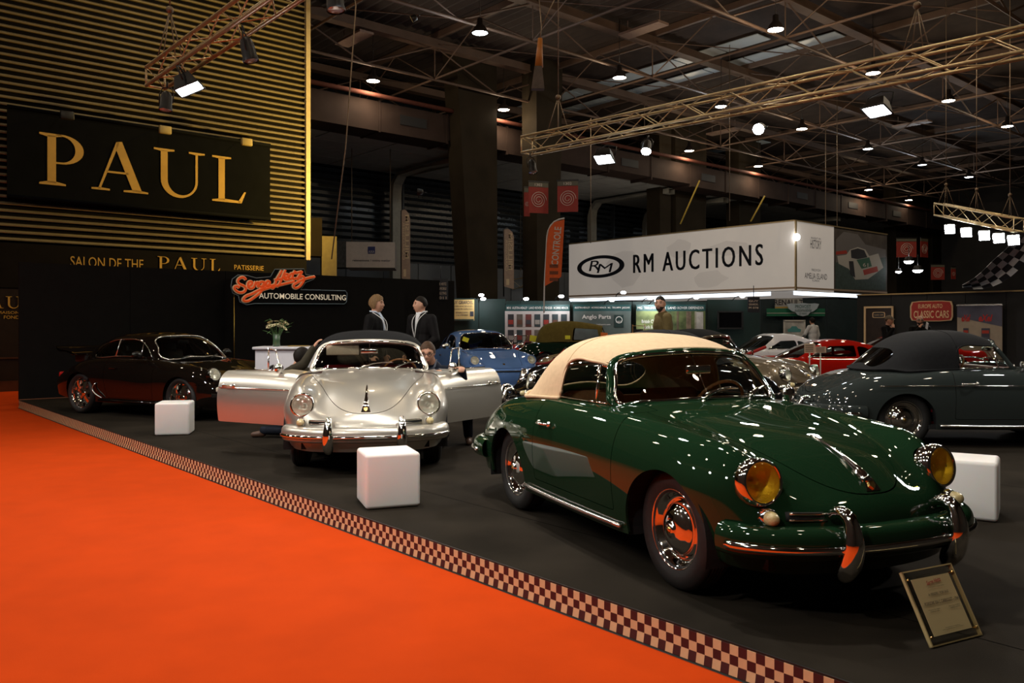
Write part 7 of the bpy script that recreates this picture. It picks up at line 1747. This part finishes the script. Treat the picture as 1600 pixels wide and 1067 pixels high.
for sx in (-1,1):
    for v in (.12,.88): MB().lathe([(.005,-.012),(.005,.012),(.0005,.014)],10,Mq @ Matrix.Translation((sx*wq*.45,hq*v,0))).build('corner_screw', M_gold, pq)
MB().box((0,0,0),(wq*.4,.004,.26),basis(bx,(uy*0+bkv),Vector((0,0,1)),bkv*.15+Vector((0,0,.13)))).build('rear_leg', M_acryl, pq)
# lit name sign on the store block: red script and white capitals on clear acrylic
AX = ACOR+0.56
def sg(u, v):
    px, py = 340+u/7.273, 400+v/7.273; b_ = b_on(AX,px); return W(AX,b_,z_on(AX,b_,py))
ss = empty('script_sign', (0,0,0)); tag(ss, 'acrylic sign with red script over white capitals on the black block', 'sign')
outl = [(150,340),(165,262),(230,216),(330,220),(440,250),(600,235),(650,150),(980,145),(1000,210),(1090,225),(1095,262),(1000,300),(940,382),(1450,395),(1470,420),(1465,520),(1440,545),(420,540),(330,555),(250,520),(235,450),(170,420)]
pts = [sg(*p_) for p_ in outl]; n = len(pts)
MB().add(pts+[p_-EV*.02 for p_ in pts], [tuple(range(n)), tuple(reversed(range(n,2*n)))]+[(i,n+i,n+(i+1)%n,(i+1)%n) for i in range(n)]).build('acrylic_back', mat('dark_acrylic',(0.010,0.011,0.013),.06,coat=1.0), ss)
MB().tube([p_+EV*.004 for p_ in pts], .010, 5, closed=True).build('acrylic_edge', mat('acrylic_edge_blue',(0.22,0.30,0.36),.2), ss)
STROKES = [
 [(315,270),(290,245),(245,252),(222,285),(242,318),(290,340),(313,375),(290,408),(240,415),(197,390),(182,355),(210,342),(238,362)],
 [(328,352),(368,330),(385,298),(360,290),(335,320),(345,358),(378,368),(408,348)], [(405,350),(424,296),(416,332),(440,300),(462,302),(446,338),(458,352)],
 [(522,300),(482,294),(460,328),(478,350),(508,330),(526,290),(500,380),(450,440),(380,490),(312,515),(282,505),(300,470),(370,435),(450,395),(540,352)], [(532,342),(568,328),(585,297),(560,285),(540,310),(552,340),(592,328)],
 [(722,165),(690,220),(652,300),(612,365),(600,348),(640,330)], [(762,160),(732,230),(692,320),(668,352)], [(640,272),(700,262),(762,240)],
 [(745,257),(778,240),(790,212),(770,205),(746,235),(760,268),(800,264)], [(818,205),(800,248),(814,262),(838,246)], [(872,170),(842,240),(850,262),(882,250)], [(822,202),(892,188)],
 [(882,196),(950,180),(902,250),(892,274),(948,230),(974,246),(960,300),(912,354),(872,364),(852,345),(890,306),(980,262),(1095,235)], [(505,385),(600,355),(700,330),(862,290)]]
def fine(st_, n_): return [sg(a_,b_) for a_,b_,_ in curve_pts([(x,y,0) for x,y in st_], n_)]
M_scr = mat('script_red',(0.80,0.10,0.02),.35,emit=.25,ecol=(1.0,.10,.01)); M_scc = mat('script_cream',(0.85,0.62,0.38),.5,emit=.12,ecol=(1,.65,.35))
b = MB(); b2 = MB()
for st_ in STROKES:
    pp = fine(st_, max(8,len(st_)*4)); b.tube([p_+EV*.02 for p_ in pp], .036, 6); b2.tube([p_+EV*.05 for p_ in pp], .024, 6)
b.build('script_outline', M_scc, ss); b2.build('script_lettering', M_scr, ss)
q0, q1, q2 = sg(468,492), sg(1455,496), sg(468,425); wv = q1-q0; wv.z = 0
fit_text('words','AUTOMOBILE CONSULTING',mat('capitals_cream',(0.80,0.68,0.50),.5,emit=.35,ecol=(1,.85,.62)),basis(NV,Vector((0,0,1)),EV,(q0+q1)/2*.5+(q2+q1+Vector((0,0,(q2-q0).z)))/4+EV*.014),wv.length,(q2-q0).z*.96,ss,bold=.004)
# white counter with vase of flowers
ct = at(440,545,13.2); cn = empty('counter', (ct.x,ct.y,0), rad(2)); tag(cn, 'white reception counter with a vase on it', 'counter'); hz = CAMH-(542-HOR)*13.2/FOC
M_lam = mat('white_laminate',(0.72,0.70,0.74),.4,noise=.02)
MB().rbox((0,.30,hz/2-.02),(.84,.60,hz-.04),.02,2).build('body', M_lam, cn); MB().rbox((0,.28,hz-.02),(.90,.68,.045),.015,2).build('worktop', M_lam, cn); MB().box((0,.30,.03),(.80,.55,.06)).build('plinth', M_trimblk, cn)
tag(MB().rbox((.22,.20,hz+.008+.004),(.30,.20,.012),.005,1).build('folder', mat('ochre_folder',(0.40,0.27,0.08),.6), None).__class__ and bpy.data.objects['folder'], 'flat ochre folder lying on the white counter', 'folder')
bpy.data.objects['folder'].location = (ct.x,ct.y,0)
vz = empty('flower_vase', at(432,541,13.35)); vz.location.z = hz+.003; tag(vz, 'glass vase of cream daisies on the white counter', 'vase')
MB().lathe([(.0005,0),(.055,0),(.060,.02),(.058,.10),(.064,.20),(.060,.20),(.054,.10),(.052,.02),(.0005,.012)],20).build('vase', mat('green_glass_vase',(0.05,0.10,0.05),.08,coat=1.0), vz)
fr = random.Random(11); M_pet = mat('cream_petal',(0.80,0.72,0.45),.6); M_leaf = mat('leaf_green',(0.05,0.13,0.03),.6,noise=.2); M_stem = mat('stem_green',(0.06,0.14,0.04),.6)
for i in range(22):
    a = fr.random()*2*PI; r_ = .16*math.sqrt(fr.random()); c_ = Vector((r_*math.cos(a),r_*math.sin(a),.34+.10*fr.random()-r_*.35)); ax = (c_-Vector((0,0,.16))).normalized(); M = frame_z(c_,ax)
    b = MB()
    for k in range(9):
        t = 2*PI*k/9; ca, sa = math.cos(t), math.sin(t); b.add([(.008*ca,.008*sa,0),(.032*ca-.012*sa,.032*sa+.012*ca,.010),(.052*ca,.052*sa,.006),(.032*ca+.012*sa,.032*sa-.012*ca,.010)], [(0,1,2,3)], M)
    fl = b.build('flower', M_pet, vz); MB().sphere((0,0,.006),(.014,.014,.010),8,6,M).build('flower_centre', mat('flower_eye',(0.10,0.11,0.03),.7), fl)
    MB().tube(curve_pts([(c_.x*.1,c_.y*.1,.06),(c_.x*.5,c_.y*.5,.22),tuple(c_-ax*.004)],6), .004, 4).build('stem', M_stem, vz)
for i in range(26):
    a = fr.random()*2*PI; r_ = .12+.12*fr.random(); c_ = Vector((r_*math.cos(a),r_*math.sin(a),.20+.24*fr.random())); ax = Vector((math.cos(a),math.sin(a),fr.random()*1.2-.4)).normalized(); sd = ax.cross(Vector((0,0,1))).normalized()
    MB().add([c_-ax*.05, c_+sd*.016, c_+ax*.06+Vector((0,0,-.01)), c_-sd*.016, c_+Vector((0,0,.006))], [(0,1,4),(1,2,4),(2,3,4),(3,0,4)]).build('leaf', M_leaf, vz)
# sale boards on posts, orange case, paper stand, yellow cards
p = at(1273,509,15.2); sb = empty('price_board', (p.x,p.y,0)); tag(sb, 'twin post price board before the low red coupe', 'sign')
for dx in (-.095,.105): MB().tube([(dx,0,-.15),(dx,0,1.05)], .012, 6).build('post', mat('pale_post',(0.55,0.48,0.38),.5), sb)
for (x, z, w, h) in ((-.10,.99,.19,.17),(.10,.965,.20,.11)):
    MB().box((x,-.02,z),(w,.012,h)).build('board', mat('board_cream',(0.62,0.48,0.33),.7), sb)
    for k in range(4): MB().box((x-.01,-.029,z+h*.30-k*h*.2),(w*.78,.004,h*.07)).build('text_line', mat('board_print',(0.10,0.06,0.04),.7), sb)
for dx in (-.095,.105): MB().lathe([(.10,-.15),(.10,-.135),(.02,-.125)],14,Matrix.Translation((dx,0,0))).build('base', M_dkhous, sb)
p = at(1258,640,z=-.15); oc = empty('orange_case', (p.x,p.y,-.15), .2); tag(oc, 'orange hard case on the floor behind the grey rear bumper', 'case')
MB().rbox((0,.2,.15),(.42,.34,.30),.03,3).build('case_body', mat('case_orange',(0.75,0.10,0.012),.5), oc); MB().tube(curve_pts([(-.08,.2,.30),(-.06,.2,.34),(.06,.2,.34),(.08,.2,.30)],8), .012, 6).build('handle', M_dkhous, oc); MB().prism([(-.03,0),(.03,0),(.02,.08),(-.02,.08)], .01, basis((1,0,0),(0,0,1),(0,-1,0),(0,.03,.12))).build('emblem', M_brownt, oc)
p = at(791,628,z=0); pa = empty('paper_stand', (p.x,p.y,0)); tag(pa, 'white printed sheet standing on the floor before the blue coupe', 'sign')
MB().box((0,0,.16),(.24,.01,.30)).build('sheet', M_shirtw, pa); fit_text('words','FOR SALE',M_redt,basis((1,0,0),(0,0,1),(0,-1,0),(0,-.007,.25)),.10,.02,pa); fit_text('words','911 CARRERA',M_brownt,basis((1,0,0),(0,0,1),(0,-1,0),(0,-.007,.19)),.15,.018,pa); MB().box((0,.06,.01),(.20,.14,.02)).build('foot', M_acryl, pa)
def card(px, py, d, w, h, rz, m, label):
    c_ = at(px,py,d); o = MB().box((0,0,0),(w,.006,h)).build('paper_card', m, None, c_, (-.45,rz,0)); tag(o,label,'card')
M_yel = mat('yellow_card',(0.70,0.66,0.02),.6); M_orc = mat('orange_card',(0.75,0.16,0.02),.6)
card(727.5,530.5,17.75,.13,.10,.35,M_yel,'yellow card behind the blue windscreen'); card(834,529,22.6,.22,.18,.15,M_yel,'yellow card on the open red roadster'); card(887,527,20.9,.13,.10,0,M_yel,'yellow card on the beige roadster'); card(944,522.5,21.3,.18,.10,.1,M_orc,'orange card on the vintage tourer')
# sun visors and papers inside the silver cabriolet
sv = empty('sun_visor', (0,0,0), 0, silver)
for s in (1,-1)[1:]: MB().rbox((.13,s*.30,1.125),(.02,.36,.11),.01,2).build('visor_pad', M_visor, sv)
